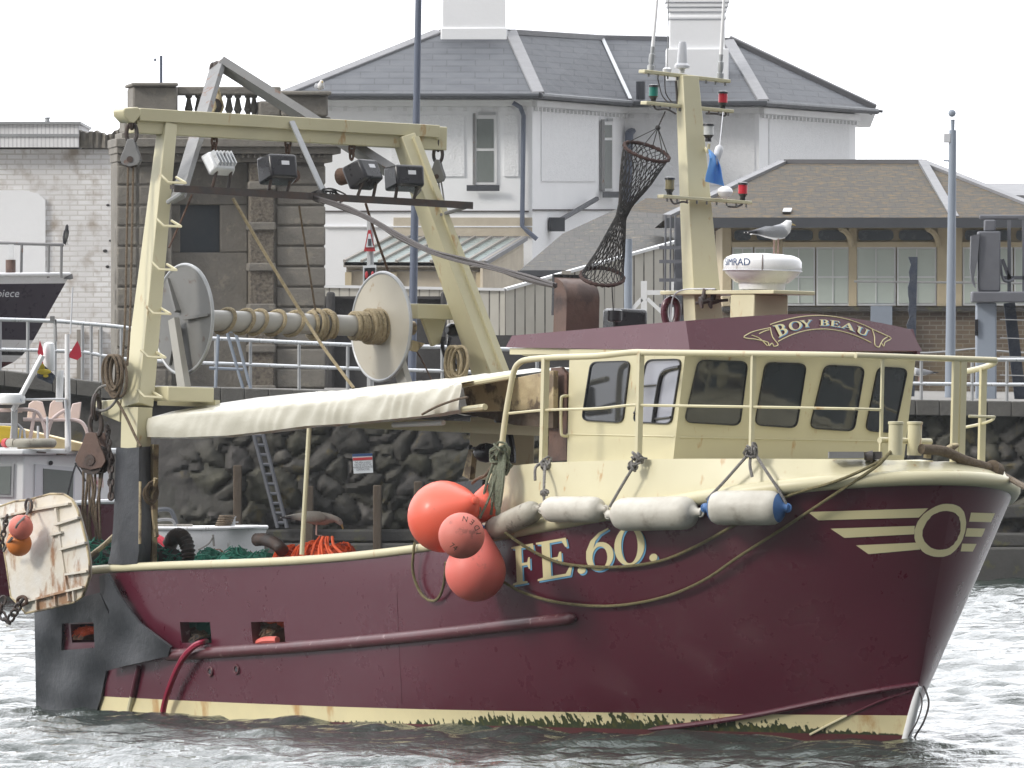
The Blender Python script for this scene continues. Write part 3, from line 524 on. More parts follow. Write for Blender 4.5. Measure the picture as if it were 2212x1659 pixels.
# ------------------------------------------------------------------ white house
def wallpt(px, py, A, B):             # point on the upright plane through plan points A, B
    d = Vector(((px - PXW / 2) / FPX, 1)); n_ = Vector((-(B.y - A.y), B.x - A.x)); k = (n_.x * A.x + n_.y * A.y) / (n_.x * d.x + n_.y * d.y)
    return Vector((d.x * k, d.y * k, CAMZ - (py - HOR) / FPX * k))
def house():
    P0, P1, P2, P3, P4 = (wp(600, 0, 215), wp(1150, 0, 215), wp(1350, 0, 221.5), wp(1640, 0, 221.5), wp(1848, 0, 228.5))
    t = thing('white_house', 'large white rendered house with hipped slate roof and two tall chimneys', 'house', (P1.x, 215, 2.4))
    ze = 7.83; b1, b0 = wp(1848, 0, 238), wp(560, 0, 238)
    obj('wall', G().prism([(p.x, p.y) for p in (P0, P1, P2, P3, P4, b1, b0)], 2.3, ze), M['render'], t)
    Z = lambda x, y, Y: Vector((wp(x, 0, Y).x, Y, CAMZ - (y - HOR) / FPX * Y))
    e0, e1, e2, e3, e4 = Z(612, 205, 214.4), Z(1164, 208, 214.4), Z(1362, 218, 221), Z(1650, 226, 220.9), Z(1892, 234, 228.5)
    for e in (e0, e1, e2, e3, e4): e.z = ze + .07
    r0, r1, r2, r3 = Z(948, 70, 220), Z(1103, 70, 220), Z(1299, 92, 226), Z(1572, 90, 228)
    for r in (r2, r3): r.z = Z(1572, 88, 228).z
    back = [Z(612, 205, 240), Z(1880, 234, 243)]
    for e in back: e.z = ze + .07
    def lift(p): return p + Vector((0, 0, .0))
    rf = G(); rf.poly(e0, e1, r1, r0); rf.poly(e1, e2, r2, r1); rf.poly(e2, e3, r3, r2); rf.poly(e3, e4, r3); rf.poly(e4, back[1], r3); rf.poly(back[1], back[0], r0, r1, r2, r3); rf.poly(back[0], e0, r0)
    obj('roof', rf, M['slate'], t, smooth=False)
    sf = G(); sf.slab([e0, e1, e2, e3, e4, back[1], back[0]], (0, 0, -.05)); obj('eaves', sf, M['white'], t, smooth=False)
    hp = G()
    for a, b in ((e0, r0), (e1, r1), (e3, r3), (e4, r3)): hp.beam(a + (b - a) * .01, b, .24, .1, side=(1, 0, 0))
    hp.beam(r0, r1, .12, .2); hp.beam(r1, r2, .12, .2); hp.beam(r2, r3, .12, .2); obj('hip_capping', hp, M['leadhip'], t, bevel=.02)
    vl = G(); vl.beam(e2 + Vector((0, 0, .03)), r2, .07, .1, side=(1, 0, 0)); obj('valley', vl, M['steel'], t)
    gt = G(); gt.tube([p + Vector((0, -.06, -.02)) for p in (e0, e1)], .06, 8); gt.tube([p + Vector((.02, -.06, -.02)) for p in (e1, e2, e3, e4)], .06, 8); gt.tube([e4, e4 + Vector((.14, 0, -.02))], .03, 6); obj('gutter', gt, M['gutter'], t)
    cn = G()
    for A, B in ((P0, P1), (P1, P2), (P2, P3), (P3, P4)):
        d = (B - A); d.z = 0; n = int(d.length / .28); u = d.normalized(); nn = Vector((u.y, -u.x, 0))
        A2, B2 = A.copy(), B.copy(); A2.z = B2.z = ze - .08; cn.beam(A2 + nn * .05, B2 + nn * .05, .12, .1)
        for i in range(n):
            c = A + u * ((i + .5) * d.length / n) + nn * .05; c.z = ze - .19; cn.beam(c - u * .035, c + u * .035, .07, .06)
    obj('cornice', cn, M['white'], t)
    def panel(A, B, x0, x1, y0, y1, mat, name, off=.03):
        u = (B - A); u.z = 0; u.normalize(); nn = Vector((u.y, -u.x, 0)) * off
        pts = [wallpt(x, y, A, B) + nn for x, y in ((x0, y1), (x1, y1), (x1, y0), (x0, y0))]
        return obj(name, G().slab(pts, -nn * 2), mat, t, smooth=False)
    panel(P0, P1, 845, 1003, 249, 381, M['rough'], 'roughcast_panel'); panel(P0, P1, 1089, 1120, 249, 381, M['rough'], 'roughcast_panel')
    panel(P1, P2, 1168, 1285, 240, 392, M['rough'], 'roughcast_panel', .02); panel(P2, P3, 1395, 1630, 245, 400, M['rough'], 'roughcast_panel', .02)
    panel(P3, P4, 1660, 1832, 252, 520, M['rough'], 'roughcast_panel', .02)
    panel(P0, P1, 690, 1142, 455, 458, M['cable'], 'wall_cable', .03); panel(P0, P1, 700, 1150, 488, 491, M['render'], 'string_course', .05); panel(P0, P1, 850, 1150, 470, 510, M['creamrender'], 'stained_band', .04)
    panel(P1, P2, 1150, 1340, 452, 455, M['cable'], 'wall_cable', .03)
    def window(A, B, x0, x1, y0, y1, ym):
        o = panel(A, B, x0, x1, y0, y1, M['white'], 'window', .04)
        u = (B - A); u.z = 0; u.normalize(); nn = Vector((u.y, -u.x, 0))
        def sub(a, b, c, d, mat, name, off):
            pts = [wallpt(x, y, A, B) + nn * off for x, y in ((a, d), (b, d), (b, c), (a, c))]; obj(name, G().slab(pts, -nn * .02), mat, o, smooth=False)
        wx = (x1 - x0) * .13
        sub(x0 + wx, x1 - wx, y0 + 8, ym - 3, M['wingreflect'], 'pane', .05); sub(x0 + wx, x1 - wx, ym + 3, y1 - 6, M['wingreflect'], 'pane', .05)
        sub(x0 - 2, x0 + 4, y0 - 4, y1, M['steeldk'], 'reveal', .06); sub(x0 - (x1 - x0) * .3, x1 + (x1 - x0) * .12, y1 + 1, y1 + 14, M['gutter'], 'sill', .14)
        sub(x0 + 10, x1 - 2, y0 - 6, y0, M['steel'], 'lintel', .06)
    window(P0, P1, 1023, 1073, 249, 399, 323); window(P1, P2, 1296, 1320, 262, 413, 300)
    for pts, r in (([(1108, 222, 0), (1124, 232, 0), (1131, 250, 0), (1128, 488, 0), (1140, 500, 0), (1160, 517, 0)], .045),):
        obj('drain_pipe', G().tube([wallpt(x, y, P0, P1) + Vector((0, -.1, 0)) for x, y, _ in pts], r, 8), M['bluepole'], t)
    obj('drain_pipe', G().tube([wallpt(x, y, P1, P2) + Vector((.1, -.1, 0)) for x, y in ((1383, 225), (1380, 262), (1348, 288), (1343, 440), (1341, 470))], .085, 8), M['bluepole'], t)
    obj('vent_pipe', G().tube([Z(1384, 215, 221.2), Z(1384, 176, 221.2)], .09, 8), M['gutter'], t)
    obj('flue', G().beam(wallpt(1192, 500, P1, P2) + Vector((.1, -.2, 0)), wallpt(1192, 470, P1, P2) + Vector((.1, -.2, 0)), .3, .25), M['gutter'], t)
    obj('flue_arm', G().tube([wallpt(1195, 478, P1, P2) + Vector((.1, -.3, 0)), wallpt(1278, 430, P1, P2) + Vector((.1, -.3, 0))], .05, 6), M['gutter'], t)
    def chim(x0, xm, x1, base, top, Y, mould, wide):
        k = Y / FPX; zt = Z(0, top, Y).z; zb = Z(0, base, Y).z
        g = G(); w0 = (xm - x0) * k; a = Z(x0, 0, Y).x; dep = .9
        g.box(a, a + (x1 - x0) * k, Y, Y + dep, zb - .6, zt)
        sh = .0
        obj('chimney', g, M['render'], t, bevel=.01)
        m_ = G(); e = wide * k
        m_.box(a - e, a + (x1 - x0) * k + e, Y - e, Y + dep + e, zb - .6, Z(0, mould[0], Y).z)
        for y0, y1, ee in mould[1:]:
            q = ee * k; m_.box(a - q, a + (x1 - x0) * k + q, Y - q, Y + dep + q, Z(0, y1, Y).z, Z(0, y0, Y).z)
        obj('chimney_moulding', m_, M['render'], t, bevel=.02)
    chim(956, 1075, 1092, 72, -90, 219.4, [60], 4)
    chim(1447, 1530, 1566, 188, -60, 223.5, [105, (-6, 6, 10), (6.2, 16, 7), (16.2, 26, 4), (34, 42, 3)], 8)
house()
# far pale roof on the extreme right
t = thing('distant_roof', 'pale grey roof of a far building at the right edge', 'building', wp(2250, 800, 240))
obj('roof', G().slab([wp(2100, 420, 236), wp(2700, 430, 236), wp(2700, 396, 244), wp(2120, 396, 244)], (0, 0, -.1)), M['leadhip'], t)
g = G(); a = wp(2110, 0, 237); b = wp(2690, 0, 237); g.box(a.x, b.x, 237, 243, 2.4, wp(0, 421, 236).z - .05); obj('wall', g, M['render'], t)
# ------------------------------------------------------------------ glazed lean-to and fences
def leanto():
    t = thing('glass_lean_to', 'stained cream lean-to with sloping glazed roof against the white house', 'lean-to', wp(940, 800, 210))
    a, b, c_, d = wp(744, 566, 209), wp(1043, 568, 209), wp(1131, 515, 214.6), wp(850, 512, 214.6)
    gl = G().slab([a, b, c_, d], (0, 0, -.06)); r = obj('glass_roof', gl, M['paleblue'], t, smooth=False)
    gb = G()
    for i in range(9):
        f = i / 8; p, q = a.lerp(b, f), d.lerp(c_, f); gb.beam(p + Vector((0, -.01, .02)), q + Vector((0, -.01, .02)), .05, .05, side=(1, 0, 0))
    obj('glazing_bar', gb, M['wharf'], t)
    e = wp(1135, 586, 212.5); obj('hip_flashing', G().beam(b, c_, .16, .08, side=(1, 0, 0)), M['leadhip'], t)
    obj('end_wall', G().slab([b + Vector((0, 0, -.03)), c_ + Vector((0, 0, -.03)), Vector((c_.x, c_.y, 2.4)), Vector((b.x, b.y, 2.4))], (-.05, .02, 0)), M['creamrender'], t)
    g = G(); x0, x1 = wp(748, 0, 209.2).x, wp(1040, 0, 209.2).x
    g.box(x0, x1, 209.2, 209.5, 2.4, wp(0, 572, 209.2).z); obj('wall', g, M['creamrender'], t)
    g = G(); g.box(x0 - .05, x1 + .05, 209.0, 209.2, wp(0, 577, 209).z, wp(0, 566, 209).z); obj('gutter', g, M['wharf'], t)
    g = G(); g.box(x0, x1, 209.14, 209.199, wp(0, 586, 209).z, wp(0, 583, 209).z); obj('shadow_gap', g, M['wharf'], t)  # raised grey strip stands in for the shadow line under the fascia
    for px in (752, 850, 1035): p = wp(px, 0, 209.05); obj('pilaster', G().box(p.x - .06, p.x + .06, 209.1, 209.19, 2.4, wp(0, 588, 209).z), M['creamwood'], t)
leanto()
def fence(name, label, pts, Y0, Y1, mat, zb=2.4, cap=None):
    t = thing(name, label, 'fence', wp(pts[0][0], 820, Y0)); n = len(pts); P = []
    for i, (x, y) in enumerate(pts): P.append(wp(x, y, Y0 + (Y1 - Y0) * i / max(1, n - 1)))
    g = G(); h = G()
    for a, b in zip(P[:-1], P[1:]):
        d = Vector((0, .04, 0)); z = zb
        g.hexa([(a.x, a.y, z), (b.x, b.y, z), (b.x, b.y + .05, z), (a.x, a.y + .05, z), a, b, b + Vector((0, .05, 0)), a + Vector((0, .05, 0))])
        h.beam(a + Vector((0, .02, .02)), b + Vector((0, .02, .02)), .045, .12)
    obj('boards', g, mat, t, smooth=False); obj('top_rail', h, cap or M['white'], t)
    return t
fence('board_fence', 'level white boarded fence in front of the glazed lean-to', [(690, 621), (1090, 628)], 180, 180, M['boards'])
t = fence('ramp_fence', 'white boarded fence climbing a ramp behind the rusty exhaust casing', [(1091, 628), (1470, 522)], 180, 182, M['boards'])
for px, py in ((1225, 585),):
    p = wp(px, py, 179.9); obj('post', G().box(p.x - .09, p.x + .06, 179.7, 179.95, 2.4, p.z), M['wharf'], t)
# low dark wall with stubby piers
t = thing('low_wall', 'low dark stone wall with stubby piers in front of the board fence', 'wall', wp(830, 830, 166))
a, b = wp(690, 0, 166), wp(965, 0, 166); obj('wall', G().box(a.x, b.x, 166, 166.3, 2.4, wp(0, 646, 166).z), M['stonedk'], t)
obj('coping', G().box(a.x, b.x, 165.9, 166.4, wp(0, 646, 166).z, wp(0, 640, 166).z), M['stonedk'], t)
for px, w_ in ((714, 9), (958, 6)): p = wp(px, 630, 165.9); obj('pier', G().box(p.x - w_ / FPX * 166, p.x + w_ / FPX * 166, 165.8, 166.5, 2.4, p.z), M['stonedk'], t, bevel=.04)
t = thing('lower_wall', 'dark retaining wall below the ramp fence', 'wall', wp(1200, 830, 172))
a, b = wp(966, 0, 172), wp(1560, 0, 172); obj('wall', G().box(a.x, b.x, 172, 172.4, 2.3, wp(0, 724, 172).z), M['stonedk'], t)
# small mossy roofs between house and station
def sheds():
    t = thing('mossy_shed', 'low outbuilding with mossy patched tile roof beneath the house drainpipe', 'outbuilding', wp(1300, 800, 196))
    a, b, c_, d = wp(1118, 588, 194), wp(1480, 585, 194), wp(1480, 468, 206), wp(1215, 505, 203)
    rf = G(); rf.poly(a, b, c_, wp(1330, 452, 206), d); obj('roof', rf, M['tilegrey'], t, smooth=False)
    obj('eaves', G().beam(a + Vector((0, -.03, -.02)), b + Vector((0, -.03, -.02)), .1, .12), M['gutter'], t)
    g = G(); g.box(a.x + .15, b.x, 194.4, 200, 2.4, a.z - .04); obj('wall', g, M['creamrender'], t)
    g = G(); p = wp(1130, 0, 194.3); q = wp(1190, 0, 194.3); g.box(p.x, q.x, 194.3, 194.39, 2.4, wp(0, 595, 194).z); obj('door', g, M['stonedk'], t)
    u = thing('upper_shed', 'dark mossy tiled roof rising to the left of the mast', 'outbuilding', wp(1440, 800, 204))
    a, b, c_, d = wp(1330, 468, 206.5), wp(1600, 468, 206.5), wp(1600, 432, 211), wp(1395, 428, 211)
    obj('roof', G().slab([a, b, c_, d], (0, 0, -.05)), M['tile'], u, smooth=False); obj('wall', G().box(a.x + .1, b.x, 207, 210, 2.4, a.z - .06), M['brownbrick'], u)
sheds()
# ------------------------------------------------------------------ station building (right)
def station():
    Y = 186.0; t = thing('station_building', 'long single storey station building with mossy hipped roof and big timber windows', 'building', wp(1850, 840, Y))
    Z = lambda x, y, D: wp(x, y, D)
    e0, e1 = Z(1500, 470, Y - .8), Z(2400, 476, Y - .8); zE = e0.z
    e0.z = e1.z = zE; r0, r1 = Z(1693, 349, Y + 7), Z(1992, 352, Y + 7); r0.z = r1.z
    e0 = Vector((wp(1440, 0, Y - .8).x, Y - .8, zE)); e1 = Vector((wp(2290, 0, Y - .8).x, Y - .8, zE)); b0 = Vector((e0.x, Y + 15, zE)); b1 = Vector((e1.x, Y + 15, zE))
    rf = G(); rf.poly(e0, e1, r1, r0); rf.poly(e1, b1, r1); rf.poly(b1, b0, r0, r1); rf.poly(b0, e0, r0); obj('roof', rf, M['tile'], t, smooth=False)
    hp = G(); k = (e1 - r1) * .47 + r1
    m0 = Z(2062, 470, Y - .7); hp.beam(r1 + Vector((0, -.05, .03)), m0, .15, .06, side=(1, 0, 0)); hp.beam(r1, e1, .14, .1, side=(1, 0, 0)); hp.beam(r0, e0, .14, .1, side=(1, 0, 0)); hp.beam(r0, r1, .12, .22); obj('hip_tile', hp, M['leadhip'], t)
    obj('roof_patch', G().slab([wp(1690, 461, Y - .35), wp(1708, 461, Y - .35), wp(1711, 453, Y + .2), wp(1693, 453, Y + .2)], (0, -.04, .03)), M['steel'], t)
    ev = G(); ev.box(e0.x, e1.x, Y - .85, Y - .7, wp(0, 492, Y - .8).z, wp(0, 471, Y - .8).z); obj('gutter', ev, M['gutter'], t)
    sof = G(); sof.box(e0.x, e1.x, Y - .7, Y + .3, wp(0, 490, Y).z, wp(0, 484, Y).z); obj('soffit', sof, M['wharf'], t)
    x = lambda px: wp(px, 0, Y).x; z = lambda py: wp(0, py, Y).z
    g = G(); g.box(x(1560), x(2300), Y, Y + 8, 2.3, z(668)); obj('brick_wall', g, M['brownbrick'], t)
    s = G(); s.box(x(1560), x(2300), Y - .12, Y + .2, z(672), z(663)); obj('sill_course', s, M['concretedk'], t)
    g = G(); g.box(x(1560), x(2300), Y + .05, Y + 6, z(662.5), z(491)); obj('upper_wall', g, M['creamwood'], t)
    # timber frames: bays
    bays = [(1580, 1676), (1688, 1836), (1848, 2024), (2078, 2300)]
    fr = G()
    for px, w_ in ((1570, 10), (1682, 8), (1842, 9), (2040, 16), (2070, 8)): fr.box(x(px - w_), x(px + w_), Y - .06, Y + .04, z(662), z(492))
    fr.box(x(1560), x(2300), Y - .05, Y + .03, z(534), z(522)); obj('timber_frame', fr, M['creamwood'], t, bevel=.01)
    for px in (1668, 1830, 2018):
        br = G(); br.tube(spl([wp(px + 8, 532, Y - .1), wp(px + 6, 515, Y - .14), wp(px - 4, 500, Y - .3), wp(px - 14, 494, Y - .5)], 5), .05, 6)
        obj('eaves_bracket', br, M['creamwood'], t)
    for a, b in bays:
        mid = (a + b) / 2
        for c0, c1 in ((a, mid), (mid, b)):
            if c0 > 2230: continue
            wdw = G(); wdw.box(x(c0 + 1.5), x(c1 - 1.5), Y - .04, Y + .02, z(660), z(533)); o = obj('window', wdw, M['white'], t)
            gl = G(); gl.box(x(c0 + 5), x(c1 - 5), Y - .055, Y - .041, z(655), z(538)); obj('pane', gl, M['blind'], o)
            mu = G(); cm = (c0 + c1) / 2; mu.box(x(cm - 1), x(cm + 1), Y - .07, Y - .056, z(655), z(538)); mu.box(x(c0 + 5), x(c1 - 5), Y - .069, Y - .057, z(600), z(597)); obj('glazing_bar', mu, M['white'], o)
            tr = G(); P = [wp(xx, yy, Y - .03) for xx, yy in rpoly([(c0 + 6, 519), (c1 - 6, 519), (c1 - 6, 497), (c0 + 6, 497)], 9)]; tr.slab(P, (0, .05, 0)); obj('transom_light', tr, M['slateglass'], t)
    tb = G(); tb.box(x(1880), x(1926), Y - .3, Y - .02, z(800), z(661)); obj('grey_panel', tb, M['greypole'], t)
    ra = G(); ra.tube([wp(1845, 608, Y - .4), wp(2300, 613, Y - .4)], .02, 6); obj('handrail', ra, M['steel'], t)
def rpoly(c, r, n=4):
    out = []; m = len(c)
    for i in range(m):
        p, a, b = Vector(c[i]), Vector(c[i - 1]), Vector(c[(i + 1) % m])
        p0 = p + (a - p).normalized() * r; p1 = p + (b - p).normalized() * r
        for j in range(n + 1):
            t_ = j / n; out.append(tuple((1 - t_) ** 2 * p0 + 2 * t_ * (1 - t_) * p + t_ * t_ * p1))
    return out
M['slateglass'] = pm('dull_transom_glass', (.06, .075, .09), .25, (.09, .10, .11), .5, 3)
station()

# poles, lamp posts, signs and machinery on the quay
p = wp(889, 770, 156); q = wp(905, -60, 156)
solo('tall_pole', G().tube([Vector((p.x, 156, 2.4)), q], [.062, .045], 12), M['bluepole'], 'tall blue grey pole rising behind the gantry and past the top of the picture', 'pole')
t = thing('camera_post', 'pale blue grey steel post topped by a round camera at the right', 'post', wp(2053, 870, 160))
a, b = wp(2052, 870, 160), wp(2058, 281, 160); obj('post', G().tube([Vector((a.x, 160, 2.3)), b], [.075, .052], 14), M['greypole'], t)
obj('junction_box', G().box(b.x - .13, b.x - .03, 159.95, 160.08, wp(0, 308, 160).z, wp(0, 288, 160).z), M['plastic'], t, bevel=.01)
obj('neck', G().lathe([(0, .025), (.14, .03), (.15, .04)], b, (0, 0, 1), 10), M['greypole'], t); obj('camera_ball', G().ball(b + Vector((-.01, 0, .24)), .055, 14), M['greypole'], t)
obj('step_bar', G().tube([wp(2038, 347, 160), wp(2064, 348, 160)], .012, 6), M['greypole'], t)
p = wp(1357, 690, 170); q = wp(1357, 516, 170); solo('grey_post', G().tube([Vector((p.x, 170, 2.3)), q], .062, 10), M['greypole'], 'thick plain grey post standing before the ramp fence', 'post')
# road sign
t = thing('road_sign', 'road sign post with red edged triangle above a black traffic light plate', 'road sign', wp(800, 840, 163))
p = wp(800, 470, 163); obj('post', G().tube([Vector((p.x, 163, 2.4)), p], .05, 8), M['steel'], t)
tri = [(795, 497), (801, 497), (811, 543), (786, 543)]
obj('triangle_sign', G().slab([wp(x, y, 162.9) for x, y in tri], (0, .02, 0)), M['signred'], t)
obj('triangle_face', G().slab([wp(x, y, 162.88) for x, y in ((796, 505), (800, 505), (807, 534), (790, 534))], (0, .015, 0)), M['signwhite'], t)
obj('speed_hump_mark', G().slab([wp(x, y, 162.87) for x, y in ((795, 516), (802, 516), (802, 531), (795, 531))], (0, .008, 0)), M['text'], t)
obj('plate', G().slab([wp(x, y, 162.9) for x, y in ((784, 574), (813, 572), (813, 650), (784, 650))], (0, .02, 0)), M['signwhite'], t)
obj('plate_face', G().slab([wp(x, y, 162.88) for x, y in ((787, 579), (810, 578), (810, 645), (787, 645))], (0, .015, 0)), M['blackpaint'], t)
for px in (792, 805): obj('red_figure', G().ball(wp(px, 594, 162.87), .035, 10, (.7, .3, 1.6)), M['signred'], t)
# notice on the quay wall
def textmesh(s, size, ext=0.0):
    cu = bpy.data.curves.new('txt', 'FONT'); cu.body = s; cu.size = size; cu.align_x = 'CENTER'; cu.resolution_u = 3
    o = bpy.data.objects.new('txt', cu); C.objects.link(o); bpy.context.view_layer.update()
    me = o.to_mesh(); V = [tuple(v.co) for v in me.vertices]; Fc = [tuple(p.vertices) for p in me.polygons]; o.to_mesh_clear(); bpy.data.objects.remove(o); return V, Fc
def textg(s, size, fn):
    V, F_ = textmesh(s, size); g = G(); g._add([fn(v[0], v[1]) for v in V], F_); return g
t = thing('harbour_notice', 'white notice with blue and red heading bands fixed to the quay wall', 'sign', wp(781, 1022, YQ - .4))
obj('board', G().slab([wp(x, y, YQ - .45) for x, y in ((761, 981), (804, 979), (806, 1021), (764, 1023))], (0, .03, 0)), M['signwhite'], t)
obj('blue_band', G().slab([wp(x, y, YQ - .455) for x, y in ((761, 981), (804, 979), (804.3, 984.5), (761.2, 986.5))], (0, .004, 0)), M['signblue'], t)
obj('red_band', G().slab([wp(x, y, YQ - .455) for x, y in ((762, 989), (804, 987), (804.3, 993), (762.2, 995))], (0, .004, 0)), M['signred'], t)
for s_, yy in (('THIS AREA IS SOLELY', 1000.5), ('FOR THE USE OF THE', 1005.8), ('HARBOUR AUTHORITIES', 1011), ('CONTRACTORS', 1016)):
    obj('lettering', textg(s_, 6.2, lambda x, y: wp(784 + x * .62, yy - y - .03 * x, YQ - .458)), M['text'], t, smooth=False)
# white gate
t = thing('white_gate', 'white painted timber gate leaning by the ramp fence', 'gate', wp(1410, 690, 170))
for a, b, w_ in (((1391, 607), (1391, 692), 13), ((1364, 670), (1386, 646), 9), ((1398, 632), (1452, 632), 10), ((1398, 645), (1444, 688), 8), ((1455, 605), (1455, 692), 11)):
    obj('bar', G().beam(wp(*a, 170), wp(*b, 170), .05, w_ / FPX * 170, side=(0, 1, 0)), M['white'], t)
# caged ladder
t = thing('caged_ladder', 'grey steel ladder with hoops beside a dark column left of the mast', 'ladder', wp(1455, 690, 167))
for px in (1436, 1447, 1457): obj('upright', G().tube([wp(px, 700, 167), wp(px + 2, 465, 167)], .015, 6), M['greysteel'], t)
a = wp(1470, 700, 167.2); obj('column', G().box(a.x - .07, a.x + .09, 167.1, 167.3, 2.4, wp(0, 470, 167).z), M['greysteel'], t)
for py in (535, 565, 605, 660): obj('hoop', G().beam(wp(1424, py, 166.9), wp(1482, py, 166.9), .05, .06), M['greysteel'], t)
# bridge machinery at the far right
def crane():
    Y = 158; t = thing('swing_bridge_gear', 'grey riveted bridge machinery raised on a steel column at the right edge', 'machinery', wp(2130, 870, Y))
    def bx(n, x0, x1, y0, y1, m, d0=-.3, d1=.3, bev=.02): a, b = wp(x0, y1, Y), wp(x1, y0, Y); obj(n, G().box(a.x, b.x, Y + d0, Y + d1, a.z, b.z), M[m], t, bevel=bev)
    bx('column', 2108, 2152, 654, 872, 'greypole', -.12, .2); bx('girder', 2098, 2300, 630, 653.7, 'greysteel'); bx('head_block', 2112, 2160, 500, 629.7, 'greysteel', -.2, .25)
    bx('cap_block', 2126, 2150, 475, 499.7, 'greysteel', -.15, .2); bx('upper_beam', 2116, 2300, 464, 474, 'greysteel', 0, .15)
    g = G(); g.slab([wp(x, y, Y - .25) for x, y in ((2098, 510), (2116, 505), (2112, 560), (2104, 600), (2108, 622), (2100, 610), (2096, 580))], (0, .3, 0)); obj('hook_plate', g, M['greysteel'], t)
    lat = G()
    for a, b in (((2165, 600), (2300, 600)), ((2180, 475), (2180, 630)), ((2212, 475), (2212, 630)), ((2165, 560), (2180, 600)), ((2200, 470), (2300, 470))): lat.beam(wp(*a, Y), wp(*b, Y), .05, .05)
    lat.tube(spl([wp(x, y, Y - .1) for x, y in ((2160, 560), (2166, 600), (2176, 608), (2190, 604))], 4), .02, 6)
    obj('lattice', lat, M['greysteel'], t)
    lg = G(); lg.beam(wp(2180, 654, Y + .4), wp(2205, 870, Y + .4), .16, .14, side=(1, 0, 0)); obj('raking_leg', lg, M['bluetimber'], t)
    bx('sign_strip', 2105, 2112, 690, 725, 'blackpaint', -.16, -.125, 0)
    for py in (690, 730, 770, 810): 
        obj('guard_wire', G().tube([wp(2160, py, Y - .2), wp(2300, py + 4, Y - .2)], .008, 5), M['steel'], t)
crane()
# dark blue timber with peeling paint and wire fence
p, q = wp(1966, 860, 162), wp(1973, 555, 162)
rows = []; g = G()
for i in range(20):
    f = i / 19; c = Vector((p.x, 162, 2.3)).lerp(q, f); w_ = .055 + .015 * math.sin(i * 2.7) + .01 * math.sin(i * 5.1)
    rows.append([c + Vector((-w_, -.06, 0)), c + Vector((.06, -.06, 0)), c + Vector((.06, .06, 0)), c + Vector((-w_, .06, 0))])
g.grid(rows, closed=True); g.poly(*rows[-1]); solo('old_timber', g, M['bluetimber'], 'ragged blue black timber post in front of the station windows', 'post', smooth=False)
t = thing('wire_fence', 'sagging wire strung on thin posts below the station windows', 'fence', wp(2060, 860, 161))
obj('wire', G().tube(spl([wp(x, y, 161) for x, y in ((1940, 755), (2000, 762), (2120, 752), (2150, 757), (2230, 762), (2330, 758))], 6), .014, 5), M['steel'], t)
for px in (2126, 2240): obj('post', G().tube([Vector((wp(px, 0, 161).x, 161, 2.3)), wp(px, 752, 161)], .022, 6), M['steel'], t)
# ================================================================== TRAWLER
ZK = (-0.0002199354735640628, 0.0051324652082343275, -0.03128087097904491, 0.106342435514126, 1.042215935809382)
def Zk(u): return float(np.polyval(ZK, u))
ZB = np.polyfit([1.1, 3.56, 7.3, 10.1], [-.085, -.047, .016, .037], 2); ZT = np.polyfit([1.13, 3.557, 7.318, 10.1], [.086, .095, .13, .195], 2)
def us(z): return float(np.interp(z, [-.6, 0, .432, 1.631, 2.006, 2.4], [9.9, 10.1, 10.267, 10.587, 10.688, 10.78]))
def bh(u, z):
    k = min(max(z / 2.0, 0), 1.15); km = min(max(z / 1.2, 0), 1)
    bm = (1.62 + .18 * km ** .8) * (1 - .05 * max(0, (1.5 - u) / 1.5) ** 2)
    s = (us(z) - u) / (5.2 - 1.9 * k)
    if s >= 1: return bm
    if s <= 0: return 0.0
    return bm * (1 - (1 - s) ** 2) ** (.95 - .44 * min(k, 1) ** .7)
def SH(px, py, off=0.0, sg=-1):
    g = sg * 1.5
    for _ in range(140):
        p = S(px, py, v=g); g = .72 * g + .28 * sg * (bh(p.x, p.z) + off)
    return S(px, py, v=g)
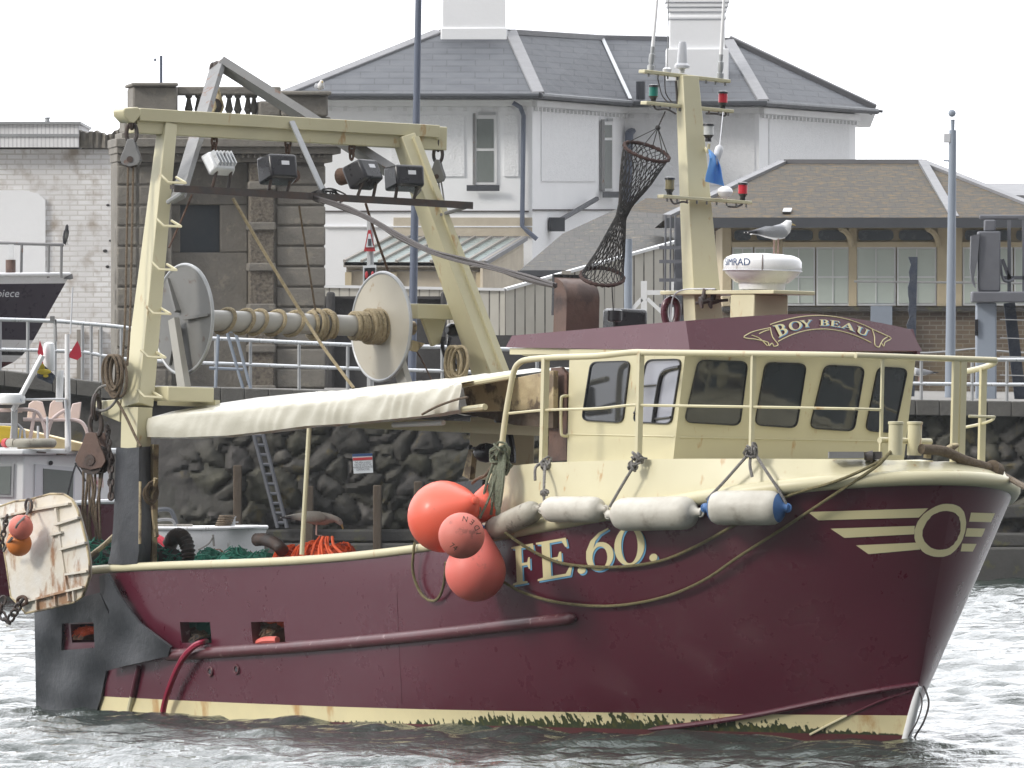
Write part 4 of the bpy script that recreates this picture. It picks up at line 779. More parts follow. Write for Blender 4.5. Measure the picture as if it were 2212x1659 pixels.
def bandmat():
    m = pm('boot_top_paint', (.70, .62, .37), .5, (.58, .52, .32), .5, 4, c3=(.45, .24, .08), amt3=.2, scale3=2.2, stretch3=(1, 1, .3))
    n = m.node_tree; N = n.nodes; L = n.links; b = N['Principled BSDF']; src = b.inputs['Base Color'].links[0].from_socket
    tc = N.new('ShaderNodeTexCoord'); sp = N.new('ShaderNodeSeparateXYZ'); L.new(tc.outputs['Object'], sp.inputs[0])
    def mt(op, a, c=None, c2=None):
        q = N.new('ShaderNodeMath'); q.operation = op
        for i, x in enumerate((a, c, c2)):
            if x is None: continue
            if isinstance(x, (int, float)): q.inputs[i].default_value = x
            else: L.new(x, q.inputs[i])
        return q.outputs[0]
    def mrn(x, a, c, d, e):
        q = N.new('ShaderNodeMapRange'); q.inputs[1].default_value = a; q.inputs[2].default_value = c; q.inputs[3].default_value = d; q.inputs[4].default_value = e; L.new(x, q.inputs[0]); return q.outputs[0]
    u, z = sp.outputs[0], sp.outputs[2]
    zb = mt('ADD', mt('MULTIPLY', mt('MULTIPLY', u, u), float(ZB[0])), mt('ADD', mt('MULTIPLY', u, float(ZB[1])), float(ZB[2])))
    def tex(sc_, st):
        mp = N.new('ShaderNodeMapping'); mp.inputs['Scale'].default_value = st; L.new(tc.outputs['Object'], mp.inputs[0]); t = N.new('ShaderNodeTexNoise'); t.inputs['Scale'].default_value = sc_; t.inputs['Detail'].default_value = 3; L.new(mp.outputs[0], t.inputs['Vector']); return t.outputs[0]
    env = mt('MULTIPLY', mrn(u, 4.0, 6.6, 0, 1), mrn(u, 9.1, 10.0, 1, .15)); thick = mrn(u, 6.1, 6.5, 0, 1)
    big = tex(2.0, (1, 1, .01)); fine = tex(26, (1, 1, .12))
    h = mt('MULTIPLY', env, mt('ADD', mt('MULTIPLY', mrn(fine, .35, .7, -.03, .085), 1.0), mt('MULTIPLY', thick, mrn(big, .3, .7, .03, .075))))
    d = mt('SUBTRACT', mt('ADD', zb, h), z); fac = mrn(d, -.004, .006, 0, 1)
    x = N.new('ShaderNodeMix'); x.data_type = 'RGBA'; L.new(src, x.inputs[6]); x.inputs[7].default_value = (.028, .040, .014, 1); L.new(fac, x.inputs[0])
    y = N.new('ShaderNodeMix'); y.data_type = 'RGBA'; L.new(x.outputs[2], y.inputs[6]); y.inputs[7].default_value = (.13, .12, .022, 1)
    L.new(mt('MULTIPLY', fac, mt('MULTIPLY', mrn(fine, .5, .72, 0, .7), mrn(d, .02, .07, 0, 1))), y.inputs[0]); L.new(y.outputs[2], b.inputs['Base Color']); return m
boat = thing('fishing_trawler', 'maroon and cream fishing trawler with stern gantry, lettered FE.60 on its bow', 'fishing boat', (0, 0, 0), SHIP)
def bp(name, g, mat, parent=None, **k): return obj(name, g, mat, parent or boat, SHIP, **k)
# ---- hull shell with freeing ports
KP = (.437, .592)
PORTS = [(2.26, 2.73), (3.36, 3.86), (.45, .97)]
def zrow(kind, k, u):
    if kind == 'r': return np.polyval(ZT, u) + (Zk(u) - np.polyval(ZT, u)) * k
    return {'bot': -.6, 'zb': np.polyval(ZB, u), 'zt': np.polyval(ZT, u)}[kind]
ROWS = [('bot', 0), ('zb', 0), ('zt', 0)] + [('r', k) for k in (.1, .2, .32, KP[0], .52, KP[1], .7, .8, .9, 1.0)]
ss = sorted(set([round(x, 4) for x in list(np.linspace(0, .7, 22)) + list(1 - .3 * (1 - np.linspace(0, 1, 40)) ** 1.7)]))
def st_u(s, kind, k):
    u = 10.4 * s
    for _ in range(12): u = us(zrow(kind, k, u)) * s
    return u
USs = [10.2 * s for s in ss if all(abs(10.2 * s - p) > .13 for q in PORTS for p in q)] + [p for q in PORTS for p in q]; USs.sort()
def hull():
    hb = G(); gridP = []
    for kind, k in ROWS:
        row = []
        for u0 in USs:
            s = u0 / 10.2; u = u0 if u0 < 6 else None
            if u is None:
                e = st_u(1.0, kind, k); u = 6 + (e - 6) * (u0 - 6) / (USs[-1] - 6)
            z = float(zrow(kind, k, u)); row.append((u, bh(u, z), z))
        gridP.append(row)
    n = len(USs)
    for sg in (-1, 1):
        base = len(hb.v); hb._add([(u, sg * b, z) for r in gridP for (u, b, z) in r], [])
        for j in range(len(ROWS) - 1):
            for i in range(n - 1):
                uc = (USs[i] + USs[i + 1]) / 2
                if ROWS[j][1] in KP[:1] + (.52,) and ROWS[j][0] == 'r' and any(a < uc < c for a, c in PORTS): continue
                hb.f.append((base + j * n + i, base + j * n + i + 1, base + (j + 1) * n + i + 1, base + (j + 1) * n + i)); hb.m.append(0 if j > 1 else (1 if j == 1 else 2))
    tr = [(0, -bh(0, z), z) for z in [r[0][2] for r in gridP]] + [(0, bh(0, z), z) for z in [r[0][2] for r in gridP][::-1]]
    hb.mi = 0; hb.poly(*tr)
    h = bp('hull', hb, [M['maroon'], bandmat(), M['antifoul']], angle=25)
    inn = G(); uu = np.linspace(.04, 6.88, 30)
    for sg in (-1, 1): inn.grid([[(u, sg * (bh(u, z) - .09), z) for z in (Zk(u) - .02, 1.15, .99)] for u in uu])
    inn.grid([[(u, -(bh(u, .47) - .02), .47), (u, bh(u, .47) - .02, .47)] for u in uu]); bp('well_deck', inn, M['maroondk'], smooth=False)
    for a, c in PORTS:
        for sg in (-1, 1):
            rv = G()
            z0 = [float(zrow('r', KP[0], u)) for u in (a, c)]; z1 = [float(zrow('r', KP[1], u)) for u in (a, c)]
            q = [(a, z0[0]), (c, z0[1]), (c, z1[1]), (a, z1[0])]
            o_ = [Vector((u, sg * bh(u, z), z)) for u, z in q]; i_ = [p - Vector((0, sg * .09, 0)) for p in o_]
            for t_ in range(4): rv.poly(o_[t_], o_[(t_ + 1) % 4], i_[(t_ + 1) % 4], i_[t_])
            bp('freeing_port', rv, M['maroondk'], h, smooth=False)
    return h
hullo = hull()
# foredeck closing sheet and bulwark
def shell_rail():
    r = G()
    for sg in (-1, 1):
        a = [Vector((u, sg * (bh(u, Zk(u)) + .0), Zk(u) + .02)) for u in np.linspace(.02, 6.95, 40)]
        r.tube(a, .036, 10)
        r.grid([[p + Vector((0, -sg * .12, .03)), p + Vector((0, sg * .0, .034))] for p in a])
    r.tube([Vector((.02, v, Zk(0) + .02)) for v in (-bh(0, 1.1), bh(0, 1.1))], .036, 8)
    bp('rail_cap', r, M['cream'])
    # fore bulwark (tumblehome) + moulded gunwale
    N_ = 60; ZD = lambda u: float(np.interp(u, [6.7, 7.5, 9.0, 10.5, 10.8], [2.03, 2.085, 2.135, 2.16, 2.15]))
    U = list(np.linspace(6.82, 9.4, 22)) + [9.4 + (us(2.0) - 9.4) * (1 - (1 - t) ** 1.8) for t in np.linspace(.06, 1, 26)]
    for name_, mat_ in (('bulwark', M['cream']),):
        g = G(); path = []
        for sg in (-1, 1):
            rows = []
            seq = U
            for u in seq:
                z0 = Zk(u); b0 = bh(u, z0); zt = ZD(u); n_ = max(.0, b0 - .07)
                rows.append([Vector((u, sg * (b0 + .004), z0 + .0)), Vector((u, sg * (b0 - .005), z0 + .09)), Vector((u - .02 * (u > 10), sg * max(0, b0 - .03), z0 + .55 * (zt - z0))), Vector((u - (.16 if u > 9.5 else .0) * min(1, (u - 9.5)), sg * n_, zt)), Vector((u - (.3 if u > 9.5 else 0) * min(1, (u - 9.5)), sg * max(0, n_ - .25), zt + .0))])
            g.grid(rows)
            # rounded end cap at the break
            e = rows[0]; g.poly(*[p for p in e], *[p + Vector((0, -sg * .25, 0)) for p in e[::-1]])
            path.append([r_[0] + Vector((0, 0, .03)) for r_ in rows])
        bp(name_, g, mat_)
        gun = G(); pl = path[0] + path[1][::-1][1:]; gun.tube(pl, [.058 if 0 < i < len(pl) - 1 else .03 for i in range(len(pl))], 12); bp('gunwale_moulding', gun, mat_)
    dk = G(); rows = []
    for u in U:
        b0 = bh(u, Zk(u)); x = u - (.3 if u > 9.5 else 0) * min(1, (u - 9.5)); w_ = max(0, b0 - .30); rows.append([(x, -w_, ZD(u) - .012), (x, 0, ZD(u) + .01), (x, w_, ZD(u) - .012)])
    dk.grid(rows); bp('foredeck', dk, M['cream'])
    bk = G(); u = 6.9; b0 = bh(u, 1.4) - .03; b1 = bh(u, .5) - .03; bk.poly((u, -b1, .5), (u, b1, .5), (u, b0, 1.4), (u, b0 - .2, ZD(u) - .03), (u, -b0 + .2, ZD(u) - .03), (u, -b0, 1.4)); bp('break_bulkhead', bk, M['creamdirty'], smooth=False)
    return ZD
ZD = shell_rail()
# stem bar, rub rail, spray rail, seams, small pipes
g = G(); g.tube([Vector((us(z) + .012, 0, z)) for z in (-.5, -.1, 0, .2, .3, .42)], [.036, .036, .036, .036, .033, .02], 10); bp('stem_bar', g, M['white'])
rub = [(365, 1415), (500, 1407), (650, 1397), (800, 1384), (950, 1369), (1100, 1351), (1200, 1340), (1243, 1335)]
g = G(); P = spl([SH(x, y, .02) for x, y in rub], 6); g.tube(P, [.05] * (len(P) - 3) + [.045, .035, .012], 12)
for sg in (1,):
    Q = [Vector((p.x, -p.y, p.z)) for p in P]; g.tube(Q, [.05] * (len(P) - 3) + [.045, .035, .012], 12)
bp('rubbing_rail', g, M['maroondk'])
spr = [(1984, 1478), (1900, 1491), (1800, 1510), (1700, 1531), (1600, 1550), (1490, 1566), (1400, 1576)]
g = G(); P = spl([SH(x, y, .01) for x, y in spr], 5); g.tube(P, [.022] * (len(P) - 2) + [.015, .005], 8); bp('spray_rail', g, M['maroon'])
g = G(); g.tube([SH(x, y, .008) for x, y in ((1968, 1492), (1900, 1515), (1830, 1546))], .008, 6); bp('keel_pipe', g, M['maroon'])
g = G(); g.tube([SH(x, y, .008) for x, y in ((1830, 1546), (1790, 1566), (1750, 1587))], .010, 6); bp('keel_pipe', g, M['cream'])
g = G()
for pts in (((860, 1195), (858, 1290), (861, 1380), (866, 1470), (868, 1520)),): g.tube([SH(x, y, -.001) for x, y in pts], .005, 5)
bp('plate_seam', g, M['maroon'])
g = G(); g.tube([SH(x, y, .02) for x, y in ((300, 1440), (292, 1475), (286, 1504))], .024, 8); bp('scupper_pipe', g, M['maroon'])
g = G(); g.tube([SH(x, y, .02) for x, y in ((286, 1504), (280, 1530), (276, 1560))], .024, 8); bp('scupper_pipe', g, M['cream'])
for x, y in ((512, 1446), (455, 1451)):
    c = SH(x, y, .0); g = G(); g.tube([c + Vector((.034 * math.cos(a), -.006, .034 * math.sin(a))) for a in np.linspace(0, 6.283, 15)[:-1]], .010, 6, True); o = bp('outlet', g, M['maroondk']); bp('bore', G().lathe([(-.01, .022), (.007, .022)], c, (0, -1, 0), 10), M['blackpaint'], o)
# ---- lettering
def arc(cx, cy, rx, ry, a0, a1, n=16): return [(cx + rx * math.cos(R(a0 + (a1 - a0) * i / n)), cy + ry * math.sin(R(a0 + (a1 - a0) * i / n))) for i in range(n + 1)]
SER = [(0, 0), (.42, 0), (.42, .04), (.31, .06), (.31, .94), (.42, .96)]
def ring(cx, cy, rx, ry, ix, iy): return [arc(cx, cy, rx, ry, 0, 360, 28)[:-1], arc(cx, cy, ix, iy, 0, 360, 28)[:-1]]
GL = {
 'F': ([[(0, 0), (.44, 0), (.44, .045), (.30, .07), (.30, .47), (.46, .47), (.50, .36), (.545, .36), (.545, .66), (.50, .66), (.46, .54), (.30, .54), (.30, .93), (.56, .93), (.64, .76), (.69, .76), (.66, 1), (0, 1), (0, .955), (.12, .93), (.12, .07), (0, .045)]], .72),
 'E': ([[(0, 0), (.72, 0), (.78, .27), (.73, .27), (.62, .07), (.30, .07), (.30, .47), (.46, .47), (.50, .36), (.545, .36), (.545, .66), (.50, .66), (.46, .54), (.30, .54), (.30, .93), (.56, .93), (.64, .76), (.69, .76), (.66, 1), (0, 1), (0, .955), (.12, .93), (.12, .07), (0, .045)]], .80),
 '.': ([arc(.10, .09, .10, .10, 0, 360, 14)[:-1]], .22),
 '0': (ring(.35, .5, .35, .51, .19, .455), .72),
 '6': ([arc(.36, .36, .35, .37, -180, 100, 22) + [(.20, .60), (.27, .78), (.40, .92), (.62, 1.02), (.60, 1.06), (.36, .98), (.14, .80), (.02, .55)], arc(.36, .33, .19, .29, 0, 360, 22)[:-1]], .74),
 'O': (ring(.43, .5, .43, .52, .25, .46), .88),
 'B': ([[(0, 0), (.40, 0)] + arc(.40, .28, .30, .28, -90, 60, 10) + arc(.38, .76, .26, .24, -45, 90, 10) + [(0, 1), (0, .955), (.11, .93), (.11, .07), (0, .045)], [(.28, .07), (.36, .07)] + arc(.36, .27, .15, .20, -90, 90, 8) + [(.28, .47)], [(.28, .54), (.34, .54)] + arc(.34, .74, .13, .19, -90, 90, 8) + [(.28, .93)]], .74),
 'Y': ([[(.24, 0), (.60, 0), (.60, .045), (.51, .07), (.51, .42), (.74, .92), (.84, .955), (.84, 1), (.56, 1), (.56, .955), (.65, .92), (.46, .50), (.27, .93), (.35, .955), (.35, 1), (0, 1), (0, .955), (.09, .92), (.33, .42), (.33, .07), (.24, .045)]], .84),
 'A': ([[(0, 0), (.28, 0), (.28, .045), (.18, .07), (.25, .28), (.52, .28), (.59, .07), (.50, .045), (.50, 0), (.86, 0), (.86, .045), (.78, .07), (.48, 1.02), (.42, 1.02), (.10, .07), (0, .045)], [(.27, .35), (.50, .35), (.385, .74)]], .88),
 'U': ([[(0, 1), (.38, 1), (.38, .955), (.28, .93), (.28, .30)] + arc(.44, .28, .16, .20, 180, 350, 8) + [(.62, .93), (.53, .955), (.53, 1), (.80, 1), (.80, .955), (.70, .93), (.70, .30)] + arc(.41, .29, .29, .31, 0, -180, 12) + [(.12, .93), (0, .955)]], .82),
}
def word(chars, fn, step):            # glyph outlines placed by fn(x, y) in the plane of the word
    g = G(); x = 0
    for ch, x0, sx in chars:
        for k in (0,): g.patch([[(x0 + a * sx, b_) for a, b_ in o] for o in GL[ch][0]], fn, step)
    return g
FE = [('F', 0.07, .80), ('E', .67, 1.10), ('.', 1.64, 1.0), ('6', 1.85, .95), ('0', 2.55, 1.05), ('.', 3.38, 1.0)]
def fe(x, y, off, dx=0, dy=0):
    k = 86.0; px = 1102 + x * k * 1.035 - y * 4 + dx; py = 1266 - x * 15.6 - y * 83 * (1 + .0 * x) + dy; return SH(px, py, off)
bp('number_edge', word(FE, lambda x, y: fe(x, y, .006, 3.6, 3.6), .16), M['bluelight'], hullo, smooth=False)
bp('number_lettering', word(FE, lambda x, y: fe(x, y, .011), .16), M['creamflat'], hullo, smooth=False)
# ---- winged ring on the bow
def arcpos(l, z, off):                # l = distance along the waterline from the stem, + starboard
    sg = -1 if l > 0 else 1; u = us(z); L_ = 0; pu, pb = u, 0.0; d = .01
    while L_ < abs(l) and d < 3:
        u2 = us(z) - d * d * .5; b2 = bh(u2, z); L_ += math.hypot(u2 - pu, b2 - pb); pu, pb = u2, b2; d += .012
    return Vector((pu + off * .55, sg * (pb + off * .83), z))
g = G(); zc = 1.628; oo = [(.03 + .225 * math.cos(a), .205 * math.sin(a)) for a in np.linspace(0, 6.283, 41)[:-1]]; ii = [(.03 + .163 * math.cos(a), .150 * math.sin(a)) for a in np.linspace(0, 6.283, 41)[:-1]]
g.patch([oo, ii], lambda x, y: arcpos(x, zc + y, .006), .05); bp('bow_ring', g, M['creamflat'], hullo, smooth=False)
g = G()
for q in ([(1745, 1106), (2005, 1098), (1985, 1118), (1768, 1124)], [(1794, 1142), (1976, 1136), (1975, 1154), (1824, 1162)], [(1849, 1178), (1981, 1172), (1988, 1187), (1876, 1197)]): g.patch([q], lambda x, y: SH(x, y, .006), 7)
bp('bow_wing', g, M['creamflat'], hullo, smooth=False)
g = G()
for l0, l1, z0, z1 in ((-.22, -.62, 1.70, 1.77), (-.21, -.50, 1.585, 1.65), (-.19, -.40, 1.47, 1.53)):
    g.patch([[(l0, z0), (l1, z0), (l1 - .03, z1), (l0, z1)]], lambda x, y: arcpos(x, y, .006), .04)
bp('bow_wing', g, M['creamflat'], hullo, smooth=False)
# ---- rubber chafing mats at the quarter
def mat_patch(name, outs, off, step=14):
    o = bp(name, G().patch(outs, lambda x, y: SH(x, y, off + .018 * math.sin(x * .05 + y * .021) + .008 * math.sin(x * .023 - y * .06)), step), M['black'], solid=.02); return o
mat_patch('quarter_mat', [[(74, 1318), (150, 1298), (215, 1280), (236, 1330), (226, 1385), (229, 1450), (218, 1505), (206, 1545), (78, 1545), (76, 1420)], [(134, 1347), (202, 1343), (204, 1399), (132, 1405)]], .045)
mat_patch('side_mat', [[(214, 1245), (232, 1238), (255, 1282), (300, 1345), (368, 1398), (362, 1418), (300, 1432), (262, 1440), (229, 1450), (226, 1385), (236, 1318), (216, 1280)]], .10)
# ---- wheelhouse
def WFn(v, z): return 8.455 + .16 * (z - 2.16) + .10 * (1.21 - v * v)
def WF(px, py, off=0): return Ssurf(px, py, lambda v, z: WFn(v, z) + off, 'u', 8.5)
def WS(px, py, off=0): return S(px, py, v=-1.1 - off)
def wheelhouse():
    zb, zt = 2.05, 2.99; ua = WS(1225, 985).x; g = G(); rows = []
    for z in (zb, 2.335, 2.35, zt):
        r = [(ua, -1.1, z), ((ua + 8.4) / 2, -1.1, z)] + [(WFn(v, z), v, z) for v in np.linspace(-1.1, 1.1, 13)] + [((ua + 8.4) / 2, 1.1, z), (ua, 1.1, z)]
        rows.append([Vector(p) for p in r])
    g.grid(rows, closed=True); g.poly(*rows[-1]); wh = bp('wheelhouse', g, M['cream'], angle=20)
    s = G()
    s.tube([WS(1225, 938, .002), WS(1456, 943, .002)] + [WF(x, 944 + (x - 1456) * .02, .002) for x in range(1470, 1975, 40)], .006, 5); bp('belt_seam', s, M['cream'], wh)
    def win(c, fn, mat, r=13, lab=None):
        ctr = Vector((sum(p[0] for p in c) / 4, sum(p[1] for p in c) / 4))
        big = rpoly([tuple(Vector(p) + (Vector(p) - ctr).normalized() * 3.2) for p in c], r + 2, 5); sm = rpoly(c, r, 5)
        f = bp('window', G().patch([big, sm], lambda x, y: fn(x, y, .016), 12), M['blackpaint'], wh, solid=.016, smooth=False)
        bp('pane', G().patch([rpoly([tuple(Vector(p) + (Vector(p) - ctr).normalized() * 1) for p in c], r, 5)], lambda x, y: fn(x, y, .006), 26), mat, wh, smooth=False)
        return f
    win([(1276, 784), (1358, 781), (1342, 911), (1257, 906)], WS, M['glass'])
    f = win([(1396, 779), (1469, 777), (1447, 914), (1367, 910)], WS, M['skyglass'])
    q = G(); q.tube(spl([WS(x, y, .02) for x, y in ((1411, 912), (1424, 825), (1434, 803), (1450, 796), (1467, 793))], 5), .017, 6); q.tube([WS(x, y, .02) for x, y in ((1378, 834), (1421, 831))], .008, 5); q.tube([WS(x, y, .02) for x, y in ((1412, 905), (1448, 901))], .009, 5); bp('sliding_frame', q, M['blackpaint'], wh)
    bp('catch', G().ball(WS(1371, 892, .02), .014, 8), M['blackpaint'], wh)
    for c in ([(1511, 780), (1615, 783), (1598, 918), (1481, 911)], [(1656, 785), (1742, 788), (1721, 923), (1633, 917)], [(1784, 791), (1868, 795), (1845, 930), (1752, 924)], [(1899, 795), (1961, 798), (1933, 933), (1872, 929)]): win(c, WF, M['glass'], 15)
    # door side plate, handle
    d = G(); d.slab([WS(x, y, .0) for x, y in ((1190, 795), (1212, 793), (1224, 808), (1224, 994), (1184, 997), (1188, 830))], (0, .03, 0)); bp('door', d, M['rustbrown'], wh)
    d = G(); d.box(ua - .03, ua + .001, -1.07, 1.07, 2.05, 2.95); bp('aft_face', d, M['rustbrown'], wh)
    h = G(); h.tube(spl([WS(x, y, o) for x, y, o in ((1227, 855, 0), (1216, 856, .05), (1212, 866, .06), (1212, 930, .06), (1216, 941, .05), (1227, 942, 0))], 4), .012, 7); bp('grab_handle', h, M['cream'], wh)
    # roof
    FT = lambda v, z: 8.665 + .10 * (1.21 - v * v) - .45 * (z - 2.97)
    Fp = lambda x, y, o=0: Ssurf(x, y, lambda v, z: FT(v, z) + o, 'u', 8.6)
    cb, ct = Fp(1490, 757), Fp(1481, 693)
    vs_ = lambda u, z: cb.y + (ct.y - cb.y) * (z - cb.z) / (ct.z - cb.z)
    Sp = lambda x, y, o=0: Ssurf(x, y, lambda u, z: vs_(u, z) - o, 'v', -1.1)
    top = [(1967, 712), (1935, 704), (1900, 697), (1865, 691), (1820, 684), (1759, 678), (1690, 679), (1600, 684), (1481, 693)]
    fr = bp('roof', G().patch([[(1490, 757), (1600, 758), (1700, 758), (1850, 758), (1992, 758)] + top], lambda x, y: Fp(x, y), 22), M['maroon'], solid=.03, angle=20)
    so = [(1490, 757), (1300, 754), (1092, 750), (1106, 725), (1300, 708), (1481, 693)]
    sd_ = G().patch([so], lambda x, y: Sp(x, y), 30); P0 = [v.copy() for v in sd_.v]; bp('side_fascia', sd_, M['maroon'], fr, solid=.03)
    pt = G(); pt._add([(p.x, -p.y, p.z - .0) for p in P0], sd_.f); bp('side_fascia', pt, M['maroon'], fr, solid=.03)
    rows = []; 
    for x, y in ((1106, 725), (1300, 708), (1477, 694)):
        p = Sp(x, y); rows.append([(p.x, p.y * f, p.z + .05 * (1 - f * f)) for f in np.linspace(1, -1, 11)])
    rows.append([tuple(Fp(x, y)) for x, y in top[::-1]] + [tuple(Fp(1967, 712)), tuple(Fp(1967, 712))])
    bp('roof_top', G().grid(rows), M['maroon'], fr)
    a = Sp(1092, 750); sf = G(); sf.box(a.x + .02, 8.60, cb.y + .03, -cb.y - .03, cb.z - .03, cb.z + .02); bp('soffit', sf, M['cream'], fr)
    c_ = G(); c_.slab([Sp(x, y, -.06) for x, y in ((1112, 756), (1232, 757), (1232, 775), (1170, 773), (1130, 768))], (0, .9, 0)); bp('soffit_coaming', c_, M['cream'], fr)
    # name banner
    xs_t = [1645, 1664, 1693, 1738, 1771, 1814, 1859, 1884]; ys_t = [708, 702, 691, 683, 682, 686, 698.5, 711]
    xs_b = [1670, 1678, 1709, 1746, 1779, 1814, 1849, 1882]; ys_b = [744, 740, 723.5, 713.6, 710, 715, 725, 740]
    pt_ = np.polyfit(xs_t, ys_t, 3); pb = np.polyfit(xs_b, ys_b, 3); tp = lambda x: float(np.polyval(pt_, x)); bt = lambda x: float(np.polyval(pb, x))
    def nm(x, h, off, d=0):
        y0, y1 = bt(x) - 7.5, tp(x) + 8.5; sl_ = (bt(x + 3) - bt(x - 3)) / 6; return Fp(x + h * sl_ * (y0 - y1) * .9 * -1 * -1 + d, y0 + (y1 - y0) * h + d, off)
    L_ = [('B', 1682, 21), ('O', 1708, 26), ('Y', 1731, 24), ('B', 1770, 20), ('E', 1792, 22), ('A', 1814, 32), ('U', 1847, 25)]
    for nm_, off, d, mt_ in (('name_edge', .034, 1.6, M['bluelight']), ('name_lettering', .040, 0, M['creamflat'])):
        g = G()
        for ch, x0, w_ in L_:
            k = w_ / max(a for o in GL[ch][0] for a, b in o); g.patch([[(a * k, b * 26) for a, b in o] for o in GL[ch][0]], lambda x, y: nm(x0 + x, y / 26, off - .03 + .0, d), 5)
        bp(nm_, g, mt_, fr, smooth=False)
    bl = G()
    for P in ([(x, tp(x)) for x in np.linspace(1664, 1884, 16)], [(x, bt(x)) for x in np.linspace(1681, 1882, 16)], [(1664, 708), (1669, 728), (1681, 744), (1672, 748), (1668, 741), (1661, 747), (1658, 739), (1633, 733), (1607, 729), (1618, 720), (1631, 715), (1648, 711), (1664, 708)], [(1624, 724), (1641, 731), (1658, 747)], [(1640, 721), (1650, 716), (1662, 712)],
              [(1884, 711), (1889, 727), (1890, 745), (1899, 750), (1903, 741), (1909, 748), (1912, 739), (1925, 731), (1909, 722), (1884, 711)], [(1899, 750), (1907, 735), (1917, 728)]):
        bl.tube([Fp(x, y, .004) for x, y in spl([(x, y, 0) for x, y in P], 3) for x, y in [(x, y)]] if False else [Fp(q.x, q.y, .004) for q in spl([(x, y, 0) for x, y in P], 3)], .0042, 5)
    bp('name_banner', bl, M['creamflat'], fr)
    return wh, fr
wh, roofo = wheelhouse()
# ---- mast, crosstrees, aerials, lights
def mastparts():
    B0, B1 = S(1520, 698, v=0), S(1484, 165, v=0)
    g = G(); g.beam(B0, B1, .165, .27, .105, .155, side=(1, 0, 0)); m = bp('mast', g, M['cream'], bevel=.006)
    for (x0, y0), (x1, y1), nm_ in (((1386, 154), (1572, 176), 'upper_crosstree'), ((1390, 222), (1579, 241), 'middle_crosstree'), ((1426, 424), (1618, 438), 'lower_crosstree')):
        uu = S((x0 + x1) / 2, (y0 + y1) / 2, v=0).x; a, b = S(x0, y0, u=uu), S(x1, y1, u=uu); bp(nm_, G().beam(a, b, .028, .09), M['cream'], m, bevel=.005)
        bo = G()
        for i in range(9): p = a.lerp(b, (i + .5) / 9); bo.lathe([(0, .008), (.03, .008)], p + Vector((.03, 0, -.04)), (0, 0, 1), 6)
        bp('bolt', bo, M['steeldk'], m)
    U1 = S(1480, 165, v=0).x; U2 = S(1484, 232, v=0).x; U3 = S(1522, 431, v=0).x
    def lamp(x, y, u, mat, h=50, w=13, cap=True, v=None):
        p = S(x, y, u=u) if v is None else S(x, y, v=v); k = 1 / 272
        L0 = bp('navigation_light', G().lathe([(0, w * .55 * k), (h * .18 * k, w * .5 * k), (h * .30 * k, w * .75 * k), (h * .36 * k, w * .95 * k)], p, (0, 0, 1), 14), M['blackpaint'], m)
        bp('lens', G().lathe([(h * .36 * k, w * .85 * k), (h * .85 * k, w * .85 * k)], p, (0, 0, 1), 14), mat, m); bp('lamp_cap', G().lathe([(h * .85 * k, w * k), (h * .96 * k, w * .95 * k), (h * k, w * .5 * k)], p, (0, 0, 1), 14), M['blackpaint'], m)
    lamp(1411, 222, U2, M['greenglass'], 40, 12); lamp(1561, 236, U2, M['redglass'], 40, 12); lamp(1446, 424, U3, M['amberglass'], 42, 12); lamp(1604, 433, U3, M['redglass'], 40, 12)
    p = S(1532, 310, u=U2 + .25); lamp(1530, 306, U2 + .25, M['clearglass'], 40, 13)
    bp('lamp_bracket', G().tube([p, p + Vector((-.02, .0, -.07)), S(1522, 318, u=U2 + .12)], .012, 6), M['cream'], m)
    # whip aerials and GPS mushroom
    for x0, y0, x1, y1, r in ((1405, 155, 1426, -70, .017), (1555, 172, 1567, -70, .017)):
        a, b = S(x0, y0, u=U1), S(x1, y1, u=U1); bp('aerial_base', G().lathe([(0, .03), (.05, .03), (.055, .018), (.09, .024), (.14, .024), (.145, .015), (.2, .018)], a, b - a, 10), M['steel'], m); bp('aerial', G().tube([a.lerp(b, .2), b], [.015, .009], 8), M['whitegel'], m)
    a = S(1473, 158, u=U1); bp('satellite_dome', G().lathe([(0, .022), (.035, .022), (.04, .06), (.06, .062), (.075, .05), (.08, .044), (.235, .032), (.25, .026)], a, (0, 0, 1), 18), M['plastic'], m)
    a = S(1441, 157, u=U1); bp('gps_puck', G().lathe([(0, .035), (.03, .036), (.04, .02), (.045, .012), (.075, .008)], a, (0, 0, 1), 14), M['whitegel'], m); bp('aerial', G().tube([a + Vector((0, 0, .07)), S(1445, -40, u=U1)], .004, 5), M['steel'], m)
    a = S(1566, 428, u=U3 + .1); bp('gps_dome', G().lathe([(0, .02), (.02, .05), (.05, .065), (.075, .055), (.09, .03), (.093, .01)], a, (0, 0, 1), 16), M['whitegel'], m)
    cb = G()
    for pts in (((1460, 175), (1463, 225), (1466, 300), (1472, 430), (1478, 520), (1478, 600), (1474, 680)),): cb.tube(spl([S(x, y, u=U2 - .02) + Vector((0, 0, 0)) for x, y in pts], 5), .009, 6)
    cb.tube(spl([S(x, y, u=U2 + .03) for x, y in ((1412, 226), (1418, 236), (1440, 236), (1460, 246))], 5), .008, 6); cb.tube(spl([S(x, y, u=U2 + .03) for x, y in ((1568, 243), (1566, 250), (1548, 246), (1525, 245))], 5), .008, 6)
    cb.tube(spl([S(x, y, u=U3 + .03) for x, y in ((1448, 428), (1456, 440), (1474, 436), (1486, 438))], 5), .008, 6); cb.tube(spl([S(x, y, u=U3 + .03) for x, y in ((1604, 441), (1590, 447), (1572, 446))], 5), .008, 6)
    cb.tube(spl([S(x, y, u=U1 + .03) for x, y in ((1436, 163), (1438, 200), (1452, 222))], 5), .005, 5); cb.tube(spl([S(x, y, u=U1) for x, y in ((1420, 165), (1430, 205), (1444, 222))], 5), .005, 5)
    bp('cable_run', cb, M['cable'], m)
